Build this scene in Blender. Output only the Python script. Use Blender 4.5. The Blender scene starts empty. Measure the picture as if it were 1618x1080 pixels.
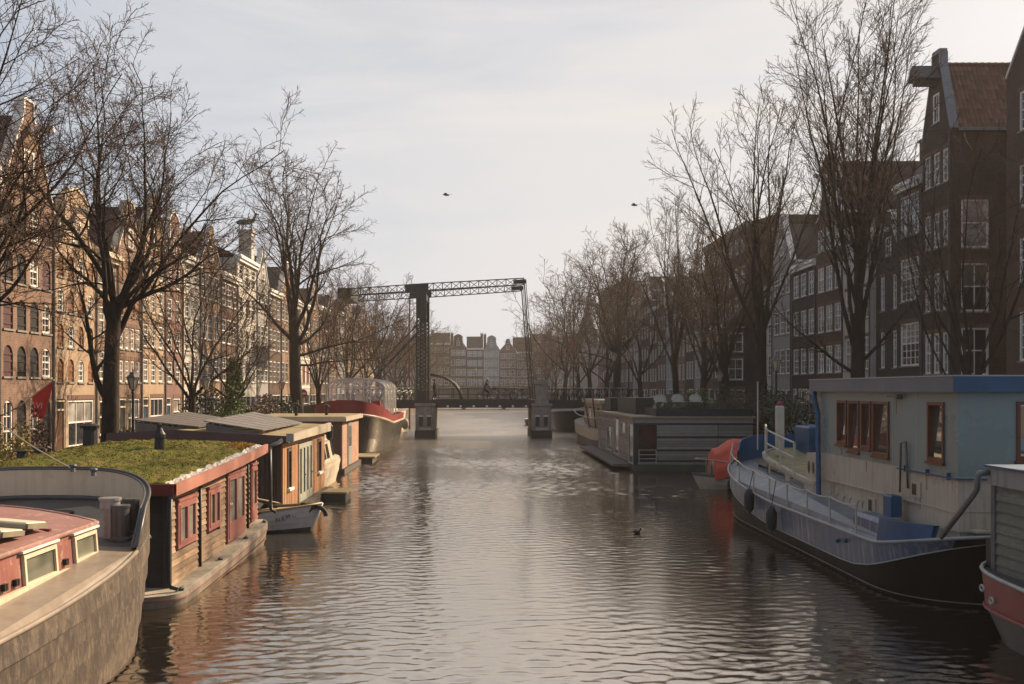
import bpy, bmesh, math, random
import numpy as np
from mathutils import Vector, Matrix

R = math.radians
PI = math.pi
scene = bpy.context.scene
C = scene.collection

# ------------------------------------------------------------------ camera
# canal runs along +Y, X to the right bank, water at z = 0, camera on a bridge 4 m above the water
cam = bpy.data.cameras.new('camera')
cam.sensor_width = 36.0
cam.lens = 36.0
cam.shift_x = 53 / 1618
cam.shift_y = 75 / 1618
cam.clip_start = 0.1
cam.clip_end = 3000
camo = bpy.data.objects.new('camera', cam)
camo.location = (0, 0, 4.0)
camo.rotation_euler = (R(90), 0, 0)
C.objects.link(camo)
scene.camera = camo

# ------------------------------------------------------------------ sky and sun
SUN_AZ, SUN_EL = 48.0, 32.0            # degrees: azimuth from +Y towards +X, elevation
world = bpy.data.worlds.new('World')
scene.world = world
world.use_nodes = True
wn = world.node_tree.nodes
wl = world.node_tree.links
for n in list(wn):
    wn.remove(n)
wo = wn.new('ShaderNodeOutputWorld')
bg = wn.new('ShaderNodeBackground')
bg.inputs['Strength'].default_value = 0.050
sky = wn.new('ShaderNodeTexSky')
sky.sky_type = 'NISHITA'
sky.sun_disc = False
sky.sun_elevation = R(SUN_EL)
sky.sun_rotation = R(SUN_AZ)
sky.air_density = 1.0
sky.dust_density = 1.6
sky.ozone_density = 1.0
sky.altitude = 0
# a veil of thin cirrus spread over the whole sky
tc = wn.new('ShaderNodeTexCoord')
mp = wn.new('ShaderNodeMapping')
mp.inputs['Scale'].default_value = (1.2, 1.2, 7.0)
mp.inputs['Rotation'].default_value = (0.10, 0.13, 0.4)
nz = wn.new('ShaderNodeTexNoise')
nz.inputs['Scale'].default_value = 1.6
nz.inputs['Detail'].default_value = 7
nz.inputs['Roughness'].default_value = 0.58
nz.inputs['Distortion'].default_value = 0.6
rp = wn.new('ShaderNodeMapRange')
rp.inputs['From Min'].default_value = 0.30
rp.inputs['From Max'].default_value = 0.75
rp.inputs['To Min'].default_value = 0.36
rp.inputs['To Max'].default_value = 0.9
mx = wn.new('ShaderNodeMix')
mx.data_type = 'RGBA'
# veil: brighter and warmer around the sun, thicker towards the horizon
_sd = (math.sin(R(SUN_AZ)) * math.cos(R(SUN_EL)), math.cos(R(SUN_AZ)) * math.cos(R(SUN_EL)), math.sin(R(SUN_EL)))
dt = wn.new('ShaderNodeVectorMath'); dt.operation = 'DOT_PRODUCT'
dt.inputs[1].default_value = _sd
r2 = wn.new('ShaderNodeMapRange')
r2.inputs['From Min'].default_value = 0.0; r2.inputs['From Max'].default_value = 1.0
r2.interpolation_type = 'SMOOTHSTEP'
mc = wn.new('ShaderNodeMix'); mc.data_type = 'RGBA'
mc.inputs['A'].default_value = (4.9, 5.75, 7.05, 1)
mc.inputs['B'].default_value = (9.0, 8.4, 7.85, 1)
wl.new(tc.outputs['Generated'], dt.inputs[0])
wl.new(dt.outputs['Value'], r2.inputs['Value'])
wl.new(r2.outputs['Result'], mc.inputs['Factor'])
wl.new(mc.outputs['Result'], mx.inputs['B'])
sz = wn.new('ShaderNodeSeparateXYZ')
wl.new(tc.outputs['Generated'], sz.inputs[0])
r3 = wn.new('ShaderNodeMapRange')
r3.inputs['From Min'].default_value = 0.0; r3.inputs['From Max'].default_value = 0.42
r3.inputs['To Min'].default_value = 0.55; r3.inputs['To Max'].default_value = 0.0
wl.new(sz.outputs['Z'], r3.inputs['Value'])
ad = wn.new('ShaderNodeMath'); ad.operation = 'ADD'; ad.use_clamp = True
wl.new(tc.outputs['Generated'], mp.inputs['Vector'])
wl.new(mp.outputs['Vector'], nz.inputs['Vector'])
wl.new(nz.outputs['Fac'], rp.inputs['Value'])
wl.new(rp.outputs['Result'], ad.inputs[0])
wl.new(r3.outputs['Result'], ad.inputs[1])
wl.new(ad.outputs[0], mx.inputs['Factor'])
wl.new(sky.outputs['Color'], mx.inputs['A'])
wl.new(mx.outputs['Result'], bg.inputs['Color'])
wl.new(bg.outputs['Background'], wo.inputs['Surface'])

sl = bpy.data.lights.new('sun', 'SUN')
sl.energy = 5.0
sl.angle = R(0.6)
sl.color = (1.0, 0.77, 0.53)
so = bpy.data.objects.new('sun', sl)
_d = Vector((math.sin(R(SUN_AZ)) * math.cos(R(SUN_EL)), math.cos(R(SUN_AZ)) * math.cos(R(SUN_EL)), math.sin(R(SUN_EL))))
so.rotation_euler = _d.to_track_quat('Z', 'Y').to_euler()
so.location = (40, 40, 60)
C.objects.link(so)

vs = scene.view_settings
vs.view_transform = 'Standard'
vs.look = 'None'
vs.exposure = 1.0
vs.gamma = 1.0
vs.use_curve_mapping = False
scene.render.engine = 'CYCLES'
cy = scene.cycles
cy.use_denoising = True
cy.max_bounces = 6
cy.diffuse_bounces = 3
cy.glossy_bounces = 4
cy.transmission_bounces = 4
cy.transparent_max_bounces = 8
cy.volume_bounces = 1
cy.sample_clamp_indirect = 6.0
cy.caustics_reflective = False
cy.caustics_refractive = False

# ------------------------------------------------------------------ materials
MATS = {}
def lerp(a, b, t): return a + (b - a) * t
def newmat(name):
    m = bpy.data.materials.new(name); m.use_nodes = True
    nt = m.node_tree
    b = nt.nodes['Principled BSDF']
    MATS[name] = m
    return m, nt, b
def hx(s):
    """sRGB hex -> linear"""
    v = [int(s[i:i+2], 16) / 255 for i in (0, 2, 4)]
    return tuple(x / 12.92 if x <= 0.04045 else ((x + 0.055) / 1.055) ** 2.4 for x in v)
def noise(nt, scale, detail=5, rough=0.6, vec=None, sc=None, dist=0.0):
    n = nt.nodes.new('ShaderNodeTexNoise')
    n.inputs['Scale'].default_value = scale
    n.inputs['Detail'].default_value = detail
    n.inputs['Roughness'].default_value = rough
    n.inputs['Distortion'].default_value = dist
    if vec is not None:
        if sc is not None:
            m = nt.nodes.new('ShaderNodeMapping')
            m.inputs['Scale'].default_value = sc
            nt.links.new(vec, m.inputs['Vector'])
            vec = m.outputs['Vector']
        nt.links.new(vec, n.inputs['Vector'])
    return n.outputs['Fac']
def maprange(nt, v, a, b, c=0.0, d=1.0):
    r = nt.nodes.new('ShaderNodeMapRange')
    for k, x in zip(('From Min', 'From Max', 'To Min', 'To Max'), (a, b, c, d)):
        r.inputs[k].default_value = x
    nt.links.new(v, r.inputs['Value'])
    return r.outputs['Result']
def mixc(nt, fac, a, b, blend='MIX'):
    m = nt.nodes.new('ShaderNodeMix'); m.data_type = 'RGBA'; m.blend_type = blend
    for key, x in (('Factor', fac), ('A', a), ('B', b)):
        if isinstance(x, (tuple, list)):
            m.inputs[key].default_value = (x[0], x[1], x[2], 1)
        elif isinstance(x, (int, float)):
            m.inputs[key].default_value = x
        else:
            nt.links.new(x, m.inputs[key])
    return m.outputs['Result']
def objvec(nt):
    t = nt.nodes.new('ShaderNodeTexCoord')
    return t.outputs['Object']
def M(name, col, rough=0.7, var=0.25, scale=2.5, metal=0.0, bump=0.0, bscale=30, streak=0.0, scol=None,
      rand=0.0, patch=0.0, pcol=None, pscale=1.2, grain=0.0, gaxis=(1, 12, 12), spec=0.35, coat=0.0, pth=(0.52, 0.68)):
    """plain surface: tone variation, vertical streaks (run-off), patches (wear), grain (wood), random tone per piece"""
    if name in MATS: return MATS[name]
    m, nt, b = newmat(name)
    v = objvec(nt)
    f = maprange(nt, noise(nt, scale, 6, 0.62, v), 0.25, 0.75)
    lo = tuple(c * (1 - var) for c in col); hi = tuple(min(1, c * (1 + var)) for c in col)
    c = mixc(nt, f, lo, hi)
    if grain:
        g = maprange(nt, noise(nt, 3.0, 5, 0.6, v, gaxis, 0.4), 0.3, 0.7)
        c = mixc(nt, g, c, tuple(x * (1 - grain) for x in col))
    if streak:
        s = maprange(nt, noise(nt, 5.0, 4, 0.6, v, (1.6, 1.6, 0.10)), 0.48, 0.72, 0, streak)
        c = mixc(nt, s, c, scol if scol else tuple(x * 0.4 for x in col))
    if patch:
        p = maprange(nt, noise(nt, pscale, 7, 0.68, v, None, 0.3), pth[0], pth[1], 0, patch)
        c = mixc(nt, p, c, pcol if pcol else tuple(x * 0.45 for x in col))
    if rand:
        oi = nt.nodes.new('ShaderNodeObjectInfo')
        hs = nt.nodes.new('ShaderNodeHueSaturation')
        nt.links.new(maprange(nt, oi.outputs['Random'], 0, 1, 1 - rand, 1 + rand), hs.inputs['Value'])
        nt.links.new(c, hs.inputs['Color'])
        c = hs.outputs['Color']
    nt.links.new(c, b.inputs['Base Color'])
    rr = maprange(nt, f, 0, 1, max(0.02, rough - 0.08), min(1, rough + 0.08))
    nt.links.new(rr, b.inputs['Roughness'])
    b.inputs['Metallic'].default_value = metal
    b.inputs['Specular IOR Level'].default_value = spec
    if coat: b.inputs['Coat Weight'].default_value = coat
    if bump:
        bn = nt.nodes.new('ShaderNodeBump')
        bn.inputs['Strength'].default_value = bump
        bn.inputs['Distance'].default_value = 0.02
        nt.links.new(noise(nt, bscale, 4, 0.6, v), bn.inputs['Height'])
        nt.links.new(bn.outputs['Normal'], b.inputs['Normal'])
    return m
def brick(name, c1, c2, mortar, bw=0.21, bh=0.065, var=0.2, rough=0.85):
    if name in MATS: return MATS[name]
    m, nt, b = newmat(name)
    v = objvec(nt)
    sx = nt.nodes.new('ShaderNodeSeparateXYZ'); nt.links.new(v, sx.inputs[0])
    ad = nt.nodes.new('ShaderNodeMath'); ad.operation = 'ADD'
    nt.links.new(sx.outputs[0], ad.inputs[0]); nt.links.new(sx.outputs[1], ad.inputs[1])
    cb = nt.nodes.new('ShaderNodeCombineXYZ')
    nt.links.new(ad.outputs[0], cb.inputs[0]); nt.links.new(sx.outputs[2], cb.inputs[1])
    t = nt.nodes.new('ShaderNodeTexBrick')
    t.inputs['Scale'].default_value = 1.0
    t.inputs['Brick Width'].default_value = bw
    t.inputs['Row Height'].default_value = bh
    t.inputs['Mortar Size'].default_value = 0.008
    t.inputs['Mortar Smooth'].default_value = 0.2
    t.inputs['Color1'].default_value = (*c1, 1); t.inputs['Color2'].default_value = (*c2, 1)
    t.inputs['Mortar'].default_value = (*mortar, 1)
    nt.links.new(cb.outputs[0], t.inputs['Vector'])
    f = maprange(nt, noise(nt, 0.9, 6, 0.65, v), 0.3, 0.7, 1 - var, 1 + var)
    hs = nt.nodes.new('ShaderNodeHueSaturation')
    nt.links.new(f, hs.inputs['Value']); nt.links.new(t.outputs['Color'], hs.inputs['Color'])
    s = maprange(nt, noise(nt, 1.6, 4, 0.6, v, (1.4, 1.4, 0.14)), 0.52, 0.78, 0, 0.45)
    c = mixc(nt, s, hs.outputs['Color'], tuple(x * 0.45 for x in c1))
    nt.links.new(c, b.inputs['Base Color'])
    b.inputs['Roughness'].default_value = rough
    b.inputs['Specular IOR Level'].default_value = 0.2
    bn = nt.nodes.new('ShaderNodeBump'); bn.inputs['Strength'].default_value = 0.5; bn.inputs['Distance'].default_value = 0.01
    nt.links.new(maprange(nt, t.outputs['Fac'], 0, 1, 1, 0), bn.inputs['Height'])
    nt.links.new(bn.outputs['Normal'], b.inputs['Normal'])
    return m
def glassmat(name, tint=(0.018, 0.02, 0.022), rough=0.03, wav=0.25, spec=0.6, ior=2.0):
    if name in MATS: return MATS[name]
    m, nt, b = newmat(name)
    v = objvec(nt)
    c = mixc(nt, maprange(nt, noise(nt, 1.1, 2, 0.5, v), 0.4, 0.65), tint, tuple(min(1, x * 2.2) for x in tint))
    nt.links.new(c, b.inputs['Base Color'])
    b.inputs['Roughness'].default_value = rough
    b.inputs['Specular IOR Level'].default_value = spec
    b.inputs['IOR'].default_value = ior
    bn = nt.nodes.new('ShaderNodeBump'); bn.inputs['Strength'].default_value = wav; bn.inputs['Distance'].default_value = 0.03
    nt.links.new(noise(nt, 1.3, 2, 0.5, v), bn.inputs['Height'])
    nt.links.new(bn.outputs['Normal'], b.inputs['Normal'])
    return m
def clearmat(name, tint=(0.8, 0.8, 0.78), alpha=0.25, rough=0.15):
    if name in MATS: return MATS[name]
    m, nt, b = newmat(name)
    b.inputs['Base Color'].default_value = (*tint, 1)
    b.inputs['Roughness'].default_value = rough
    v = objvec(nt)
    nt.links.new(maprange(nt, noise(nt, 1.5, 4, 0.6, v), 0.3, 0.7, alpha * 0.6, alpha * 1.4), b.inputs['Alpha'])
    return m

# ------------------------------------------------------------------ mesh helpers
class MB:
    """collects faces; becomes ONE mesh object"""
    def __init__(s): s.v = []; s.f = []
    def add(s, vs, fs):
        o = len(s.v); s.v.extend([tuple(p) for p in vs]); s.f.extend([tuple(i + o for i in f) for f in fs]); return s
    def box(s, x0, x1, y0, y1, z0, z1):
        return s.add([(x0,y0,z0),(x1,y0,z0),(x1,y1,z0),(x0,y1,z0),(x0,y0,z1),(x1,y0,z1),(x1,y1,z1),(x0,y1,z1)],
                     [(0,3,2,1),(4,5,6,7),(0,1,5,4),(1,2,6,5),(2,3,7,6),(3,0,4,7)])
    def cbox(s, x0, x1, y0, y1, z0, z1, c=0.02):
        """box with a chamfered top rim"""
        s.add([(x0,y0,z0),(x1,y0,z0),(x1,y1,z0),(x0,y1,z0),(x0,y0,z1-c),(x1,y0,z1-c),(x1,y1,z1-c),(x0,y1,z1-c),
               (x0+c,y0+c,z1),(x1-c,y0+c,z1),(x1-c,y1-c,z1),(x0+c,y1-c,z1)],
              [(0,3,2,1),(0,1,5,4),(1,2,6,5),(2,3,7,6),(3,0,4,7),(4,5,9,8),(5,6,10,9),(6,7,11,10),(7,4,8,11),(8,9,10,11)])
        return s
    def bar(s, p, q, w, h=None, up=(0,0,1)):
        h = w if h is None else h
        p = Vector(p); q = Vector(q); d = (q - p).normalized(); u = Vector(up)
        if abs(d.dot(u)) > 0.98: u = Vector((0, 1, 0))
        a = d.cross(u).normalized() * (w / 2); b = a.cross(d).normalized() * (h / 2)
        vs = [p-a-b, p+a-b, p+a+b, p-a+b, q-a-b, q+a-b, q+a+b, q-a+b]
        return s.add(vs, [(0,3,2,1),(4,5,6,7),(0,1,5,4),(1,2,6,5),(2,3,7,6),(3,0,4,7)])
    def tube(s, pts, r, k=6, caps=True, closed=False):
        pts = [Vector(p) for p in pts]; n = len(pts)
        rs = r if isinstance(r, (list, tuple)) else [r] * n
        ring = []; ref = None
        for i, p in enumerate(pts):
            if closed: d = pts[(i+1) % n] - pts[i-1]
            else: d = pts[min(i+1, n-1)] - pts[max(i-1, 0)]
            d.normalize()
            if ref is None:
                ref = Vector((0,0,1)) if abs(d.z) < 0.9 else Vector((1,0,0))
            a = d.cross(ref)
            if a.length < 1e-4: a = d.cross(Vector((0.3, 1, 0.2)))
            a.normalize(); b = a.cross(d); ref = b if False else ref
            for j in range(k):
                t = 2 * PI * j / k
                ring.append(p + (a * math.cos(t) + b * math.sin(t)) * rs[i])
        fs = []
        m = n if closed else n - 1
        for i in range(m):
            for j in range(k):
                i2 = (i + 1) % n
                fs.append((i*k+j, i*k+(j+1) % k, i2*k+(j+1) % k, i2*k+j))
        if caps and not closed:
            fs.append(tuple(range(k))[::-1]); fs.append(tuple((n-1)*k+j for j in range(k)))
        return s.add(ring, fs)
    def cyl(s, p, q, r, k=10, r2=None):
        return s.tube([p, q], [r, r if r2 is None else r2], k)
    def lathe(s, c, prof, k=12):
        vs = []; fs = []
        for (r, z) in prof:
            for j in range(k):
                t = 2 * PI * j / k
                vs.append((c[0] + r * math.cos(t), c[1] + r * math.sin(t), c[2] + z))
        for i in range(len(prof) - 1):
            for j in range(k):
                fs.append((i*k+j, i*k+(j+1) % k, (i+1)*k+(j+1) % k, (i+1)*k+j))
        fs.append(tuple(range(k))[::-1]); fs.append(tuple((len(prof)-1)*k+j for j in range(k)))
        return s.add(vs, fs)
    def poly(s, pts): return s.add(pts, [tuple(range(len(pts)))])
    def extrude(s, pts, vec):
        n = len(pts); vec = Vector(vec)
        vs = [Vector(p) for p in pts] + [Vector(p) + vec for p in pts]
        fs = [tuple(range(n))[::-1], tuple(range(n, 2*n))] + [(i, (i+1) % n, n+(i+1) % n, n+i) for i in range(n)]
        return s.add(vs, fs)
    def band(s, A, B, closed=True):
        n = len(A); m = n if closed else n - 1
        return s.add(list(A) + list(B), [(i, (i+1) % n, n+(i+1) % n, n+i) for i in range(m)])
    def grid(s, rows, closed=False):
        nr = len(rows); nc = len(rows[0])
        vs = [p for r in rows for p in r]; fs = []
        for i in range(nr - 1):
            for j in range(nc if closed else nc - 1):
                j2 = (j + 1) % nc
                fs.append((i*nc+j, i*nc+j2, (i+1)*nc+j2, (i+1)*nc+j))
        return s.add(vs, fs)
    def sphere(s, c, r, k=10, m=6, sc=(1,1,1)):
        rows = []
        for i in range(m + 1):
            a = PI * i / m - PI / 2
            rr = max(0.001, math.cos(a)) * r
            rows.append([(c[0]+rr*math.cos(2*PI*j/k)*sc[0], c[1]+rr*math.sin(2*PI*j/k)*sc[1], c[2]+math.sin(a)*r*sc[2]) for j in range(k)])
        return s.grid(rows, True)

OFF = {}
def fixnormals(me):
    bm = bmesh.new(); bm.from_mesh(me)
    bmesh.ops.recalc_face_normals(bm, faces=bm.faces)
    bm.to_mesh(me); bm.free()
def tomesh(name, mb, mat, off=(0,0,0), smooth=False, fix=True):
    me = bpy.data.meshes.new(name)
    vs = mb.v if off == (0,0,0) else [(p[0]-off[0], p[1]-off[1], p[2]-off[2]) for p in mb.v]
    me.from_pydata(vs, [], mb.f)
    if fix: fixnormals(me)
    if mat is not None: me.materials.append(mat)
    if smooth: me.polygons.foreach_set('use_smooth', [True] * len(me.polygons))
    me.update()
    return me
def link(name, data, parent=None, loc=(0,0,0), rz=0.0):
    o = bpy.data.objects.new(name, data)
    C.objects.link(o)
    if parent is not None:
        o.parent = parent
        if parent in OFF: OFF[o] = OFF[parent]
    o.location = loc
    if rz: o.rotation_euler = (0, 0, rz)
    return o
def part(parent, name, mb, mat, smooth=False, kind=None, label=None):
    """mesh child; coordinates are world coordinates when its thing was made with thing(), local ones with lthing()"""
    off = OFF.get(parent, (0,0,0))
    o = link(name, tomesh(name, mb, mat, off, smooth), parent)
    if kind: o['kind'] = kind
    if label: o['label'] = label
    return o
def tag(o, label, cat, group=None):
    o['label'] = label; o['category'] = cat
    if group: o['group'] = group
    return o
def thing(name, label, cat, loc, group=None):
    o = link(name, None, None, loc); o.empty_display_size = 0.2
    OFF[o] = tuple(loc)
    return tag(o, label, cat, group)
def lthing(name, label, cat, loc, rz=0.0, group=None):
    o = link(name, None, None, loc, rz); o.empty_display_size = 0.2
    return tag(o, label, cat, group)
def solo(name, mb, mat, label, cat, loc, group=None, smooth=False):
    o = link(name, tomesh(name, mb, mat, tuple(loc), smooth), None, loc)
    OFF[o] = tuple(loc)
    return tag(o, label, cat, group)
def struct(name, mb, mat, smooth=False):
    o = link(name, tomesh(name, mb, mat, (0,0,0), smooth)); o['kind'] = 'structure'
    OFF[o] = (0,0,0)
    return o
def dup(root, loc=None, rz=None, label=None, group=None, scale=None):
    def cp(o, par):
        c = o.copy(); C.objects.link(c)
        if par is not None: c.parent = par
        for ch in KIDS.get(o, []): cp(ch, c)
        return c
    KIDS = {}
    def walk(o):
        KIDS[o] = list(o.children)
        for c in KIDS[o]: walk(c)
    walk(root)
    r = cp(root, None)
    if loc is not None: r.location = loc
    if rz is not None: r.rotation_euler = (0, 0, rz)
    if scale is not None: r.scale = scale if isinstance(scale, tuple) else (scale,) * 3
    if label: r['label'] = label
    if group: r['group'] = group
    return r
def text(parent, name, body, size, mat, loc, rot, extrude=0.004, sx=1.0):
    cu = bpy.data.curves.new(name, 'FONT')
    cu.body = body; cu.size = size; cu.extrude = extrude
    cu.align_x = 'CENTER'; cu.align_y = 'CENTER'
    cu.materials.append(mat)
    off = OFF.get(parent, (0,0,0))
    tmp = bpy.data.objects.new(name + '_tmp', cu)
    C.objects.link(tmp)
    bpy.context.view_layer.update()
    me = bpy.data.meshes.new_from_object(tmp)
    bpy.data.objects.remove(tmp)
    o = link(name, me, parent, (loc[0]-off[0], loc[1]-off[1], loc[2]-off[2]))
    o.rotation_euler = rot
    o.scale = (sx, 1, 1)
    return o
def smooth01(t):
    t = max(0.0, min(1.0, t)); return t * t * (3 - 2 * t)
# ------------------------------------------------------------------ palette
WHITE = M('white_paint', (0.74, 0.71, 0.65), 0.5, 0.12, 3, streak=0.25)
GREYWHITE = M('grey_white_paint', (0.42, 0.40, 0.36), 0.55, 0.15, 3, streak=0.3)
CREAM = M('cream_paint', (0.55, 0.47, 0.34), 0.6, 0.15, 2, streak=0.35, scol=(0.25, 0.2, 0.14))
STONE = M('grey_stone', (0.24, 0.22, 0.19), 0.85, 0.25, 3, bump=0.4, streak=0.4)
BLACKM = M('black_metal', (0.015, 0.015, 0.016), 0.45, 0.3, 6)
DARKGREEN = M('bridge_green_black', (0.018, 0.022, 0.02), 0.5, 0.3, 4, streak=0.3, scol=(0.05, 0.04, 0.03))
IRON = M('iron_grey', (0.10, 0.10, 0.10), 0.5, 0.3, 4)
STEEL = M('galvanised_steel', (0.30, 0.29, 0.27), 0.42, 0.2, 4, metal=0.6)
GLASS = glassmat('window_glass')
GLASSC = glassmat('window_glass_curtain', (0.10, 0.09, 0.075), 0.08)
GLASSB = glassmat('window_glass_blind', (0.22, 0.21, 0.19), 0.10, 0.15, 0.5)
ROOFT = M('dark_roof_tile', (0.055, 0.042, 0.036), 0.8, 0.35, 2, bump=0.5, bscale=18)
ROOFR = M('red_roof_tile', (0.085, 0.044, 0.032), 0.8, 0.35, 2, bump=0.5, bscale=18)
LINT = M('lintel_brick', (0.15, 0.085, 0.06), 0.85, 0.35, 9)
SLATE = M('slate', (0.06, 0.062, 0.068), 0.6, 0.3, 3)
LEAD = M('lead_flashing', (0.16, 0.17, 0.19), 0.55, 0.2, 3)
WALLS = {
    'dark':   brick('brick_dark', (0.064, 0.039, 0.031), (0.045, 0.030, 0.025), (0.085, 0.072, 0.06)),
    'black':  M('black_render', (0.034, 0.031, 0.030), 0.75, 0.3, 1.5, streak=0.3),
    'brown':  brick('brick_brown', (0.112, 0.062, 0.044), (0.082, 0.047, 0.036), (0.10, 0.085, 0.07)),
    'red':    brick('brick_red', (0.17, 0.065, 0.042), (0.125, 0.05, 0.036), (0.15, 0.12, 0.1)),
    'tan':    brick('brick_tan', (0.27, 0.175, 0.115), (0.21, 0.135, 0.09), (0.26, 0.21, 0.16)),
    'ochre':  M('ochre_stone', (0.34, 0.245, 0.165), 0.85, 0.2, 1.6, bump=0.3, streak=0.35, scol=(0.2, 0.13, 0.08)),
    'store':  brick('brick_store', (0.215, 0.132, 0.094), (0.165, 0.10, 0.074), (0.22, 0.175, 0.135)),
    'grey':   M('grey_render', (0.26, 0.25, 0.235), 0.8, 0.2, 1.3, streak=0.4),
    'pale':   M('pale_render', (0.46, 0.43, 0.37), 0.8, 0.16, 1.3, streak=0.4),
    'blue':   M('blue_grey_sheet', (0.25, 0.27, 0.33), 0.7, 0.2, 1.0, streak=0.35),
    'rose':   brick('brick_rose', (0.20, 0.105, 0.085), (0.16, 0.085, 0.07), (0.2, 0.16, 0.14)),
}
SHUT_BLACK = M('black_shutter', (0.012, 0.012, 0.014), 0.55, 0.3, 4, grain=0.4, gaxis=(2, 2, 30))
SHUT_PURPLE = M('purple_shutter', (0.075, 0.030, 0.034), 0.6, 0.3, 4, grain=0.3, gaxis=(2, 2, 30))
SHUT_ORANGE = M('orange_shutter', (0.22, 0.095, 0.035), 0.6, 0.3, 4, grain=0.3, gaxis=(12, 12, 1))
SHUT_RED = M('red_shutter', (0.15, 0.014, 0.016), 0.6, 0.25, 4, grain=0.3, gaxis=(12, 12, 1))

# ------------------------------------------------------------------ water
def make_water():
    m, nt, b = newmat('canal_water')
    v = objvec(nt)
    b.inputs['Base Color'].default_value = (0.02, 0.017, 0.013, 1)
    # ripples too far off to be shaped one by one widen the gloss instead
    sp = nt.nodes.new('ShaderNodeSeparateXYZ'); nt.links.new(v, sp.inputs[0])
    nt.links.new(maprange(nt, sp.outputs[1], 32.0, 80.0, 0.07, 0.27), b.inputs['Roughness'])
    b.inputs['IOR'].default_value = 9.0
    b.inputs['Specular Tint'].default_value = (1.0, 0.90, 0.78, 1)
    b.inputs['Specular IOR Level'].default_value = 0.5
    # finest ripples only; the waves themselves are geometry
    fine = noise(nt, 9.0, 4, 0.6, v, (0.6, 1.2, 1), 0.3)
    bn = nt.nodes.new('ShaderNodeBump')
    bn.inputs['Strength'].default_value = 1.0
    bn.inputs['Distance'].default_value = 0.004
    nt.links.new(fine, bn.inputs['Height'])
    nt.links.new(bn.outputs['Normal'], b.inputs['Normal'])
    return m
QL, QR = -11.5, 13.7          # quay edges
ZL, ZR = 1.0, 1.5             # street levels
FL, FR = -17.5, 23.0          # facade lines
WX0, WX1 = -7.2, 13.2
def wave_mesh():
    rg = np.random.RandomState(4)
    waves = []
    for i in range(90):
        lam = 0.14 * (0.50 / 0.14) ** rg.rand()
        th = rg.normal(0, 0.62) + (PI / 2 if rg.rand() < 0.75 else -PI / 2 + 0.5)
        waves.append((2 * PI / lam * math.cos(th), 2 * PI / lam * math.sin(th), lam ** 0.95, rg.rand() * 2 * PI))
    low = [(rg.normal(0, 0.5), rg.normal(0, 0.22), rg.rand() * 6.28) for _ in range(9)]
    V = []; F = []; o = 0
    for (y0, y1, dx, dy) in ((11.0, 34.0, 0.058, 0.044), (34.0, 62.0, 0.09, 0.07), (62.0, 140.0, 0.20, 0.12)):
        nx = int(round((WX1 - WX0) / dx)) + 1; ny = int(round((y1 - y0) / dy)) + 1
        X, Y = np.meshgrid(np.linspace(WX0, WX1, nx), np.linspace(y0, y1, ny))
        Z = np.zeros_like(X)
        wv = [(a, b, c * smooth01((2 * PI / math.hypot(a, b) / dx - 1.6) / 1.6), d) for a, b, c, d in waves]
        k = 1.0 / math.sqrt(sum((math.hypot(a, b) * c) ** 2 / 2 for a, b, c, d in wv))     # rms slope of the ripples
        for a, b, c, d in wv:
            if c > 0: Z += k * c * np.sin(a * X + b * Y + d)
        u_ = np.clip((Y - 34.0) / 56.0, 0, 1); Z *= 0.084 - 0.030 * u_ * u_ * (3 - 2 * u_)
        calm = np.zeros_like(X)
        for a, b, d in low: calm += np.sin(a * X + b * Y + d)
        Z *= np.clip(0.78 + 0.22 * calm, 0.28, 1.4)
        e = np.minimum(np.minimum(X - WX0, WX1 - X) / 0.6, np.minimum(Y - 11.0, 140.0 - Y) / 1.5)
        Z[0, :] *= 0; Z[-1, :] *= 0
        Z *= np.clip(e, 0, 1)
        V.append(np.stack([X, Y, Z], -1).reshape(-1, 3))
        q = np.arange(ny - 1)[:, None] * nx + np.arange(nx - 1)[None, :]
        F.append(np.stack([q, q + 1, q + nx + 1, q + nx], -1).reshape(-1, 4) + o); o += nx * ny
    B = np.array([(-900, -120, 0), (900, -120, 0), (900, 11, 0), (-900, 11, 0), (-900, 11, 0), (WX0, 11, 0), (WX0, 140, 0), (-900, 140, 0),
                  (WX1, 11, 0), (900, 11, 0), (900, 140, 0), (WX1, 140, 0), (-900, 140, 0), (900, 140, 0), (900, 900, 0), (-900, 900, 0)], dtype=float)
    V.append(B); F.append(np.arange(16).reshape(4, 4) + o)
    V = np.concatenate(V).astype(np.float32); F = np.concatenate(F).astype(np.int32)
    me = bpy.data.meshes.new('canal_water')
    me.vertices.add(len(V)); me.vertices.foreach_set('co', V.ravel())
    me.loops.add(F.size); me.loops.foreach_set('vertex_index', F.ravel())
    me.polygons.add(len(F)); me.polygons.foreach_set('loop_start', np.arange(len(F), dtype=np.int32) * 4)
    me.polygons.foreach_set('use_smooth', np.ones(len(F), dtype=bool))
    me.materials.append(make_water()); me.update(calc_edges=True)
    return me
_wo = link('canal_water', wave_mesh()); _wo['kind'] = 'structure'
PAVE = brick('clinker_paving', (0.12, 0.075, 0.06), (0.085, 0.06, 0.05), (0.07, 0.06, 0.05), 0.2, 0.1)
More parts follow.
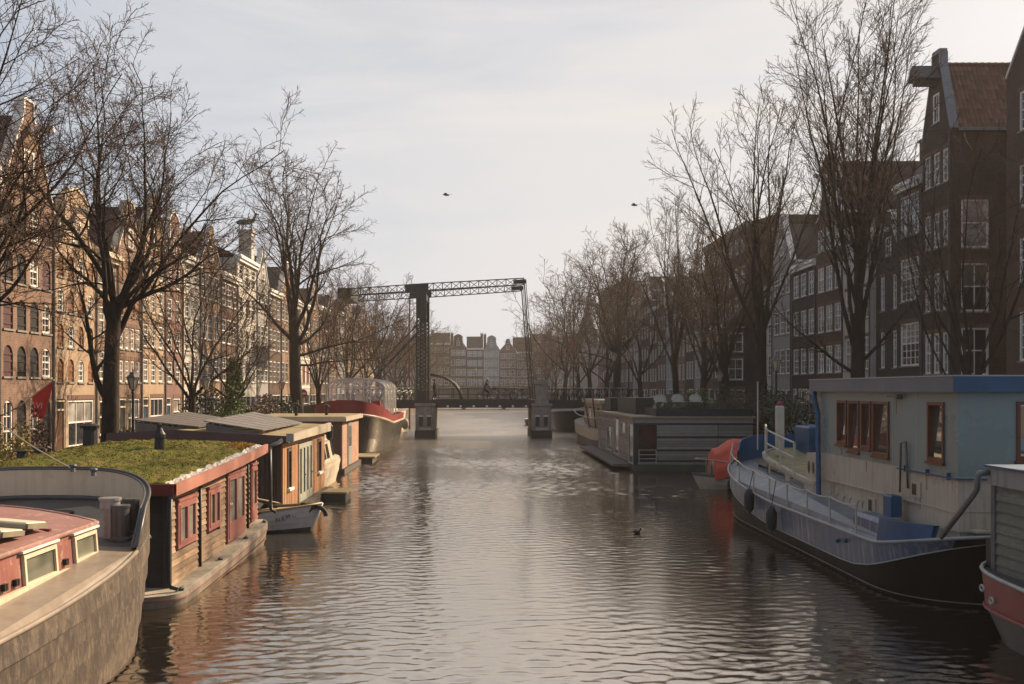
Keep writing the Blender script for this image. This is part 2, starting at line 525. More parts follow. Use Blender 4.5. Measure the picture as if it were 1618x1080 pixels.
def paving(name, col):
    m, nt, b = newmat(name)
    v = objvec(nt)
    t = nt.nodes.new('ShaderNodeTexBrick')
    t.inputs['Scale'].default_value = 1
    t.inputs['Brick Width'].default_value = 0.2; t.inputs['Row Height'].default_value = 0.1
    t.inputs['Mortar Size'].default_value = 0.006
    t.inputs['Color1'].default_value = (*col, 1); t.inputs['Color2'].default_value = (*[c * 0.7 for c in col], 1)
    t.inputs['Mortar'].default_value = (0.06, 0.055, 0.05, 1)
    nt.links.new(v, t.inputs['Vector'])
    c = mixc(nt, maprange(nt, noise(nt, 0.7, 6, 0.65, v), 0.3, 0.75, 0, 0.6), t.outputs['Color'], (0.05, 0.045, 0.04))
    nt.links.new(c, b.inputs['Base Color']); b.inputs['Roughness'].default_value = 0.85
    return m
PAVE2 = paving('street_clinkers', (0.13, 0.085, 0.07))
QW = brick('quay_brick', (0.10, 0.06, 0.045), (0.07, 0.045, 0.038), (0.08, 0.075, 0.06))
g = MB(); g.box(-900, QL, -120, 900, -2, ZL); struct('street_left', g, PAVE2)
g = MB(); g.box(QR, 900, -120, 900, -2, ZR); struct('street_right', g, PAVE2)
g = MB(); g.box(QL + 0.004, QR - 0.004, 282, 900, -2, 1.6); struct('street_end', g, PAVE2)
for nm, x0, x1, zz in (('quay_wall_left', QL, QL + 0.14, ZL), ('quay_wall_right', QR - 0.14, QR, ZR)):
    g = MB(); g.box(x0, x1, -60, 282, -1.5, zz - 0.18); q = struct(nm, g, QW)
    # coping stones laid one by one along the edge
    cs = MB(); cs.cbox(x0 - 0.12 if x0 < 0 else x0 - 0.06, x1 + 0.06 if x0 < 0 else x1 + 0.12, 0, 1.18, zz - 0.18, zz + 0.03, 0.02)
    me = tomesh('coping_stone', cs, STONE)
    for i in range(70):
        y = 20 + i * 1.2
        if y > 83: break
        link('coping_stone', me, q, (0, y, 0))
    cs = MB(); cs.box(x0 - 0.12 if x0 < 0 else x0 - 0.06, x1 + 0.06 if x0 < 0 else x1 + 0.12, 93.0, 281, zz - 0.18, zz + 0.03)
    part(q, 'coping', cs, STONE)

# ------------------------------------------------------------------ houses
WIN = {}
def window_meshes(w, h, cols, rows, fw=0.09, arch=False, style='white'):
    """frame, pane and sill meshes of a sash window, origin at the middle of the sill line, facing -Y"""
    key = (round(w, 2), round(h, 2), cols, rows, arch, style)
    if key in WIN: return WIN[key]
    fm = {'white': WHITE, 'grey': GREYWHITE, 'black': BLACKM}[style]
    f = MB(); y0, y1 = 0.03, 0.13
    f.box(-w/2, -w/2+fw, y0, y1, 0, h); f.box(w/2-fw, w/2, y0, y1, 0, h)
    f.box(-w/2+fw, w/2-fw, y0, y1, 0, fw); f.box(-w/2+fw, w/2-fw, y0, y1, h-fw, h)
    mid = h * 0.52
    f.box(-w/2+fw, w/2-fw, y0+0.015, y1, mid-0.03, mid+0.03)
    for i in range(1, cols):
        x = -w/2 + fw + (w-2*fw) * i / cols
        f.box(x-0.018, x+0.018, y0+0.03, y1-0.012, fw, mid-0.03); f.box(x-0.018, x+0.018, y0+0.03, y1-0.012, mid+0.03, h-fw)
    for j in range(1, rows):
        for (a, b) in ((fw, mid-0.03), (mid+0.03, h-fw)):
            z = a + (b-a) * j / rows
            f.box(-w/2+fw, w/2-fw, y0+0.033, y1-0.015, z-0.016, z+0.016)
    lo = MB(); lo.poly([(-w/2+fw*0.6, 0.10, fw*0.6), (w/2-fw*0.6, 0.10, fw*0.6), (w/2-fw*0.6, 0.10, mid), (-w/2+fw*0.6, 0.10, mid)])
    hi = MB(); hi.poly([(-w/2+fw*0.6, 0.10, mid), (w/2-fw*0.6, 0.10, mid), (w/2-fw*0.6, 0.10, h-fw*0.6), (-w/2+fw*0.6, 0.10, h-fw*0.6)])
    al = MB(); al.add(lo.v, lo.f).add(hi.v, hi.f)
    s = MB(); s.box(-w/2-0.07, w/2+0.07, -0.06, 0.028, -0.075, -0.003)
    lt = MB()
    nl = max(3, int(w / 0.11))
    for i in range(nl):
        a = -w/2 - 0.10 + (w + 0.2) * i / nl; b = -w/2 - 0.10 + (w + 0.2) * (i + 1) / nl - 0.012
        lt.box(a, b, -0.016 - 0.004 * (i % 2), -0.001, h + 0.004, h + 0.21)
    out = dict(frame=tomesh('window', f, fm), sill=tomesh('sill', s, STONE), lintel=tomesh('lintel', lt, LINT))
    for g_, gm in (('c', GLASS), ('k', GLASSC), ('b', GLASSB)):
        out['lo'+g_] = tomesh('pane', lo, gm); out['hi'+g_] = tomesh('pane', hi, gm); out['al'+g_] = tomesh('pane', al, gm)
    WIN[key] = out
    return out
def put_window(root, x, z, w, h, cols=2, rows=2, near=False, style='white', g='c', rz=0.0, y=0.0, sill=True, lintel=True):
    ms = window_meshes(w, h, cols, rows, style=style)
    o = link('window', ms['frame'], root, (x, y, z), rz)
    if near:
        g2 = {'c': 'cckb', 'k': 'kcbk', 'b': 'b'}[g]
        link('pane', ms['lo'+g], o); link('pane', ms['hi'+g2[int(abs(x*7.3+z*3.1)) % len(g2)]], o)
    else:
        link('pane', ms['al'+g], o)
    if sill: link('sill', ms['sill'], o)
    if near and lintel: link('lintel', ms['lintel'], o)['kind'] = 'stuff'
    return o
SHUT = {}
def put_shutter(root, x, z, w, h, mat, arched, halves=1):
    key = (round(w, 2), round(h, 2), mat.name, arched)
    if key not in SHUT:
        mb = MB(); pts = [(-w/2, 0.06, 0), (w/2, 0.06, 0)]
        if arched:
            r = w / 2
            for i in range(9):
                a = PI * i / 8
                pts.append((r * math.cos(a), 0.06, h - r + r * math.sin(a)))
        else: pts += [(w/2, 0.06, h), (-w/2, 0.06, h)]
        mb.extrude(pts, (0, 0.05, 0))
        SHUT[key] = tomesh('shutter', mb, mat)
        st = MB()
        for q in (0.18, 0.5, 0.72): st.box(-w/2+0.03, w/2-0.03, 0.035, 0.058, h*q-0.04, h*q+0.04)
        SHUT[key + ('b',)] = tomesh('batten', st, mat)
    o = link('shutter', SHUT[key], root, (x, 0, z))
    link('batten', SHUT[key + ('b',)], o)
    s = link('sill', window_meshes(w, h, 1, 1)['sill'], o)
    return o
def facade(mb, w, z0, z1, ops, mp_, reveal=0.16):
    """wall sheet with real openings; mp_(u, depth, z) maps to local space; ops: (u0, u1, za, zb, arched)"""
    us = sorted({0.0, w, *[o[0] for o in ops], *[o[1] for o in ops]}); zs = sorted({z0, z1, *[o[2] for o in ops], *[o[3] for o in ops]})
    for i in range(len(us)-1):
        for j in range(len(zs)-1):
            a, b, c, d = us[i], us[i+1], zs[j], zs[j+1]
            if b - a < 1e-5 or d - c < 1e-5: continue
            cu, cz = (a+b)/2, (c+d)/2
            if any(o[0] < cu < o[1] and o[2] < cz < o[3] for o in ops): continue
            mb.poly([mp_(a, 0, c), mp_(b, 0, c), mp_(b, 0, d), mp_(a, 0, d)])
    for o in ops:
        a, b, c, d = o[:4]
        for (p, q) in (((a, c), (a, d)), ((a, d), (b, d)), ((b, d), (b, c)), ((b, c), (a, c))):
            mb.poly([mp_(p[0], 0, p[1]), mp_(q[0], 0, q[1]), mp_(q[0], reveal, q[1]), mp_(p[0], reveal, p[1])])
        if len(o) > 4 and o[4]:
            r = (b-a)/2; cx = (a+b)/2
            arc = [(cx + r*math.cos(PI*k/8), d - r + r*math.sin(PI*k/8)) for k in range(9)]
            for k in range(8):
                p, q = arc[k], arc[k+1]
                corner = (b, d) if k < 4 else (a, d)
                mb.poly([mp_(p[0], 0.002, p[1]), mp_(q[0], 0.002, q[1]), mp_(corner[0], 0.002, corner[1])])
                mb.poly([mp_(p[0], 0.002, p[1]), mp_(q[0], 0.002, q[1]), mp_(q[0], reveal, q[1]), mp_(p[0], reveal, p[1])])
            mb.poly([mp_(arc[4][0], 0.002, arc[4][1]), mp_(b, 0.002, d), mp_(a, 0.002, d)])
GABLES = {}
def gable_outline(kind, w, h, gh):
    c = w / 2
    if kind == 'spout':
        return [(0, h), (w, h), (c+0.42, h+gh-0.55), (c+0.42, h+gh), (c-0.42, h+gh), (c-0.42, h+gh-0.55)]
    if kind == 'tri':
        return [(0, h), (w, h), (c, h+gh)]
    if kind == 'step':
        n = 5; pts = [(0, h), (w, h)]
        R_ = []
        for i in range(n):
            x = w - (w/2 - 0.4) * i / (n-1) if n > 1 else w
            R_ += [(x, h + gh * i / n), (x, h + gh * (i+1) / n)]
        L_ = [(w - x, z) for (x, z) in reversed(R_)]
        return pts[:0] + [(0, h)] + [(w, h)] + R_[1:] + L_[:-1]
    if kind == 'neck':
        n = w * 0.27; pts = [(0, h), (w, h)]
        for i in range(7):
            a = i / 6; pts.append((w - (c - n) * math.sin(a * PI / 2), h + gh * 0.45 * (1 - math.cos(a * PI / 2))))
        pts += [(c+n, h+gh*0.82), (c+n*0.6, h+gh*0.93), (c, h+gh), (c-n*0.6, h+gh*0.93), (c-n, h+gh*0.82)]
        for i in range(6, -1, -1):
            a = i / 6; pts.append(((c - n) * math.sin(a * PI / 2), h + gh * 0.45 * (1 - math.cos(a * PI / 2))))
        return pts[:2] + pts[3:-1] if True else pts
    if kind == 'bell':
        pts = [(0, h), (w, h)]; rr = []
        for i in range(1, 11):
            t = i / 10; x = c * (1 - t) ** 0.0 if False else c - (c - 0.55) * smooth01(t * 1.15)
            rr.append((c + x, h + gh * 0.9 * t))
        return pts + rr + [(c + 0.3, h + gh), (c - 0.3, h + gh)] + [(w - x, z) for (x, z) in reversed(rr)]
    return None
def house(side, y0, y1, h, kind, gh, wall, label, storeys=4, bays=3, ground='door', near=False, style='white', win=None,
          roofm=None, beam=True, chim=True, depth=10.0, shut=None, arched=False, trim=WHITE, seed=0, blank=(), band=None,
          x=None, sidewin=None, gfl=3.0, cols=2, rows=2, back=0.0, glass='cckc'):
    rnd = random.Random(seed * 77 + int(y0 * 10))
    w = y1 - y0
    if side == 'R': loc, rz = ((FR + back) if x is None else x, y1, ZR), -PI/2
    elif side == 'L': loc, rz = ((FL - back) if x is None else x, y0, ZL), PI/2
    else: loc, rz = (y0, x, 1.6), 0.0
    grp = {'R': 'houses along the right bank', 'L': 'houses along the left bank', 'E': 'houses closing the end of the canal'}[side]
    root = lthing('canal_house', label, 'house', loc, rz, grp)
    wm = WALLS[wall] if isinstance(wall, str) else wall
    ops = []; items = []
    up = (h - gfl) / max(1, storeys - 1)
    ww = win[0] if win else min(1.25, (w - 0.35) / bays - 0.24)
    for s in range(1, storeys):
        zb = gfl + up * (s - 1) + up * 0.22
        hh = min(up * 0.66, (win[1] if win else 2.0) * (1 - 0.06 * s))
        for i in range(bays):
            cx = w * (i + 0.5) / bays if bays > 1 else w / 2
            cx = w/2 + (cx - w/2) * 0.94
            ops.append((cx-ww/2, cx+ww/2, zb, zb+hh, arched))
            items.append((cx, zb, ww, hh, s, i))
    # ground floor: a door and windows, or a glazed shopfront
    g0 = []
    if ground == 'door':
        dx = w * (0.22 if rnd.random() < 0.5 else 0.78); dw = min(1.0, w * 0.24)
        ops.append((dx-dw/2, dx+dw/2, 0.30, 2.55)); g0.append(('door', dx, dw))
        rest = w - 1.3 * dw - 0.7
        wx0 = 0.35 if dx > w/2 else dx + dw/2 + 0.35
        wx1 = dx - dw/2 - 0.35 if dx > w/2 else w - 0.35
        n = 2 if wx1 - wx0 > 2.4 else 1
        for i in range(n):
            a = wx0 + (wx1-wx0) * i / n + 0.08; b = wx0 + (wx1-wx0) * (i+1) / n - 0.08
            ops.append((a, b, 0.85, 2.5)); g0.append(('win', (a+b)/2, b-a))
    elif ground == 'shop':
        ops.append((0.3, 1.2, 0.12, 2.6)); g0.append(('door', 0.75, 0.9))
        ops.append((1.5, w-0.3, 0.5, 2.55)); g0.append(('shop', (1.2+w)/2, w-1.8))
    elif ground == 'arch':
        for i in range(bays):
            cx = w/2 + (w*(i+0.5)/bays - w/2)*0.94
            ops.append((cx-ww/2, cx+ww/2, 0.2, 2.6, True)); items.append((cx, 0.2, ww, 2.4, 0, i))
    mb = MB()
    facade(mb, w, 0, h, ops, lambda u, d, z: (u, d, z))
    if sidewin:
        facade(mb, depth, 0, h, [(s_[0]-s_[2]/2, s_[0]+s_[2]/2, s_[1], s_[1]+s_[3]) for s_ in sidewin], lambda u, d, z: (w-d, u, z))
    else:
        mb.poly([(w, 0, 0), (w, depth, 0), (w, depth, h), (w, 0, h)])
    mb.poly([(0, 0, 0), (0, depth, 0), (0, depth, h), (0, 0, h)])
    mb.poly([(0, depth, 0), (w, depth, 0), (w, depth, h), (0, depth, h)])
    me = bpy.data.meshes.new('wall'); me.from_pydata(mb.v, [], mb.f); me.materials.append(wm)
    link('wall', me, root)
    for (cx, zb, a, b, s, i) in items:
        if shut and shut(s, i) is not None:
            put_shutter(root, cx, zb, a, b, shut(s, i), arched or s == 0)
        elif (s, i) not in blank:
            put_window(root, cx, zb, a, b, cols, rows, near, style, rnd.choice(glass), lintel=not arched)
    for (k, cx, a) in g0:
        if k == 'door':
            d = MB(); d.box(cx-a/2+0.06, cx+a/2-0.06, 0.09, 0.14, 0.30, 2.1)
            for (za, zb) in ((0.45, 1.0), (1.15, 1.95)): d.box(cx-a/2+0.18, cx+a/2-0.18, 0.075, 0.0895, za, zb)
            do = part(root, 'door', d, rnd.choice([DARKGREEN, BLACKM, M('door_blue', (0.03, 0.05, 0.09), 0.4), M('door_brown', (0.09, 0.045, 0.025), 0.45), GREYWHITE]))
            f = MB(); f.box(cx-a/2, cx-a/2+0.058, 0.03, 0.15, 0.3, 2.55); f.box(cx+a/2-0.058, cx+a/2, 0.03, 0.15, 0.3, 2.55); f.box(cx-a/2+0.06, cx+a/2-0.06, 0.03, 0.15, 2.1, 2.18); f.box(cx-a/2+0.06, cx+a/2-0.06, 0.03, 0.15, 2.48, 2.55)
            part(do, 'frame', f, trim)
            p_ = MB(); p_.poly([(cx-a/2+0.06, 0.1, 2.18), (cx+a/2-0.06, 0.1, 2.18), (cx+a/2-0.06, 0.1, 2.48), (cx-a/2+0.06, 0.1, 2.48)]); part(do, 'pane', p_, GLASS)
            st = MB(); st.box(cx-a/2-0.15, cx+a/2+0.15, -0.75, -0.003, 0.002, 0.15); st.box(cx-a/2-0.15, cx+a/2+0.15, -0.42, -0.003, 0.151, 0.30)
            part(root, 'steps', st, STONE)
        elif k == 'win':
            put_window(root, cx, 0.85, a, 1.65, 1, 1, near, style, rnd.choice(glass))
        else:
            put_window(root, cx, 0.5, a, 2.05, 3, 1, near, style, 'c')
    # cornice or gable, roof
    rm = roofm or (ROOFR if rnd.random() < 0.35 else ROOFT)
    if kind == 'flat':
        c = MB(); c.box(-0.02, w+0.02, -0.30, 0.3, h, h+0.14); c.box(0.0, w, -0.18, -0.003, h-0.22, h-0.003); c.box(-0.01, w+0.01, -0.24, 0.25, h+0.141, h+0.26)
        part(root, 'cornice', c, trim)
        r = MB(); t = gh
        r.add([(0.05, 0.3, h+0.26), (w-0.05, 0.3, h+0.26), (w-0.05, 2.4, h+0.26+t), (0.05, 2.4, h+0.26+t), (0.05, depth, h+0.26), (w-0.05, depth, h+0.26), (w-0.05, depth-2, h+0.26+t), (0.05, depth-2, h+0.26+t)],
              [(0,1,2,3), (3,2,6,7), (7,6,5,4), (0,3,7,4), (1,5,6,2), (0,4,5,1)])
        part(root, 'roof', r, rm)
        rt = h + 0.26 + t
    else:
        pts = gable_outline(kind, w, h, gh)
        gb = MB(); gb.extrude([(a, 0.0, b) for (a, b) in pts], (0, 0.3, 0))
        go = part(root, 'gable', gb, wm)
        # coping along the gable outline
        cp = MB(); up_pts = [(a, b) for (a, b) in pts[1:]] + [pts[0]]
        for (p, q) in zip(up_pts[:-1], up_pts[1:]):
            cp.bar((p[0], 0.15, p[1]+0.03), (q[0], 0.15, q[1]+0.03), 0.42, 0.09, up=(0, 0, 1) if abs(q[0]-p[0]) > 0.02 else (1, 0, 0))
        part(go, 'coping', cp, LEAD if trim is None else trim)
        if kind != 'tri':
            ah = min(1.5, gh * 0.36); aw = min(0.9, w * 0.2)
            f_ = put_window(root, w/2, h + gh * 0.16, aw, ah, 2, 1, False, style, 'c', y=-0.075)
        rt = h + gh - (0.55 if kind == 'spout' else gh * 0.12)
        r = MB(); r.add([(-0.06, 0.31, h), (w+0.06, 0.31, h), (w/2, 0.31, rt), (-0.06, depth, h), (w+0.06, depth, h), (w/2, depth, rt)], [(0,1,2), (3,5,4), (0,2,5,3), (1,4,5,2), (0,3,4,1)])
        part(root, 'roof', r, rm)
        gt = MB(); gt.box(w+0.061, w+0.2, 0.3, depth, h-0.12, h+0.02); gt.box(-0.2, -0.061, 0.3, depth, h-0.12, h+0.02)
        part(root, 'gutter', gt, trim or WHITE)
        if beam:
            bz = h + gh * (0.62 if kind != 'spout' else 0.70)
            b_ = MB(); b_.box(w/2-0.1, w/2+0.1, -1.0, -0.02, bz, bz+0.22); part(root, 'hoist_beam', b_, WHITE)
    if band:
        bm_ = MB()
        for s in range(1, storeys):
            zz = gfl + up * (s-1) + up * 0.06; bm_.box(0.01, w-0.01, -0.035, -0.004, zz, zz+0.16)
        part(root, 'stone_bands', bm_, band)
    if chim:
        cxs = 0.45 if rnd.random() < 0.5 else w-0.45
        c = MB(); yb = rnd.uniform(3.2, 6); c.box(cxs-0.38, cxs+0.38, yb, yb+0.6, h-0.5, rt+0.75); c.box(cxs-0.44, cxs+0.44, yb-0.06, yb+0.66, rt+0.751, rt+0.9)
        co = part(root, 'chimney', c, WALLS['brown'])
        for dx in (-0.2, 0.2):
            p_ = MB(); p_.lathe((cxs+dx, yb+0.3, rt+0.9), [(0.11, 0), (0.09, 0.3), (0.11, 0.42)], 8); part(co, 'chimney_pot', p_, ROOFR)
    dp = MB(); dp.cyl((w-0.1, -0.06, 0.0), (w-0.1, -0.06, h-0.1), 0.05, 6); part(root, 'drainpipe', dp, IRON)
    return root
# ------------------------------------------------------------------ right bank, from the nearest house on
# nearest house: only its canal front shows at the right edge of the picture
house('R', 36.5, 44.6, 16.0, 'spout', 4.6, 'brown', 'brown brick house at the right edge with a white hoist beam and hook', 5, 3, 'shop', True, win=(0.95, 2.2), seed=1, chim=False)
hk = None
HA = house('R', 49.8, 53.0, 15.2, 'spout', 4.1, 'dark', 'tall dark brick corner house with a steep tiled roof and covered hoist beam', 5, 3, 'none', True,
           win=(0.72, 2.15), seed=2, beam=False, chim=False, gfl=2.6, depth=11,
           sidewin=[(1.15, 3.2, 1.35, 2.3), (1.15, 6.3, 1.35, 2.35), (1.15, 9.4, 1.35, 2.35), (3.9, 3.2, 1.35, 2.3), (3.9, 6.3, 1.35, 2.35)], trim=LEAD, glass='kck')
for (u, z, a, b), g_ in zip([(1.15, 3.2, 1.35, 2.3), (1.15, 6.3, 1.35, 2.35), (1.15, 9.4, 1.35, 2.35), (3.9, 3.2, 1.35, 2.3), (3.9, 6.3, 1.35, 2.35)], 'ccbcc'):
    put_window(HA, 3.2, z, a, b, 2 if g_ == 'c' else 1, 1, True, 'white', g_, rz=PI/2, y=u)
# cream shop front round the corner of that house
sf = MB(); sf.box(3.203, 3.30, 0.05, 9.0, 2.15, 2.5); sf.box(3.203, 3.36, 0.0, 9.0, 2.501, 2.62)
for u in (0.1, 1.0, 2.5, 2.9, 4.6): sf.box(3.203, 3.28, u, u+0.28, 0.0, 2.149)
part(HA, 'shop_front', sf, CREAM)
for (a, b) in ((1.3, 2.48), (3.2, 4.58)):
    p_ = MB(); p_.poly([(3.212, a, 0.7), (3.212, b, 0.7), (3.212, b, 2.1), (3.212, a, 2.1)]); part(HA, 'pane', p_, GLASSC)
# covered hoist beam of that house
hb = MB(); hb.extrude([(1.05, -1.25, 18.0), (2.15, -1.25, 18.0), (1.6, -1.25, 18.75)], (0, 1.23, 0)); hb.box(1.45, 1.75, -1.15, -0.02, 17.72, 17.99)
part(HA, 'hoist_beam', hb, SLATE)
for z_, w_, h_, dx in ((12.95 + 2.35, 0.55, 1.5, 0.0), (12.95 + 2.45, 0.3, 0.7, -0.75), (12.95 + 2.45, 0.3, 0.7, 0.75)):
    pass
gt_ = MB(); gt_.box(1.18, 2.02, -0.05, 0.35, 19.301, 19.5); part(HA, 'gable_cap', gt_, STONE)
# pantiles on the slope that faces the camera, each laid on its own
tile = MB()
n_ = 5; tw, tl = 0.235, 0.36
prof = [(-tw/2 + tw*i/n_, 0.030*math.sin(i/n_*2*PI - 0.6)) for i in range(n_+1)]
for (a, b) in zip(prof[:-1], prof[1:]):
    tile.poly([(0.0 + a[1], a[0], 0), (0.0 + b[1], b[0], 0), (0.02 + b[1]*0.9, b[0], -tl), (0.02 + a[1]*0.9, a[0], -tl)])
    tile.poly([(0.02 + a[1]*0.9, a[0], -tl), (0.02 + b[1]*0.9, b[0], -tl), (-0.03, b[0], -tl), (-0.03, a[0], -tl)])
TILE = M('pantile', (0.150, 0.078, 0.050), 0.75, 0.3, 5, rand=0.35, patch=0.5, pcol=(0.05, 0.04, 0.03))
tme = tomesh('roof_tile', tile, TILE, fix=False)
rf = [c for c in HA.children if c.name.startswith('roof')][0]
e_, rdg = Vector((3.26, 0, 15.2)), Vector((1.6, 0, 18.75))
sl_ = (e_ - rdg); ln = sl_.length; ang = math.atan2(sl_.x, -sl_.z)
nr = int(ln / 0.30)
for j in range(nr):
    for i in range(19):
        t = (j * 0.30 + 0.0) / ln
        p_ = rdg + sl_ * t
        o = link('roof_tile', tme, rf, (p_.x + 0.045*math.cos(ang), 0.45 + i*0.222, p_.z + 0.045*math.sin(ang)))
        o.rotation_euler = (0, -ang, 0)
rt_ = MB(); 
for i in range(14): rt_.tube([(1.6, 0.35+i*0.33, 18.78), (1.6, 0.35+i*0.33+0.345, 18.80)], [0.12, 0.135], 8)
part(rf, 'ridge_tiles', rt_, TILE)

house('R', 53.0, 56.3, 13.4, 'flat', 2.4, 'black', 'narrow black-fronted house with tall many-paned white windows beside the corner house', 4, 1, 'shop', True, win=(2.35, 2.7), seed=3, cols=4, rows=3, gfl=3.0, glass='c')
house('R', 56.3, 60.0, 9.6, 'bell', 3.0, 'black', 'low black house with a pale gable top and narrow white casements', 3, 2, 'door', True, win=(0.6, 2.2), seed=4, back=0.3)
house('R', 60.0, 64.6, 12.2, 'flat', 2.2, 'pale', 'pale rendered house with a cream shop front behind the tall fan-shaped tree', 4, 3, 'shop', True, win=(0.9, 2.1), seed=5, trim=CREAM)
house('R', 64.6, 69.8, 13.8, 'neck', 4.2, 'brown', 'brown brick neck-gabled house right of the white cornice house', 5, 3, 'shop', True, seed=6)
house('R', 69.8, 75.2, 11.2, 'flat', 1.8, 'dark', 'dark brick house with a white cornice and rows of three windows', 4, 3, 'shop', False, seed=7)
house('R', 75.2, 80.0, 12.0, 'spout', 3.6, 'grey', 'grey spout-gabled house fifth beyond the black houses', 4, 3, 'door', False, seed=8)
house('R', 80.0, 84.8, 10.5, 'flat', 1.4, 'pale', 'pale flat-topped house just before the low black corner house', 4, 3, 'shop', False, seed=9)
house('R', 84.8, 87.4, 7.6, 'flat', 1.6, 'black', 'low black corner house showing two white windows towards the camera', 3, 1, 'door', False, seed=10, back=-3.0, depth=12,
      sidewin=[(1.3, 3.3, 1.25, 1.75), (1.3, 5.6, 1.25, 1.6), (1.3, 0.9, 1.5, 1.6)])
_hb = [o for o in C.objects if o.get('label', '').startswith('low black corner')][0]
for (u, z, a, b) in [(1.3, 3.3, 1.25, 1.75), (1.3, 5.6, 1.25, 1.6), (1.3, 0.9, 1.5, 1.6)]:
    put_window(_hb, 2.6, z, a, b, 2, 1, True, 'white', 'c', rz=PI/2, y=u)
house('R', 87.4, 104.0, 16.6, 'flat', 0.6, 'brown', 'wide tall brown brick block with a flat roof on the right bank', 6, 7, 'shop', False, seed=11, depth=14, trim=STONE)
seqR = [(104.0, 5.0, 12.4, 'flat', 1.8, 'grey', 'grey rendered house directly beyond the wide brown block'),
        (109.0, 4.6, 12.0, 'bell', 3.6, 'dark', 'dark bell-gabled house second beyond the wide brown block'),
        (113.6, 7.0, 11.0, 'flat', 2.4, 'rose', 'rose brick house with tall white windows between right bank trees'),
        (120.6, 5.0, 13.8, 'flat', 0.8, 'blue', 'narrow house wrapped in blue-grey sheeting on the right bank'),
        (125.6, 6.0, 12.4, 'neck', 4.0, 'brown', 'brown neck-gabled house just beyond the blue-grey sheeted house'),
        (131.6, 6.4, 13.0, 'flat', 1.8, 'dark', 'dark house with white cornice, second beyond the sheeted house'),
        (138.0, 7.0, 14.6, 'step', 4.0, 'brown', 'brown step-gabled house, third beyond the sheeted house'),
        (145.0, 7.5, 15.2, 'flat', 1.6, 'grey', 'grey house, fourth beyond the sheeted house on the right bank'),
        (152.5, 8.0, 16.0, 'flat', 1.0, 'rose', 'rose brick house, fifth beyond the sheeted house'),
        (160.5, 9.0, 15.5, 'neck', 4.5, 'brown', 'brown neck-gabled house, sixth beyond the sheeted house'),
        (169.5, 12.0, 18.0, 'flat', 2.0, 'dark', 'large dark block near the far right end of the canal'),
        (181.5, 14.0, 20.5, 'flat', 1.0, 'rose', 'tall square brick block at the far right with a flat parapet')]
for k, (y, wd, hh, kd, gh, wa, lb) in enumerate(seqR):
    house('R', y, y+wd, hh, kd, gh, wa, lb, 5 if hh > 12.5 else 4, 3 if wd < 8 else 5, 'shop' if k % 2 else 'door', False, seed=20+k, chim=k % 2 == 0)

# ------------------------------------------------------------------ left bank, sunlit
def shutW(s, i):
    if s == 0: return SHUT_BLACK if i in (1, 3) else None
    return [SHUT_PURPLE, SHUT_BLACK, SHUT_BLACK, None, SHUT_PURPLE, SHUT_PURPLE][(i + (s > 2)) % 6]
house('L', 33.0, 37.4, 10.4, 'step', 3.6, 'store', 'brick warehouse with arched black shutters at the left edge', 5, 3, 'arch', True, win=(0.95, 2.3), shut=shutW, arched=True, seed=40, gfl=3.1, glass='c')
house('L', 37.4, 42.2, 10.2, 'spout', 4.0, 'store', 'brick warehouse with arched shutters and the red flag on its front', 5, 4, 'arch', True, win=(0.78, 2.3), shut=shutW, arched=True, seed=41, gfl=3.1, glass='c')
def shutO(s, i): return SHUT_ORANGE if (i + s) % 3 else None
house('L', 42.2, 46.9, 8.9, 'neck', 2.8, 'ochre', 'sunlit ochre stone house with brown shutters left of the big trunk', 5, 4, 'shop', True, win=(0.62, 2.2), shut=shutO, arched=True, seed=42, trim=CREAM)
house('L', 46.9, 49.7, 9.2, 'flat', 1.6, 'tan', 'narrow ochre house standing behind the big left tree trunk', 4, 2, 'door', True, win=(0.7, 2.0), seed=43, trim=CREAM)
house('L', 49.7, 53.2, 9.6, 'bell', 2.8, 'store', 'brown brick house with close-set narrow windows right of the big trunk', 5, 4, 'shop', True, win=(0.5, 2.2), seed=44, trim=CREAM, shut=lambda s, i: SHUT_ORANGE if s > 2 else None)
house('L', 53.2, 57.2, 10.4, 'spout', 3.0, 'ochre', 'tall sunlit ochre warehouse front with three slim windows per floor', 5, 3, 'shop', True, win=(0.72, 2.4), seed=45, trim=CREAM)
house('L', 57.2, 60.6, 10.2, 'neck', 3.0, 'rose', 'narrow rose brick house with a white doorcase behind the thin forked tree', 5, 2, 'door', True, win=(0.85, 2.0), seed=46, band=None)
house('L', 60.6, 64.4, 10.8, 'flat', 1.6, 'pale', 'pale grey house with tall paired windows and white ground floor', 5, 2, 'door', False, win=(0.95, 2.1), seed=47)
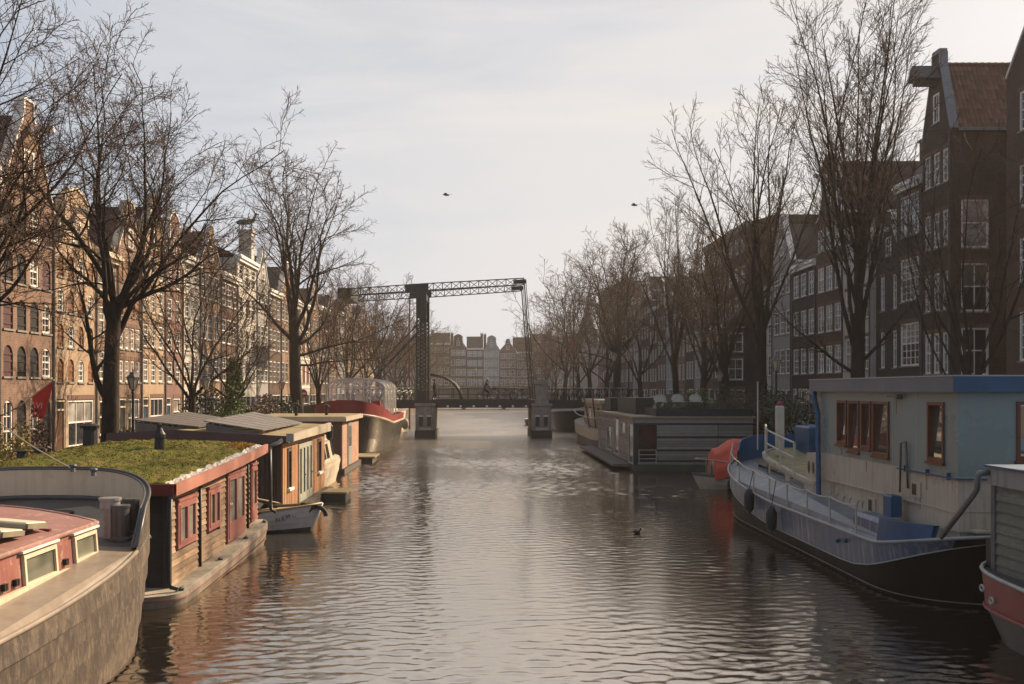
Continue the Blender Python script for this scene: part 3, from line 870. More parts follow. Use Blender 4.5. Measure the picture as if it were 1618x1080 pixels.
seqL = [(64.4, 5.2, 10.9, 'bell', 2.8, 'tan', 'tan bell-gabled house right after the pale paired-window house'),
        (69.6, 4.8, 10.8, 'flat', 2.0, 'brown', 'brown house with a white cornice behind the ivy-clad tree'),
        (74.4, 6.4, 12.6, 'flat', 1.0, 'pale', 'pale house whose roof pillar carries a green animal statue'),
        (80.8, 4.6, 11.4, 'spout', 3.0, 'grey', 'grey spout-gabled house right after the statue house'),
        (85.4, 5.4, 11.2, 'flat', 1.6, 'brown', 'brown house second after the statue house'),
        (90.8, 5.6, 11.4, 'step', 3.2, 'tan', 'tan step-gabled house just before the red shuttered one'),
        (96.4, 10.0, 11.4, 'flat', 1.8, 'pale', 'house with big dark red shutters between pale bands'),
        (106.4, 6.1, 11.0, 'neck', 3.2, 'tan', 'tan neck-gabled house right after the red shuttered house'),
        (112.5, 7.0, 12.0, 'flat', 1.8, 'brown', 'brown house second after the red shuttered house'),
        (119.5, 7.0, 11.4, 'bell', 3.4, 'red', 'red brick bell-gabled house far along the left bank'),
        (126.5, 8.0, 12.6, 'flat', 1.8, 'grey', 'grey house, fourth after the red shuttered house'),
        (134.5, 8.0, 12.0, 'neck', 3.6, 'tan', 'tan house, fifth after the red shuttered house'),
        (142.5, 9.0, 13.0, 'flat', 2.0, 'brown', 'brown house, sixth after the red shuttered house'),
        (151.5, 10.0, 12.6, 'step', 3.6, 'rose', 'rose step-gabled house, seventh after the red shuttered house'),
        (161.5, 12.0, 13.5, 'flat', 2.0, 'tan', 'tan block near the far left end of the canal')]
for k, (y, wd, hh, kd, gh, wa, lb) in enumerate(seqL):
    sh = (lambda s, i: SHUT_RED if i != 1 else None) if 'red shutters' in lb else None
    house('L', y, y+wd, hh, kd, gh, wa, lb, 5 if hh > 12.5 else 4, 3 if wd < 8 else 4, 'door' if k % 2 else 'shop', False, seed=60+k, chim=k % 2 == 1,
          shut=sh, win=(1.5, 2.1) if sh else None, band=WHITE if sh else None)
# green animal statue on its pillar
px_, py_, pz_ = FL - 0.6, 79.9, ZL + 12.6
pl = thing('statue_pillar', 'pale roof pillar on the pale left bank house', 'pillar', (px_, py_, pz_))
m_ = MB(); m_.box(px_-0.5, px_+0.5, py_-0.5, py_+0.5, pz_+0.26, pz_+2.6); m_.box(px_-0.62, px_+0.62, py_-0.62, py_+0.62, pz_+2.601, pz_+2.8); part(pl, 'shaft', m_, WALLS['pale'])
VERD = M('verdigris', (0.06, 0.12, 0.09), 0.6, 0.3, 4)
st = thing('animal_statue', 'green verdigris animal statue on the roof pillar', 'statue', (px_, py_, pz_+2.8))
b_ = MB(); z0 = pz_ + 2.8
b_.tube([(px_-0.75, py_, z0+0.62), (px_-0.4, py_, z0+0.66), (px_+0.2, py_, z0+0.66), (px_+0.55, py_, z0+0.78)], [0.14, 0.22, 0.2, 0.17], 8)
b_.tube([(px_+0.5, py_, z0+0.75), (px_+0.68, py_, z0+1.1), (px_+0.72, py_, z0+1.3)], [0.14, 0.09, 0.1], 8)
b_.tube([(px_+0.66, py_, z0+1.3), (px_+0.98, py_, z0+1.22)], [0.1, 0.05], 8)
for dx, dy in ((-0.55, 0.1), (-0.5, -0.1), (0.4, 0.1), (0.45, -0.1)):
    b_.tube([(px_+dx, py_+dy, z0+0.6), (px_+dx-0.06, py_+dy, z0+0.3), (px_+dx, py_+dy, z0+0.0)], [0.09, 0.05, 0.045], 6)
part(st, 'body', b_, VERD, True)
a_ = MB()
for s_ in (-1, 1): a_.tube([(px_+0.66, py_+0.05*s_, z0+1.38), (px_+0.55, py_+0.2*s_, z0+1.65), (px_+0.6, py_+0.26*s_, z0+1.85)], [0.03, 0.025, 0.012], 5)
part(st, 'horns', a_, VERD)

# ------------------------------------------------------------------ houses that close the view
ex = -30.0
seqE = [(6.0, 14.5, 'flat', 2.0, 'rose', 'rose house far left of the row closing the canal'), (5.4, 13.5, 'bell', 4.5, 'brown', 'brown bell-gabled house second from left in the end row'),
        (5.0, 15.0, 'flat', 2.2, 'grey', 'grey house third from left in the end row'), (5.6, 15.2, 'flat', 3.0, 'brown', 'brown broad-roofed house left of the necked gable in the end row'),
        (4.6, 14.2, 'neck', 3.8, 'brown', 'house with white neck gable left of centre in the end row'), (4.8, 13.8, 'flat', 3.4, 'brown', 'brown house with broad dark roof in the end row'),
        (4.6, 13.6, 'neck', 4.0, 'grey', 'grey narrow neck-gabled house in the middle of the end row'), (4.6, 13.0, 'bell', 3.6, 'rose', 'dark roofed house with pale curved gable in the end row'),
        (5.0, 12.8, 'flat', 4.2, 'rose', 'low rose house under a tall dark roof in the end row'), (4.6, 15.6, 'flat', 2.4, 'brown', 'brown narrow house right of the tall dark roof in the end row'),
        (5.6, 16.2, 'flat', 1.0, 'grey', 'tall grey flat house right of centre in the end row'), (6.0, 14.0, 'neck', 4.4, 'rose', 'rose necked house behind the right bank trees in the end row'),
        (6.4, 13.6, 'flat', 2.2, 'brown', 'brown house third from right in the end row'), (6.0, 14.2, 'bell', 4.2, 'tan', 'tan bell-gabled house second from right in the end row'), (7.0, 13.8, 'flat', 2.0, 'rose', 'rose house at the right end of the end row')]
for k, (wd, hh, kd, gh, wa, lb) in enumerate(seqE):
    house('E', ex, ex+wd, hh, kd, gh, wa, lb, 5, 3, 'shop' if k % 2 else 'door', False, seed=90+k, x=288.0 + (k % 3) * 0.4, chim=True)
    ex += wd
# ------------------------------------------------------------------ drawbridge across the canal, 85 m ahead
BY0, BY1 = 85.0, 90.6
BR = thing('drawbridge', 'dark iron balance-beam drawbridge on two stone piers across the canal', 'bridge', (0, 87.8, 0))
PIERST = M('pier_stone', (0.27, 0.25, 0.22), 0.85, 0.3, 2, bump=0.4, streak=0.5, scol=(0.07, 0.06, 0.05), patch=0.5, pcol=(0.09, 0.08, 0.07))
PIERD = M('pier_base', (0.035, 0.032, 0.028), 0.7, 0.3, 2)
PLANKD = M('deck_planks', (0.08, 0.065, 0.05), 0.85, 0.3, 2, grain=0.4, gaxis=(2, 14, 1))
for (x0, x1) in ((-5.2, -3.62), (4.42, 6.02)):
    p = MB(); p.cbox(x0, x1, BY0-0.55, BY1+0.5, 0.62, 2.62, 0.05); po = part(BR, 'pier', p, PIERST)
    q = MB(); q.box(x0-0.06, x1+0.06, BY0-0.6, BY1+0.55, -1.5, 0.6); part(po, 'pier_base', q, PIERD)
    q = MB(); q.box(x0-0.08, x1+0.08, BY0-0.62, BY1+0.58, 2.62, 2.86); part(po, 'coping', q, PIERST)
    for k in (0, 1):
        cx = x0 + 0.45 + k * 0.68
        q = MB(); q.box(cx-0.16, cx+0.16, BY0-0.63, BY0-0.553, 0.95, 1.75); part(po, 'recess_panel', q, PIERD)
        q = MB(); q.box(cx-0.19, cx+0.19, BY0-0.70, BY0-0.553, 1.76, 1.86); part(po, 'recess_lintel', q, WHITE)
    q = MB(); q.box(x0+0.3, x1-0.3, BY0-0.66, BY0-0.553, 0.64, 0.84); part(po, 'ledge', q, GREYWHITE)
# abutments behind the piers
for (x0, x1, nm) in ((QL, -9.3, 'abutment'), (11.4, QR, 'abutment')):
    q = MB(); q.box(x0, x1, BY0-0.2, BY1+0.2, -1.5, 2.3); part(BR, nm, q, QW)
def deck(x0, x1, z, nm):
    d = MB(); d.box(x0, x1, BY0, BY1, z-0.12, z); do = part(BR, nm, d, PLANKD)
    gd = MB()
    for yy in (BY0-0.16, BY1+0.004): gd.box(x0, x1, yy, yy+0.155, z-0.62, z+0.06)
    gd.box(x0, x1, BY0-0.22, BY0-0.161, z-0.08, z+0.06); gd.box(x0, x1, BY0-0.22, BY0-0.161, z-0.62, z-0.54)
    part(do, 'girder', gd, DARKGREEN)
    return do
dk = deck(-3.6, 4.4, 3.10, 'lifting_deck')
deck(-11.6, -3.62, 3.06, 'fixed_deck'); deck(4.42, 13.8, 3.06, 'fixed_deck')
for i in range(7):
    x = -2.55 + i * 1.08
    q = MB(); q.box(x-0.09, x+0.09, BY0-0.26, BY0-0.165, 2.53, 2.69); part(dk, 'reflector', q, WHITE)
# ramps joining the streets
for (xa, za, xb, zb) in ((-11.6, 3.05, -26.0, ZL-0.05), (13.8, 3.05, 27.0, ZR-0.05)):
    q = MB(); q.extrude([(xa, BY0-0.1, za), (xb, BY0-0.1, zb), (xb, BY0-0.1, -1), (xa, BY0-0.1, -1)], (0, BY1-BY0+0.2, 0)); part(BR, 'approach_ramp', q, QW)
# railings
def railing(x0, x1, y, z, n):
    r = MB()
    for h_, t in ((0.95, 0.055), (0.48, 0.035)): r.bar((x0, y, z+h_), (x1, y, z+h_), t)
    ro = part(BR, 'railing', r, DARKGREEN)
    pm = MB(); pm.box(-0.03, 0.03, -0.03, 0.03, 0, 0.93); pm.sphere((0, 0, 1.0), 0.055, 6, 4)
    me = tomesh('railing_post', pm, DARKGREEN)
    off = OFF[BR]
    for i in range(n):
        link('railing_post', me, ro, (x0 + (x1-x0)*i/(n-1) - off[0], y - off[1], z - off[2]))
for y in (BY0+0.05, BY1-0.05):
    railing(-3.5, 4.3, y, 3.10, 7)
    railing(-11.4, -5.3, y, 3.06, 6)
    railing(6.1, 13.6, y, 3.06, 7)
# gate pillar on the right pier
for yy in (BY0-0.2, BY1-0.75):
    q = MB(); q.box(4.75, 5.75, yy, yy+0.95, 2.861, 4.45); po = part(BR, 'gate_pillar', q, PIERST)
    q = MB(); q.box(4.62, 5.88, yy-0.12, yy+1.07, 4.451, 4.62); q.box(4.70, 5.80, yy-0.05, yy+1.0, 4.621, 4.82); part(po, 'pillar_cap', q, PIERST)
    q = MB(); q.box(4.68, 5.82, yy-0.07, yy+1.02, 2.87, 3.15); part(po, 'pillar_foot', q, PIERST)
# tower: two lattice columns joined by a portal beam
TX = -4.75
for yy in (BY0+0.1, BY1-0.1):
    c = MB(); hw, hd = 0.36, 0.22
    for sx in (-1, 1):
        for sy in (-1, 1): c.box(TX+sx*hw-0.06, TX+sx*hw+0.06, yy+sy*hd-0.06, yy+sy*hd+0.06, 2.87, 12.2)
    for k in range(18):
        z0, z1 = 3.9 + k*0.34, 3.9 + (k+1)*0.34
        for sy in (-1, 1):
            c.bar((TX-hw, yy+sy*hd, z0), (TX+hw, yy+sy*hd, z1), 0.05, 0.07); c.bar((TX+hw, yy+sy*hd, z0), (TX-hw, yy+sy*hd, z1), 0.05, 0.07)
    co = part(BR, 'tower_column', c, DARKGREEN)
    q = MB(); q.box(TX-hw, TX+hw, yy-hd, yy+hd, 2.875, 3.9); q.box(TX-hw, TX+hw, yy-hd+0.02, yy+hd-0.02, 9.9, 12.15)
    part(co, 'column_plate', q, DARKGREEN)
    # struts down to the left approach
    s_ = MB(); s_.bar((TX-0.4, yy, 9.3), (-9.6, yy, 4.6), 0.09, 0.10); s_.bar((TX-0.4, yy, 8.5), (-9.1, yy, 4.4), 0.08, 0.08); s_.bar((-9.6, yy, 4.6), (-9.5, yy, 3.07), 0.14)
    part(BR, 'strut', s_, DARKGREEN)
    # quadrant guide arc
    arc = [(-4.0 + 2.55*math.sin(a), yy, 3.12 + 2.1*math.cos(a)) for a in [i/12*PI/2 for i in range(13)]]
    s_ = MB(); s_.tube(arc, 0.10, 8); part(BR, 'quadrant_arc', s_, DARKGREEN, True)
q = MB(); q.box(TX-0.35, TX+0.35, BY0+0.4, BY1-0.4, 11.6, 12.1); q.box(TX-0.2, TX+0.2, BY0+0.4, BY1-0.4, 10.2, 10.5); part(BR, 'portal_beam', q, DARKGREEN)
def zc(x):    # centre line of the balance beams
    return 12.45 + (x - TX) * 0.062
for yy in (BY0+0.1, BY1-0.1):
    def hh(x): return 0.33 - 0.06 * abs(x - TX) / 8.8
    t = MB(); xs = [-11.3 + i * (15.1/20) for i in range(21)]
    for a, b in zip(xs[:-1], xs[1:]):
        for sgn in (-1, 1): t.bar((a, yy, zc(a)+sgn*hh(a)), (b, yy, zc(b)+sgn*hh(b)), 0.12, 0.075)
        t.bar((a, yy, zc(a)-hh(a)), (b, yy, zc(b)+hh(b)), 0.05, 0.045); t.bar((a, yy, zc(a)+hh(a)), (b, yy, zc(b)-hh(b)), 0.05, 0.045)
        t.bar((a, yy, zc(a)-hh(a)), (a, yy, zc(a)+hh(a)), 0.07, 0.06)
    bo = part(BR, 'balance_beam', t, DARKGREEN)
    q = MB(); q.extrude([(TX-1.35, yy-0.1, zc(TX-1.35)-0.36), (TX+0.6, yy-0.1, zc(TX+0.6)-0.36), (TX+0.6, yy-0.1, zc(TX+0.6)+0.36), (TX-1.35, yy-0.1, zc(TX-1.35)+0.36)], (0, 0.2, 0)); part(bo, 'gusset_plate', q, DARKGREEN)
    xe = 3.8
    q = MB(); q.tube([(xe-0.9, yy, zc(xe-0.9)), (xe, yy, zc(xe)), (xe+0.18, yy, zc(xe+0.18))], [0.16, 0.2, 0.17], 8); part(bo, 'beam_end', q, DARKGREEN)
    rd = MB(); rd.cyl((xe, yy, zc(xe)), (4.55, yy+0.0, 3.2), 0.055, 6); rd.cyl((xe+0.14, yy, zc(xe)), (4.72, yy, 3.2), 0.03, 5); part(BR, 'lifting_rod', rd, DARKGREEN)
q = MB(); q.cbox(-11.7, -10.6, BY0-0.02, BY1+0.02, zc(-11.2)-0.48, zc(-11.2)+0.4, 0.06); part(BR, 'counterweight', q, DARKGREEN)

# ------------------------------------------------------------------ second bridge: brick arches further on
B2 = thing('arch_bridge', 'grey brick arch bridge low over the water far behind the drawbridge', 'bridge', (1.1, 209, 0))
def z2(x): return 3.2 + 1.35 * math.cos(max(-1, min(1, (x-1.1)/16)) * PI / 2)
xs = [-14.0 + i for i in range(31)]
def soff(x):
    for c0 in (-7.0, 1.1, 9.2):
        if abs(x-c0) < 3.75: return 0.05 + 2.75 * math.sqrt(max(0, 1 - ((x-c0)/3.75)**2))
    return -1.0
xf = [-14.0 + i*0.25 for i in range(121)]
m_ = MB()
for yy in (206.0, 212.0):
    m_.add([(x, yy, soff(x)) for x in xf] + [(x, yy, z2(x)) for x in xf], [(i, i+1, 121+i+1, 121+i) for i in range(120)])
m_.grid([[(x, 206.0, soff(x)) for x in xf], [(x, 212.0, soff(x)) for x in xf]]); m_.grid([[(x, 206.0, z2(x)) for x in xf], [(x, 212.0, z2(x)) for x in xf]])
part(B2, 'arches', m_, M('far_bridge_brick', (0.13, 0.115, 0.10), 0.9, 0.25, 1, streak=0.4))
m_ = MB()
for a, b in zip(xs[:-1], xs[1:]): m_.bar((a, 205.9, z2(a)+0.05), (b, 205.9, z2(b)+0.05), 0.4, 0.22)
part(B2, 'coping', m_, STONE)
m_ = MB()
for a, b in zip(xs[:-1], xs[1:]):
    for h_ in (0.95, 0.55): m_.bar((a, 206.0, z2(a)+h_), (b, 206.0, z2(b)+h_), 0.06)
for a in xs: m_.box(a-0.04, a+0.04, 205.96, 206.04, z2(a), z2(a)+1.0)
part(B2, 'railing', m_, DARKGREEN)
# ------------------------------------------------------------------ hull tools
def outline(cx, hb, y0, y1, bow=4.0, nb=2.5, stern=2.0, ns=3.0, m=14, k=10):
    """half outline from the y0 end to the y1 end on the +X side, as (half breadth, y)"""
    pts = []
    for i in range(m + 1):
        t = i / m * PI / 2
        pts.append((hb * math.sin(t) ** (2/ns), y0 + stern * (1 - math.cos(t) ** (2/ns))))
    ya, yb = y0 + stern, y1 - bow
    for i in range(1, k): pts.append((hb, ya + (yb-ya) * i / k))
    for i in range(m + 1):
        t = i / m * PI / 2
        pts.append((hb * math.cos(t) ** (2/nb), yb + bow * math.sin(t) ** (2/nb)))
    return pts
def ring(half, cx, zf, sc=1.0, inset=0.0, y0=None, y1=None, off=0.0, rake0=0.0, rake1=0.0):
    """closed loop from a half outline; zf(y) gives height; sc scales the breadth; off moves it inwards; rakes pull the ends in"""
    ya, yb = half[0][1], half[-1][1]
    def tr(h, y):
        t = (y - ya) / (yb - ya)
        yy = y + rake0 * (1 - t) ** 3 - rake1 * t ** 3
        mid = (ya + yb) / 2
        if off:
            L = (yb - ya) / 2
            yy = mid + (yy - mid) * (1 - off / L)
            h = max(0.0, h * sc - off) if h > 1e-6 else 0.0
            return h, yy
        return h * sc, yy
    R_ = []; 
    for (h, y) in half:
        a, b = tr(h, y); R_.append((cx + a, b, zf(b)))
    L_ = []
    for (h, y) in reversed(half[1:-1]):
        a, b = tr(h, y); L_.append((cx - a, b, zf(b)))
    return R_ + L_

# ------------------------------------------------------------------ old barge, lower left
def hullmat():
    m, nt, b = newmat('weathered_hull')
    v = objvec(nt)
    c = mixc(nt, maprange(nt, noise(nt, 2.2, 8, 0.7, v), 0.3, 0.7), (0.05, 0.038, 0.028), (0.12, 0.092, 0.067))
    d1 = maprange(nt, noise(nt, 3.2, 12, 0.78, v, (1.2, 1.2, 0.55)), 0.465, 0.525, 0, 0.92)
    c = mixc(nt, d1, c, (0.040, 0.031, 0.027))
    d2 = maprange(nt, noise(nt, 7.0, 10, 0.82, v, (1.2, 1.2, 0.5)), 0.50, 0.62, 0, 0.75)
    c = mixc(nt, d2, c, (0.175, 0.137, 0.10))
    d3 = maprange(nt, noise(nt, 1.3, 5, 0.6, v, (2.4, 2.4, 0.06)), 0.62, 0.70, 0, 0.5)
    c = mixc(nt, d3, c, (0.075, 0.062, 0.022))
    oi = nt.nodes.new('ShaderNodeObjectInfo'); hs = nt.nodes.new('ShaderNodeHueSaturation')
    nt.links.new(maprange(nt, oi.outputs['Random'], 0, 1, 0.82, 1.15), hs.inputs['Value']); nt.links.new(c, hs.inputs['Color'])
    nt.links.new(hs.outputs['Color'], b.inputs['Base Color']); b.inputs['Roughness'].default_value = 0.75; b.inputs['Specular IOR Level'].default_value = 0.3
    bn = nt.nodes.new('ShaderNodeBump'); bn.inputs['Strength'].default_value = 0.9; bn.inputs['Distance'].default_value = 0.02
    nt.links.new(noise(nt, 11, 8, 0.75, v, (1.3, 1.3, 0.6)), bn.inputs['Height']); nt.links.new(bn.outputs['Normal'], b.inputs['Normal'])
    return m
HULLW = hullmat()
DECKT = M('tan_deck', (0.235, 0.19, 0.145), 0.38, 0.25, 1.4, patch=0.6, pcol=(0.15, 0.12, 0.09), pscale=2, streak=0.3)
DECKG = M('grey_steel_deck', (0.075, 0.068, 0.062), 0.4, 0.35, 1.3, patch=0.5, pcol=(0.16, 0.13, 0.1), pscale=2.2)
BEIGE = M('beige_bulwark', (0.60, 0.48, 0.33), 0.6, 0.1, 1.2, streak=0.3, scol=(0.3, 0.22, 0.14), patch=0.25, pcol=(0.30, 0.22, 0.15), pscale=3)  # beige paint, lightened to stand in for sunlight on the inner face
PINK = M('faded_red_roof', (0.225, 0.118, 0.10), 0.5, 0.2, 0.8, patch=0.75, pcol=(0.33, 0.235, 0.20), pscale=7.0, pth=(0.575, 0.61))
PINKW = M('faded_red_wall', (0.22, 0.078, 0.062), 0.55, 0.25, 1.2, streak=0.7, scol=(0.29, 0.16, 0.13), patch=0.85, pcol=(0.33, 0.22, 0.17), pscale=7.0, pth=(0.575, 0.61))
LID = M('cream_lid', (0.50, 0.45, 0.33), 0.5, 0.2, 2, streak=0.3, patch=0.4, pcol=(0.28, 0.22, 0.14))
BX = -7.42
hf = outline(BX, 2.52, 1.5, 17.85, bow=5.2, nb=3.0, stern=2.5, ns=3.0, m=22, k=12)
def dkz(y): return 1.40 + 0.66 * max(0.0, (y - 11.0) / 6.6) ** 2
def bwz(y):
    return dkz(y) + (0.05 + 0.47 * smooth01((y - 14.75) / 0.9))
OB = thing('old_barge', 'weathered brown barge with a faded red cabin in the lower left corner', 'barge', (BX, 9, 0))
NS = 7
levels = [i / NS for i in range(NS + 1)]
def lev(t, out=0.0):
    sc = 0.90 + 0.10 * math.sin(t * PI / 2) + out
    return ring(hf, BX, lambda y, t=t: lerp(-0.55, dkz(y) , t), sc, rake1=0.55 * (1 - t), rake0=0.5 * (1 - t))
for i in range(NS):
    m_ = MB(); m_.band(lev(levels[i], 0.004), lev(levels[i], 0.012)); m_.band(lev(levels[i], 0.012), lev(levels[i+1] - 0.012, 0.0)); m_.band(lev(levels[i+1]-0.012, 0.0), lev(levels[i+1], -0.006))
    part(OB, 'strake', m_, HULLW, True)
m_ = MB(); m_.poly(ring(hf, BX, dkz, 0.995)); part(OB, 'deck', m_, DECKT)
fd = MB(); rr = [p for p in ring(hf, BX, lambda y: dkz(y) + 0.012, 1.0, off=0.13) if p[1] > 15.05]
rr = sorted([p for p in rr if p[0] >= BX], key=lambda p: p[1]) + sorted([p for p in rr if p[0] < BX], key=lambda p: -p[1]); fd.poly(rr)
part(OB, 'foredeck', fd, DECKG)
half_b = [q for q in hf if q[1] > 14.6]
full = [(BX + h, y) for (h, y) in half_b] + [(BX - h, y) for (h, y) in reversed(half_b[:-1])]
inn = []
for (x, y) in full:
    dx, dy = x - BX, y - 12.6; n = math.hypot(dx/2.52**2, dy/5.2**2) or 1
    nx, ny = dx/2.52**2/n, dy/5.2**2/n
    inn.append((x - nx*0.075, y - ny*0.075))
o_lo = [(x, y, dkz(y)+0.001) for (x, y) in full]; o_hi = [(x, y, bwz(y)) for (x, y) in full]
i_lo = [(x, y, dkz(y)+0.014) for (x, y) in inn]; i_hi = [(x, y, bwz(y)) for (x, y) in inn]
m_ = MB(); m_.band(o_lo, o_hi, False); bo = part(OB, 'bulwark_outside', m_, HULLW, True)
m_ = MB(); m_.band(i_lo, i_hi, False); part(OB, 'bulwark_inside', m_, BEIGE, True)
m_ = MB(); m_.band(o_hi, i_hi, False); m_.tube([(x, y, z+0.012) for (x, y, z) in o_hi], 0.022, 6); m_.tube([(x, y, z+0.006) for (x, y, z) in i_hi], 0.016, 6)
part(OB, 'bulwark_rail', m_, M('rail_grey', (0.09, 0.085, 0.08), 0.35, 0.3, 3, metal=0.2), True)
m_ = MB(); m_.tube([p for p in ring(hf, BX, lambda y: dkz(y)+0.012, 1.0) if p[1] < 14.9 and p[0] > BX][::1], 0.032, 6); part(OB, 'rubbing_rail', m_, DECKT, True)
m_ = MB(); m_.tube([(x - 0.06*(x-BX)/2.5, y, dkz(y)+0.03) for (x, y) in inn if y > 15.2], 0.05, 6); part(OB, 'deck_gutter', m_, DECKG, True)
# cabin
cx0, cx1, cyf = -9.35, -5.5, 14.9
def rz_(x, y): return dkz(min(y, 14.9)) * 0.0 + 2.06 + 0.25 * (1 - ((x - (cx0+cx1)/2) / ((cx1-cx0)/2)) ** 2)
m_ = MB()
m_.poly([(cx1, 3, 1.3), (cx1, cyf, 1.3), (cx1-0.06, cyf-0.05, 2.06), (cx1-0.06, 3, 2.06)])
m_.poly([(cx0, 3, 1.3), (cx0, cyf, 1.3), (cx0+0.06, cyf-0.05, 2.06), (cx0+0.06, 3, 2.06)])
xs_ = [cx0+0.06 + (cx1-cx0-0.12)*i/14 for i in range(15)]
m_.poly([(cx1, cyf, 1.3)] + [(x, cyf-0.05, rz_(x, 0)) for x in reversed(xs_)] + [(cx0, cyf, 1.3)])
m_.poly([(cx1, 3, 1.3)] + [(x, 3, rz_(x, 0)) for x in reversed(xs_)] + [(cx0, 3, 1.3)])
cb_ = part(OB, 'cabin_wall', m_, PINKW)
m_ = MB(); m_.grid([[(x, y, rz_(x, y)+0.012) for x in [cx0] + xs_[1:-1] + [cx1-0.02]] for y in (2.96, 6, 9, 12, cyf+0.0)])
m_.tube([(cx1-0.04, 2.96, 2.065), (cx1-0.04, cyf-0.02, 2.065)], 0.035, 6); m_.tube([(x, cyf-0.03, rz_(x, 0)) for x in xs_], 0.035, 6)
part(OB, 'cabin_roof', m_, PINK, True)
m_ = MB(); m_.box(cx1+0.002, cx1+0.05, 3, cyf+0.02, 1.36, dkz(14)+0.08); part(OB, 'cabin_skirting', m_, CREAM)
GLB = glassmat('barge_glass', (0.10, 0.10, 0.075), 0.12)
for (ya, yb) in ((13.98, 14.78), (12.42, 13.38), (10.6, 11.6), (8.8, 9.8)):
    zb0, zt0 = 1.58 + 0.02*(ya-12), 1.98
    f = MB()
    def q_(y, z, d=0.0): return (cx1 - 0.06*(z-1.3)/0.76 + d, y, z)
    for (a, b, c, d) in ((ya, ya+0.05, zb0, zt0), (yb-0.05, yb, zb0, zt0), (ya+0.051, yb-0.051, zb0, zb0+0.05), (ya+0.051, yb-0.051, zt0-0.05, zt0)):
        f.add([q_(a, c, 0.0), q_(b, c, 0.0), q_(b, d, 0.0), q_(a, d, 0.0), q_(a, c, 0.045), q_(b, c, 0.045), q_(b, d, 0.045), q_(a, d, 0.045)], [(4,5,6,7), (0,1,5,4), (1,2,6,5), (2,3,7,6), (3,0,4,7)])
    wo_ = part(OB, 'window', f, CREAM)
    p_ = MB(); p_.poly([q_(ya+0.04, zb0+0.04, 0.012), q_(yb-0.04, zb0+0.04, 0.012), q_(yb-0.04, zt0-0.04, 0.012), q_(ya+0.04, zt0-0.04, 0.012)]); part(wo_, 'pane', p_, GLB)
    f = MB(); f.bar(q_(ya-0.06, zt0+0.045, 0.03), q_(yb+0.06, zt0+0.045, 0.03), 0.07, 0.03); part(wo_, 'rain_strip', f, WHITE)
for (ya) in (13.62, 12.15, 11.85, 11.6):
    f = MB()
    for dy in (0, 0.055): f.box(cx1-0.03, cx1+0.022, ya+dy, ya+dy+0.035, 1.66, 1.74)
    part(OB, 'hinge', f, BLACKM)
# skylight lids lying open on the roof
lid = MB(); lid.cbox(-0.95, 0.62, -0.30, 0.30, 0.0, 0.06, 0.015)
rim = MB(); rim.box(-0.95, 0.62, -0.32, -0.301, -0.02, 0.03); rim.box(0.621, 0.645, -0.30, 0.30, -0.02, 0.045)
lm_, rm_ = tomesh('skylight_lid', lid, LID), tomesh('lid_rim', rim, M('lid_edge', (0.20, 0.17, 0.12), 0.6))
for i, (y, z) in enumerate(((13.2, 2.28), (12.52, 2.27), (11.84, 2.26), (11.16, 2.26))):
    o = link('skylight_lid', lm_, OB, (-6.32 - OFF[OB][0], y - OFF[OB][1], z)); o.rotation_euler = (R(-6), R(4.5), 0)
    link('lid_rim', rm_, o)
m_ = MB(); m_.box(-7.25, -5.85, 10.9, 13.45, 2.10, 2.22); part(OB, 'skylight_coaming', m_, DECKG)
m_ = MB(); m_.box(-6.1, -5.68, 13.55, 13.62, 2.06, 2.15); part(OB, 'roof_cleat', m_, M('dark_red', (0.11, 0.02, 0.018), 0.5))
# flues on the foredeck
FL_ = thing('steel_flue', 'steel chimney flue with a flat cap on the barge foredeck', 'flue', (-5.62, 15.62, dkz(15.62)))
m_ = MB(); zz = dkz(15.6)+0.01; m_.lathe((-5.62, 15.62, zz), [(0.10, 0), (0.10, 0.30), (0.115, 0.30), (0.115, 0.38), (0.09, 0.38), (0.09, 0.46), (0.15, 0.46), (0.15, 0.58), (0.17, 0.58), (0.17, 0.62), (0.02, 0.63)], 16); part(FL_, 'pipe', m_, STEEL, False)
for (x, y, h_, lb) in ((-5.42, 15.52, 0.50, 'dark round vent drum at the edge of the barge foredeck'), (-5.40, 15.92, 0.50, 'dark vent drum behind the other one on the foredeck')):
    V = thing('vent_drum', lb, 'vent', (x, y, dkz(y)))
    m_ = MB(); m_.lathe((x, y, dkz(y)+0.01), [(0.125, 0), (0.125, h_), (0.14, h_), (0.14, h_+0.03), (0.11, h_+0.035)], 16); part(V, 'drum', m_, M('dark_zinc', (0.09, 0.085, 0.08), 0.4, 0.25, 4, metal=0.4))
    m_ = MB(); m_.lathe((x, y, dkz(y)+0.005), [(0.17, 0), (0.17, 0.04), (0.13, 0.06)], 12); part(V, 'foot', m_, DECKG)
ht = MB(); ht.lathe((-6.9, 16.9, dkz(16.9)+0.012), [(0.22, 0), (0.22, 0.04), (0.2, 0.05)], 14)
solo('deck_hatch', ht, BLACKM, 'small round dark hatch lid on the barge foredeck', 'hatch', (-6.9, 16.9, dkz(16.9)))
for i, t_ in enumerate((10.8, 15.6)):
    pass
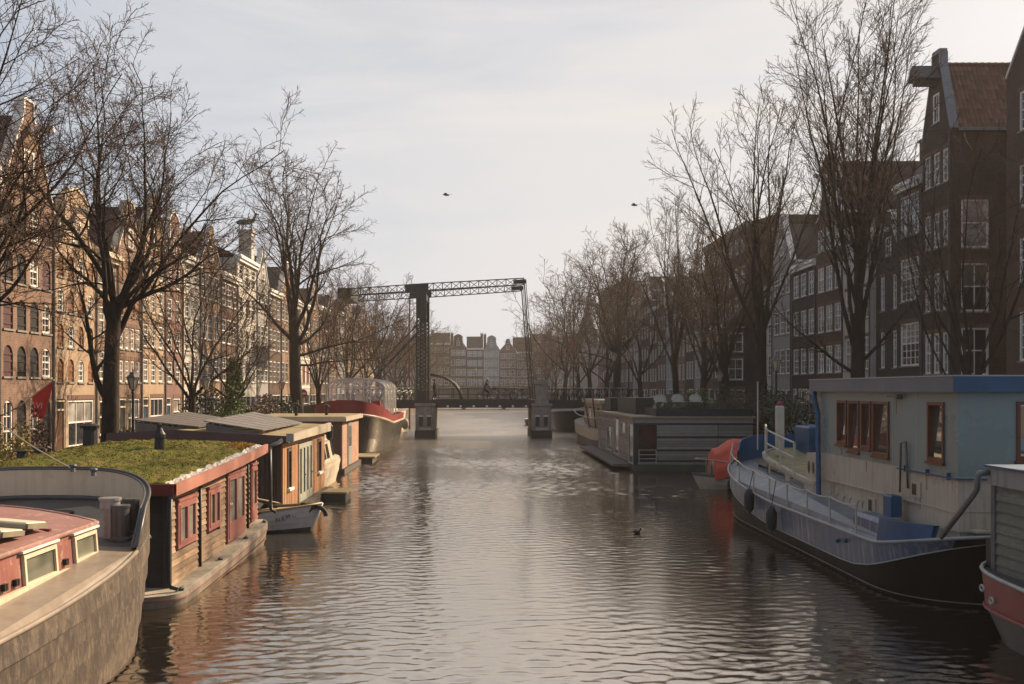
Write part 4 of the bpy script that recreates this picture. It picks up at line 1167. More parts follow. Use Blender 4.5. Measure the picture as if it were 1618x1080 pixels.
# mooring rope to the quay
rp_ = MB(); a = Vector((-6.95, 17.62, bwz(17.6)+0.03)); b = Vector((-12.55, 24.2, 4.5))
rp_.tube([a.lerp(b, t) - Vector((0, 0, 0.25*math.sin(PI*t))) for t in [i/16 for i in range(17)]], 0.014, 5)
solo('mooring_rope', rp_, M('rope', (0.36, 0.28, 0.18), 0.9, 0.2, 8), 'taut pale mooring rope from the barge bow up to the left', 'rope', tuple(a))
for dx, lb in ((-6.95, 'rope'), (-6.5, 'bare')):
    y_ = 17.6 if dx < -6.8 else 17.35
    q = thing('bollard', 'small iron bollard on the barge bow rail ' + ('holding the mooring rope' if lb == 'rope' else 'right of the rope'), 'bollard', (dx, y_, bwz(y_)))
    m_ = MB(); m_.lathe((dx, y_-0.05, bwz(y_)+0.01), [(0.05, 0), (0.04, 0.06), (0.07, 0.1), (0.06, 0.13)], 8); part(q, 'post', m_, IRON)

# ------------------------------------------------------------------ moss-roofed houseboat
MX = -8.05
MH = thing('moss_houseboat', 'plank houseboat with red window frames and a mossy green roof', 'houseboat', (MX, 23, 0))
HULLC = M('concrete_hull', (0.33, 0.285, 0.22), 0.75, 0.25, 1.5, bump=0.4, streak=0.5, scol=(0.14, 0.11, 0.08), patch=0.5, pcol=(0.16, 0.13, 0.10), pscale=2.5)
MRED = M('brick_red_paint', (0.30, 0.118, 0.098), 0.5, 0.15, 2, streak=0.3, scol=(0.36, 0.12, 0.09))
MFAS = M('fascia_red', (0.38, 0.165, 0.12), 0.5, 0.14, 1.0, streak=0.35, scol=(0.42, 0.19, 0.13))
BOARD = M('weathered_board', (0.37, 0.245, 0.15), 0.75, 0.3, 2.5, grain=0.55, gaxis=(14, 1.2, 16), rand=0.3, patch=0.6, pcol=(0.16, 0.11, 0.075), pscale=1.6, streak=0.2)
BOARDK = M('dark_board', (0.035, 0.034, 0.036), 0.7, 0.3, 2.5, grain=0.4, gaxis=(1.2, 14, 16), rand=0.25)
hm = outline(MX, 2.62, 18.35, 27.3, bow=1.5, nb=4.5, stern=1.3, ns=4.0, m=10, k=8)
def hz(y): return 0.24 + 0.34 * max(0, (y - 18.8) / 8.2) ** 1.5
for (t0, t1, sc0, sc1, nm, mt) in ((0, 0.62, 0.90, 0.985, 'hull', HULLC), (0.62, 0.66, 0.99, 0.992, 'stripe', MRED), (0.66, 0.84, 0.985, 0.995, 'hull_band', HULLC), (0.84, 0.885, 1.0, 1.0, 'stripe', MRED), (0.885, 1.0, 1.0, 0.995, 'hull_top', HULLC)):
    m_ = MB(); m_.band(ring(hm, MX, lambda y: lerp(-0.5, hz(y), t0), sc0, rake0=0.35*(1-t0), rake1=0.3*(1-t0)), ring(hm, MX, lambda y: lerp(-0.5, hz(y), t1), sc1, rake0=0.35*(1-t1), rake1=0.3*(1-t1)))
    part(MH, nm, m_, mt, True)
m_ = MB(); m_.poly(ring(hm, MX, hz, 0.995)); part(MH, 'deck', m_, HULLC)
wx, wy0, wy1, wxl = -5.84, 19.35, 27.0, -10.45
def wtop(y): return 2.04 + 0.30 * (y - 19.35) / 7.65
m_ = MB(); ih = 0.03
m_.add([(wx-ih, wy0+ih, 0.2), (wx-ih, wy1, 0.2), (wxl, wy1, 0.2), (wxl, wy0+ih, 0.2), (wx-ih, wy0+ih, wtop(wy0)), (wx-ih, wy1, wtop(wy1)), (wxl, wy1, wtop(wy1)), (wxl, wy0+ih, wtop(wy0))],
       [(0,1,5,4), (1,2,6,5), (2,3,7,6), (3,0,4,7)])
part(MH, 'wall_core', m_, BOARDK)
wins = [(19.72, 21.0, 0.92, 1.83, 2), (21.95, 22.95, 0.95, 1.86, 2), (23.62, 25.35, 0.46, 2.02, 2), (26.1, 26.75, 0.62, 2.05, 1)]
segs = [(19.40, 21.30), (21.36, 25.72), (25.78, 27.0)]
bh = 0.128
k_ = 0
zrow = 0.24
while zrow < 2.3:
    for (sa, sb) in segs:
        cuts = [(a-0.06, b+0.06) for (a, b, c, d, n) in wins if c-0.05 < zrow+bh*0.5 < d+0.05 and b > sa and a < sb]
        cur = sa; parts_ = []
        for (a, b) in sorted(cuts):
            if a > cur + 0.02: parts_.append((cur, min(a, sb)))
            cur = max(cur, b)
        if cur < sb - 0.02: parts_.append((cur, sb))
        for (a, b) in parts_:
            if zrow + bh*0.5 < hz((a+b)/2) or zrow + bh*0.4 > wtop((a+b)/2): continue
            j = random.Random(k_).uniform(-0.006, 0.006); k_ += 1
            q = MB(); q.add([(wx-0.02, a, zrow), (wx+0.034+j, a, zrow+0.004), (wx+0.004, a, zrow+bh-0.015), (wx-0.02, a, zrow+bh-0.015), (wx-0.02, b, zrow), (wx+0.034+j, b, zrow+0.004), (wx+0.004, b, zrow+bh-0.015), (wx-0.02, b, zrow+bh-0.015)],
                            [(0,1,2,3), (4,7,6,5), (0,4,5,1), (1,5,6,2), (2,6,7,3)])
            part(MH, 'board', q, BOARD)
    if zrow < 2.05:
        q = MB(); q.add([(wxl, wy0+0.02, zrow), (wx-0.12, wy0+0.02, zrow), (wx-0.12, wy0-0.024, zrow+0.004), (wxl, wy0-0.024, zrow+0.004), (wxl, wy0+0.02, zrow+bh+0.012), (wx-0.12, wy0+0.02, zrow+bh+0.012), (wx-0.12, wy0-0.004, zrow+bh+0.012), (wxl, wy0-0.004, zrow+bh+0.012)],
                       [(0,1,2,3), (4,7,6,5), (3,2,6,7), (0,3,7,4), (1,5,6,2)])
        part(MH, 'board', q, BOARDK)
    zrow += bh
for yy in (21.33, 25.75):
    q = MB(); q.cyl((wx+0.045, yy, hz(yy)), (wx+0.045, yy, wtop(yy)-0.02), 0.03, 8); part(MH, 'batten_pipe', q, BLACKM, True)
q = MB(); q.box(wx-0.115, wx+0.035, wy0-0.05, wy0+0.04, 0.22, 2.02); part(MH, 'corner_post', q, BOARDK)
def redwin(parent, xx, a, b, c, d, n):
    f = MB(); t = 0.075
    f.box(xx, xx+0.07, a, a+t, c, d); f.box(xx, xx+0.07, b-t, b, c, d); f.box(xx, xx+0.07, a+t+0.001, b-t-0.001, c, c+t); f.box(xx, xx+0.07, a+t+0.001, b-t-0.001, d-t, d)
    wo_ = part(parent, 'window', f, MRED)
    f = MB(); f.box(xx-0.01, xx+0.10, a-0.04, b+0.04, d+0.001, d+0.05); part(wo_, 'drip_board', f, MRED)
    for i in range(n):
        ya = a + t + (b-a-2*t) * i / n; yb = a + t + (b-a-2*t) * (i+1) / n; s_ = 0.065
        f = MB(); f.box(xx+0.01, xx+0.085, ya+0.004, ya+s_, c+t+0.002, d-t-0.002); f.box(xx+0.01, xx+0.085, yb-s_, yb-0.004, c+t+0.002, d-t-0.002); f.box(xx+0.01, xx+0.085, ya+s_, yb-s_, c+t+0.002, c+t+s_); f.box(xx+0.01, xx+0.085, ya+s_, yb-s_, d-t-s_, d-t-0.002)
        if d - c > 1.3: f.box(xx+0.01, xx+0.085, ya+s_, yb-s_, c+t+s_, c+t+s_+0.30)
        part(wo_, 'sash', f, MRED)
        p_ = MB(); p_.poly([(xx+0.04, ya+s_*0.5, c+t), (xx+0.04, yb-s_*0.5, c+t), (xx+0.04, yb-s_*0.5, d-t), (xx+0.04, ya+s_*0.5, d-t)]); part(wo_, 'pane', p_, glassmat('boat_glass_pale', (0.20, 0.19, 0.16), 0.06, 0.35, 0.8))
for (a, b, c, d, n) in wins: redwin(MH, wx-0.005, a, b, c, d, n)
# fascia and moss roof
def rx1(y): return -5.62 + 0.06 * math.sin((y-19)/8.4*PI)
def rtop(y): return 2.24 + 0.30 * max(0, (y - 19.1) / 8.2)
ys_ = [19.05 + i*(27.35-19.05)/16 for i in range(17)]
m_ = MB(); m_.grid([[(rx1(y), y, rtop(y)-0.225) for y in ys_], [(rx1(y), y, rtop(y)) for y in ys_], [(rx1(y)-0.07, y, rtop(y)) for y in ys_], [(rx1(y)-0.07, y, rtop(y)-0.225) for y in ys_]])
part(MH, 'fascia', m_, MFAS)
m_ = MB(); m_.box(-10.7, -5.66, 19.0, 19.06, 2.02, 2.24); part(MH, 'fascia', m_, M('fascia_dark_red', (0.13, 0.022, 0.02), 0.45, 0.15, 2))
m_ = MB(); m_.poly([(-10.7, 19.06, 2.03), (-5.66, 19.06, 2.03), (-5.66, 27.3, 2.3), (-10.7, 27.3, 2.3)]); part(MH, 'soffit', m_, BOARDK)
rs = random.Random(5)
def mossz(x, y):
    u = (x + 8.2) / 2.5; v_ = (y - 19.1) / 8.2
    z = rtop(y) - 0.05 + 0.30 * (1 - u*u) * (0.55 + 0.45 * math.sin(PI * min(1, max(0, v_)) ** 0.8))
    return z
from mathutils import noise as mn
def mossn(x, y):
    return 0.06 * mn.noise((x*1.7, y*1.7, 0)) + 0.04 * mn.noise((x*5.1, y*5.1, 3)) + 0.025 * mn.noise((x*13, y*13, 7))
NX, NY = 150, 200
rows = []
for j in range(NY + 1):
    v_ = j / NY; y = 19.28 + v_ * (27.25 - 19.28); row = []
    edge = rx1(y) - 0.24
    for i in range(NX + 1):
        x = lerp(-10.6, edge, i / NX)
        e = min(1, (y - 19.28) / 0.10, (edge - x) / 0.12, (x + 10.6) / 0.1, (27.25 - y) / 0.1); e = max(0, e)
        row.append((x, y + (0.05 * mn.noise((x*3, 1.3, 0)) if j < 4 else 0), mossz(x, y) - 0.14 + (0.15 + mossn(x, y)) * smooth01(e)))
    rows.append(row)
m_ = MB(); m_.grid(rows)
def mossmat():
    m, nt, b = newmat('moss')
    v = objvec(nt)
    a = maprange(nt, noise(nt, 1.1, 6, 0.65, v), 0.35, 0.65)
    c = mixc(nt, a, (0.085, 0.092, 0.018), (0.165, 0.145, 0.032))
    c = mixc(nt, maprange(nt, noise(nt, 7, 5, 0.7, v), 0.45, 0.7), c, (0.055, 0.070, 0.014))
    c = mixc(nt, maprange(nt, noise(nt, 2.3, 8, 0.75, v), 0.53, 0.64, 0, 0.9), c, (0.115, 0.062, 0.026))
    c = mixc(nt, maprange(nt, noise(nt, 0.55, 5, 0.7, v), 0.50, 0.66, 0, 0.75), c, (0.17, 0.135, 0.045))
    c = mixc(nt, maprange(nt, noise(nt, 5.0, 6, 0.8, v), 0.60, 0.66, 0, 0.9), c, (0.035, 0.028, 0.016))
    c = mixc(nt, maprange(nt, noise(nt, 16, 4, 0.6, v), 0.62, 0.72), c, (0.30, 0.24, 0.05))
    nt.links.new(c, b.inputs['Base Color']); b.inputs['Roughness'].default_value = 0.95; b.inputs['Specular IOR Level'].default_value = 0.1
    bn = nt.nodes.new('ShaderNodeBump'); bn.inputs['Strength'].default_value = 0.9; bn.inputs['Distance'].default_value = 0.03
    nt.links.new(noise(nt, 40, 5, 0.7, v), bn.inputs['Height']); nt.links.new(bn.outputs['Normal'], b.inputs['Normal'])
    return m
MOSS = mossmat()
mo = part(MH, 'moss', m_, MOSS, True); mo['kind'] = 'stuff'
tf = MB()
for i in range(15000):
    x = rs.uniform(-10.55, -5.95); y = rs.uniform(19.3, 27.2)
    if mn.noise((x*1.3, y*1.3, 11)) < -0.15 and rs.random() < 0.7: continue
    z = mossz(x, y) + mossn(x, y) - 0.01; h_ = rs.uniform(0.015, 0.05); a = rs.uniform(0, 6.28); r_ = rs.uniform(0.012, 0.03)
    dx, dy = r_*math.cos(a), r_*math.sin(a); lx, ly = rs.uniform(-0.02, 0.02), rs.uniform(-0.02, 0.02)
    tf.add([(x-dx, y-dy, z), (x+dx, y+dy, z), (x+lx, y+ly, z+h_)], [(0, 1, 2)])
o = link('moss_tufts', tomesh('moss_tufts', tf, MOSS, OFF[MH], False, False), mo); o['kind'] = 'stuff'
LITTER = M('dead_leaf', (0.13, 0.07, 0.03), 0.9, 0.4, 6)
tf = MB()
for i in range(700):
    x = rs.uniform(-10.5, -6.0); y = 19.4 + 7.7 * rs.random(); z = mossz(x, y) + mossn(x, y) + 0.03; a = rs.uniform(0, 6.28); r_ = rs.uniform(0.02, 0.045)
    if mn.noise((x*0.9, y*0.9, 21)) < 0.0: continue
    c_, s_ = math.cos(a)*r_, math.sin(a)*r_
    tf.add([(x-c_, y-s_, z), (x+s_*0.5, y-c_*0.5, z+0.012), (x+c_, y+s_, z+0.004), (x-s_*0.5, y+c_*0.5, z+0.014)], [(0, 1, 2, 3)])
for i in range(500):
    x = rs.uniform(-10.5, -6.0); y = 19.4 + 7.7 * rs.random(); z = mossz(x, y) + mossn(x, y)
    if mn.noise((x*1.1, y*1.1, 31)) < 0.12: continue
    h_ = rs.uniform(0.06, 0.16); lx, ly = rs.uniform(-0.05, 0.05), rs.uniform(-0.05, 0.05)
    tf.add([(x-0.005, y, z), (x+0.005, y, z), (x+lx, y+ly, z+h_)], [(0, 1, 2)])
o = link('dead_leaves', tomesh('dead_leaves', tf, LITTER, OFF[MH], False, False), mo); o['kind'] = 'stuff'
SEDUM = M('yellow_sedum', (0.34, 0.19, 0.025), 0.9, 0.3, 8)
tf = MB()
for i in range(900):
    y = rs.uniform(25.6, 27.15); x = rx1(y) - 0.32 - abs(rs.gauss(0, 0.25)); z = mossz(x, y) + 0.02; h_ = rs.uniform(0.02, 0.07); a = rs.uniform(0, 6.28); r_ = 0.02
    tf.add([(x-r_*math.cos(a), y-r_*math.sin(a), z), (x+r_*math.cos(a), y+r_*math.sin(a), z), (x, y, z+h_)], [(0, 1, 2)])
o = link('yellow_sedum', tomesh('yellow_sedum', tf, SEDUM, OFF[MH], False, False), mo); o['kind'] = 'stuff'
# crumpled pale flashing along the roof edge
rows = []
for j in range(120):
    y = 19.25 + j*(27.3-19.25)/119
    wv = 0.20 + 0.07*mn.noise((y*1.4, 0, 2)); rows.append([(rx1(y)-0.08 - wv*i/6 + rs.uniform(-0.006, 0.006), y, rtop(y) - 0.05 + 0.06*(i/6) + 0.035*mn.noise((y*4.2, i*0.9, 5)) + rs.uniform(-0.007, 0.007)) for i in range(7)])
m_ = MB(); m_.grid(rows); part(MH, 'edge_flashing', m_, M('crumpled_foil', (0.40, 0.37, 0.32), 0.45, 0.3, 5, patch=0.7, pcol=(0.13, 0.11, 0.08), pscale=4, pth=(0.45, 0.6)))
# gutter pipes at the two ends
q = MB(); q.tube([(-5.72, 19.02, 2.05), (-5.74, 18.98, 1.2), (-5.74, 18.98, 0.42), (-5.70, 18.99, 0.33), (-5.58, 19.0, 0.31)], 0.045, 8); part(MH, 'downpipe', q, BLACKM, True)
q = MB(); q.tube([(-5.55, 27.25, 2.4), (-5.55, 27.3, 1.2), (-5.53, 27.3, 0.8), (-5.4, 27.3, 0.72)], 0.045, 8); part(MH, 'downpipe', q, BLACKM, True)
q = MB(); q.tube([(-6.18, 18.72, 0.25), (-6.18, 18.72, 1.28), (-6.15, 18.72, 1.34), (-6.02, 18.72, 1.34), (-5.99, 18.72, 1.28)], 0.025, 8); part(MH, 'hand_rail', q, STEEL, True)
for yy in (22.0, 24.4, 26.5, 19.1):
    q = MB(); q.box(-5.60, -5.50, yy, yy+0.05, hz(yy)+0.0, hz(yy)+0.05); q.box(-5.56, -5.53, yy-0.06, yy+0.11, hz(yy)+0.051, hz(yy)+0.08); part(MH, 'cleat', q, IRON)
# roof vents
def roofvent(x, y, h_, r_, lb, tapered):
    z = mossz(x, y) - 0.05
    V = thing('roof_vent', lb, 'vent', (x, y, z))
    m_ = MB()
    if tapered: m_.lathe((x, y, z), [(r_, 0), (r_*0.95, h_*0.5), (r_*1.2, h_*0.55), (r_*1.15, h_*0.68), (r_*0.75, h_*0.8), (r_*0.5, h_*0.92), (r_*0.5, h_)], 12)
    else: m_.lathe((x, y, z), [(r_, 0), (r_*0.92, h_*0.82)], 12)
    part(V, 'pipe', m_, BLACKM)
    m_ = MB()
    if tapered: m_.lathe((x, y, z+h_), [(r_*0.4, 0), (r_*0.55, 0.03), (r_*0.2, 0.06)], 10)
    else: m_.lathe((x, y, z+h_*0.82), [(r_*1.35, 0), (r_*1.4, h_*0.1), (r_*1.0, h_*0.16), (r_*0.9, h_*0.18)], 12)
    part(V, 'cap', m_, BLACKM)
roofvent(-7.35, 23.6, 0.60, 0.12, 'slim black bottle-shaped roof vent in the middle of the moss roof', True)
roofvent(-9.72, 25.6, 0.62, 0.17, 'black pipe vent with a wide flat cap at the left of the moss roof', False)
roofvent(-10.35, 23.2, 0.26, 0.11, 'low dark roof vent left on the moss, nearer the edge', False)
roofvent(-10.25, 23.9, 0.24, 0.09, 'small pale-sided low vent on the left of the moss roof', False)
# ------------------------------------------------------------------ white sloop lying across, between the two houseboats
def cross_hull(hb, length, nb=2.2, m=12):
    """half outline of a small boat along local +X (bow), as (x, half breadth)"""
    pts = []
    for i in range(m + 1):
        t = i / m
        w_ = hb * (1 - max(0, (t - 0.35) / 0.65) ** nb) if t > 0.35 else hb * (0.80 + 0.20 * math.sin(t / 0.35 * PI / 2))
        pts.append((t * length, max(w_, 0.0)))
    return pts
SLW = M('sloop_white', (0.46, 0.44, 0.42), 0.5, 0.12, 2, streak=0.25, rand=0.1, patch=0.3, pcol=(0.25, 0.22, 0.2), pscale=3)
SLO = lthing('sloop', 'white lapstrake sloop named on its bow with a dark cover and tyre fender', 'boat', (-9.3, 29.1, 0), 0.0)
hl = cross_hull(0.95, 4.85)
def slz(t): return 0.50 + 0.26 * max(0, (t - 0.3) / 0.7) ** 1.6
NSK = 6
def sl_ring(f, side, out=0.0):
    r = []
    for (x, h) in hl:
        t = x / 4.85; zb = -0.22
        z = lerp(zb, slz(t), f); b = h * (0.55 + 0.45 * math.sin(f * PI / 2)) + out * (1 if h > 0.02 else 0.3)
        r.append((x - 0.38 * (1-f) * t ** 3, side * b, z))
    return r
for s_ in (-1, 1):
    for i in range(NSK):
        m_ = MB(); a, b = i / NSK, (i+1) / NSK
        m_.band(sl_ring(a, s_, 0.018), sl_ring(b, s_, 0.0), False); m_.band(sl_ring(a, s_, 0.018), sl_ring(a, s_, -0.01), False)
        part(SLO, 'strake', m_, SLW if i > 1 else BLACKM, True)
m_ = MB(); m_.poly([(0, 0.75, -0.2), (0, -0.75, -0.2), (0, -0.78, 0.5), (0, 0.78, 0.5)]); part(SLO, 'transom', m_, SLW)
m_ = MB()
for s_ in (-1, 1): m_.tube([(x, y, z+0.01) for (x, y, z) in sl_ring(1.0, s_)], 0.035, 6)
part(SLO, 'gunwale', m_, M('gunwale_wood', (0.30, 0.20, 0.10), 0.5, 0.25, 4), True)
m_ = MB(); m_.tube([(4.86, 0, 0.78), (4.72, 0, 0.4), (4.46, 0, -0.2)], 0.04, 6); part(SLO, 'stem', m_, WHITE, True)
m_ = MB(); dk_ = [(x, y, slz(x/4.85)-0.03) for (x, y, z) in sl_ring(1.0, 1)]; m_.grid([dk_, [(p[0], -p[1], p[2]) for p in dk_]]); part(SLO, 'fore_deck', m_, M('sloop_deck', (0.36, 0.28, 0.16), 0.6, 0.2, 3))
m_ = MB()
m_.grid([[(0.2, -0.85, 0.5), (0.2, -0.5, 0.8), (0.2, 0, 1.0), (0.2, 0.5, 0.8), (0.2, 0.85, 0.5)], [(1.6, -0.95, 0.5), (1.6, -0.6, 0.92), (1.6, 0, 1.12), (1.6, 0.6, 0.92), (1.6, 0.95, 0.5)], [(2.55, -0.96, 0.52), (2.5, -0.7, 0.85), (2.5, 0, 1.0), (2.5, 0.7, 0.85), (2.55, 0.96, 0.52)], [(3.3, -0.78, 0.56), (3.2, -0.5, 0.68), (3.2, 0, 0.75), (3.2, 0.5, 0.68), (3.3, 0.78, 0.56)]])
part(SLO, 'boat_cover', m_, M('cover_black', (0.022, 0.023, 0.022), 0.6, 0.3, 3))
m_ = MB(); m_.bar((2.2, -0.2, 1.08), (3.55, 0.45, 0.72), 0.32, 0.03); part(SLO, 'cover_flap', m_, M('cover_tan', (0.36, 0.30, 0.2), 0.7, 0.2, 3))
m_ = MB(); m_.tube([(4.72 + 0.26*math.cos(a) , -0.10 - 0.02*math.sin(a), 0.42 + 0.26*math.sin(a)) for a in [i/14*PI for i in range(15)]], 0.065, 8); part(SLO, 'tyre_fender', m_, M('rubber', (0.012, 0.012, 0.012), 0.7, 0.3, 6), True)
tx = text(SLO, 'name_lettering', 'N E M O', 0.17, BLACKM, (4.0, -0.53, 0.40), (R(80), 0, R(0)), 0.004)
tx.rotation_euler = (R(82), R(-12), R(33)); tx.location = (3.93, -0.50, 0.42)
for x_ in (2.6, 3.5, 4.3):
    m_ = MB(); m_.box(x_-0.06, x_+0.06, 0.1, 0.14, slz(x_/4.85), slz(x_/4.85)+0.07); part(SLO, 'cleat', m_, BLACKM)

# ------------------------------------------------------------------ cedar houseboat
CH = thing('cedar_houseboat', 'cedar-clad houseboat with pale louvred doors and two skylights on its roof', 'houseboat', (-8.4, 35, 0))
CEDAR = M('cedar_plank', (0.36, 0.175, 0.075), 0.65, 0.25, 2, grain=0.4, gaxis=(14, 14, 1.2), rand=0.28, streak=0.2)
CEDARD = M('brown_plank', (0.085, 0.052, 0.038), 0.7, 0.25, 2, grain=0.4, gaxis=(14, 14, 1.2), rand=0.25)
PLUM = M('plum_fascia', (0.085, 0.045, 0.042), 0.45, 0.15, 2)
FCREAM = M('pale_fascia', (0.40, 0.345, 0.26), 0.55, 0.14, 2, streak=0.35, scol=(0.22, 0.18, 0.13))
ROOFDK = M('mossy_roof_felt', (0.22, 0.175, 0.09), 0.85, 0.3, 1.2, patch=0.6, pcol=(0.16, 0.15, 0.04), pscale=1.5)
cxr, cxl, cy0, cy1 = -5.95, -11.05, 31.0, 39.4
m_ = MB(); m_.box(cxl+0.1, cxr+0.35, cy0-0.1, cy1+0.1, -0.8, 0.2); part(CH, 'pontoon', m_, PIERD)
m_ = MB(); m_.box(cxl, cxr-0.03, cy0+0.03, cy1, 0.2, 2.45); part(CH, 'wall_core', m_, CEDARD)
holes = [(31.8, 32.42, 0.92, 2.15), (33.7, 36.5, 0.2, 2.2), (37.75, 38.55, 0.95, 2.15)]
y = cy0 + 0.02; k_ = 0
pm_full = None
while y < cy1 - 0.05:
    w_ = 0.145; yc = y + w_/2
    seg = [(0.2, 2.44)]
    for (a, b, c, d) in holes:
        if a - 0.02 < yc < b + 0.02:
            seg = [s for s in ((0.2, c-0.02), (d+0.02, 2.44)) if s[1] - s[0] > 0.05]
    for (a, b) in seg:
        q = MB(); t_ = random.Random(k_).uniform(0.018, 0.028); k_ += 1
        q.box(cxr-0.028, cxr+t_, y, y+w_-0.012, a, b); part(CH, 'plank', q, CEDAR)
    y += w_
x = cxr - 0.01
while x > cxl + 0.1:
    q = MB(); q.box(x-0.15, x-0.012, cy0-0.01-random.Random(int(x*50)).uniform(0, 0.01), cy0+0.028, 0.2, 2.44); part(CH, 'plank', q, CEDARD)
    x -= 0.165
for (a, b, c, d) in (holes[0], holes[2]):
    f = MB(); f.box(cxr-0.02, cxr+0.05, a, a+0.09, c, d); f.box(cxr-0.02, cxr+0.05, b-0.09, b, c, d); f.box(cxr-0.02, cxr+0.05, a+0.091, b-0.091, d-0.09, d); wo_ = part(CH, 'window', f, CEDARD)
    p_ = MB(); p_.poly([(cxr-0.005, a, c), (cxr-0.005, b, c), (cxr-0.005, b, d), (cxr-0.005, a, d)]); part(wo_, 'pane', p_, GLASS)
    f = MB(); f.box(cxr-0.02, cxr+0.12, a-0.06, b+0.06, c-0.08, c-0.001); part(wo_, 'sill', f, WHITE)
DOORP = M('pale_green_door', (0.36, 0.36, 0.30), 0.5, 0.12, 2, streak=0.2)
for i in range(4):
    a = 33.74 + i*0.69; b = a + 0.67
    f = MB(); f.box(cxr-0.02, cxr+0.045, a, a+0.17, 0.22, 2.18); f.box(cxr-0.02, cxr+0.045, b-0.17, b, 0.22, 2.18); f.box(cxr-0.02, cxr+0.045, a+0.171, b-0.171, 0.22, 0.52); f.box(cxr-0.02, cxr+0.045, a+0.171, b-0.171, 2.03, 2.18)
    do = part(CH, 'door', f, DOORP)
    p_ = MB(); p_.poly([(cxr+0.005, a+0.15, 0.5), (cxr+0.005, b-0.15, 0.5), (cxr+0.005, b-0.15, 2.05), (cxr+0.005, a+0.15, 2.05)]); part(do, 'pane', p_, glassmat('door_glass', (0.06, 0.055, 0.04), 0.06))
    if i in (1, 3):
        f = MB(); f.bar((cxr+0.06, b-0.08, 1.1), (cxr+0.06, b-0.2, 1.1), 0.03); part(do, 'handle', f, IRON)
m_ = MB(); m_.grid([[(cxr+0.25, y_, 2.40) for y_ in (30.75, 39.6)], [(cxr+0.25, y_, z_) for y_, z_ in ((30.75, 2.60), (39.6, 2.72))], [(cxr+0.15, y_, z_) for y_, z_ in ((30.75, 2.60), (39.6, 2.72))], [(cxr+0.15, y_, 2.40) for y_ in (30.75, 39.6)]]); m_.poly([(cxr+0.25, 39.6, 2.4), (cxr+0.15, 39.6, 2.4), (cxr+0.15, 39.6, 2.72), (cxr+0.25, 39.6, 2.72)])
part(CH, 'fascia', m_, FCREAM)
m_ = MB(); m_.extrude([(cxl-0.1, 30.74, 2.38), (cxr+0.25, 30.74, 2.38), (cxr+0.25, 30.74, 2.60), (-9.2, 30.74, 2.80), (cxl-0.1, 30.74, 2.68)], (0, -0.06, 0)); part(CH, 'fascia', m_, PLUM)
m_ = MB(); m_.add([(cxl-0.1, 30.76, 2.62), (-9.2, 30.76, 2.74), (cxr+0.14, 30.76, 2.54), (cxl-0.1, 39.6, 2.66), (-9.2, 39.6, 2.78), (cxr+0.14, 39.6, 2.66)], [(0, 1, 4, 3), (1, 2, 5, 4)]); m_.poly([(cxl-0.1, 30.76, 2.46), (cxr+0.14, 30.76, 2.46), (cxr+0.14, 39.6, 2.46), (cxl-0.1, 39.6, 2.46)]); part(CH, 'roof', m_, ROOFDK)
# two wedge skylights of ribbed sheet
PANELG = M('ribbed_panel', (0.15, 0.135, 0.12), 0.5, 0.2, 2, streak=0.2)
PANELD = M('ribbed_panel_dark', (0.105, 0.09, 0.078), 0.5, 0.2, 2, streak=0.2)
def skylight(xl, xr, ya, yb, zlo, zhi, mat, lb):
    S = thing('roof_skylight', lb, 'skylight', ((xl+xr)/2, (ya+yb)/2, 2.6))
    m_ = MB(); m_.add([(xl, ya, 2.55), (xr, ya, 2.55), (xr, ya, zlo), (xl, ya, zhi-0.12), (xl, yb, 2.55), (xr, yb, 2.55), (xr, yb, zlo), (xl, yb, zhi)], [(0,1,2,3), (4,7,6,5), (0,3,7,4), (1,5,6,2)]); part(S, 'curb', m_, M('curb_grey', (0.12, 0.105, 0.095), 0.6, 0.2, 2))
    n = 7
    for i in range(n):
        f0, f1 = i/n, (i+1)/n - 0.012
        def P(fx, fy, dz=0.0): return (lerp(xl-0.06, xr+0.16, fx), lerp(ya-0.05, yb+0.05, fy), lerp(lerp(zhi-0.12, zhi, fy), zlo, fx) + 0.05 + dz)
        q = MB(); q.add([P(0, f0), P(1, f0), P(1, f1), P(0, f1), P(0, f0, 0.035), P(1, f0, 0.035), P(1, f1, 0.035), P(0, f1, 0.035)], [(0,3,2,1), (4,5,6,7), (0,1,5,4), (1,2,6,5), (2,3,7,6), (3,0,4,7)])
        part(S, 'roof_panel', q, mat)
skylight(-10.9, -9.05, 32.6, 38.6, 2.74, 3.08, PANELD, 'dark ribbed skylight wedge at the left of the cedar houseboat roof')
skylight(-8.35, -6.75, 31.4, 38.4, 2.68, 3.08, PANELG, 'paler ribbed skylight wedge at the right of the cedar houseboat roof')
V = thing('roof_vent', 'small black mushroom vent between the two skylights', 'vent', (-8.6, 35.5, 2.7)); m_ = MB(); m_.lathe((-8.6, 35.5, 2.66), [(0.1, 0), (0.1, 0.3), (0.2, 0.32), (0.19, 0.42), (0.05, 0.46)], 10); part(V, 'pipe', m_, BLACKM)
q = MB(); q.tube([(cxr+0.1, 30.62, 2.5), (cxr-0.05, 30.60, 2.40), (cxr-0.32, 30.75, 2.32), (cxr-0.32, 30.9, 2.2), (cxr-0.32, 30.9, 0.4)], 0.06, 8); part(CH, 'downpipe', q, STEEL, True)
q = MB(); q.box(cxr+0.20, cxr+0.42, 30.62, 30.74, 2.42, 2.68); part(CH, 'gutter_box', q, STEEL)
q = MB(); q.box(cxr+0.04, cxr+0.34, 33.0, 39.5, 0.20, 0.26); part(CH, 'landing', q, PLANKD)
JW = M('jetty_wood', (0.30, 0.245, 0.13), 0.8, 0.25, 2, grain=0.3)
JT = thing('floating_jetty', 'small plank landing stage jutting out beside the cedar houseboat', 'jetty', (-5.2, 37.6, 0))
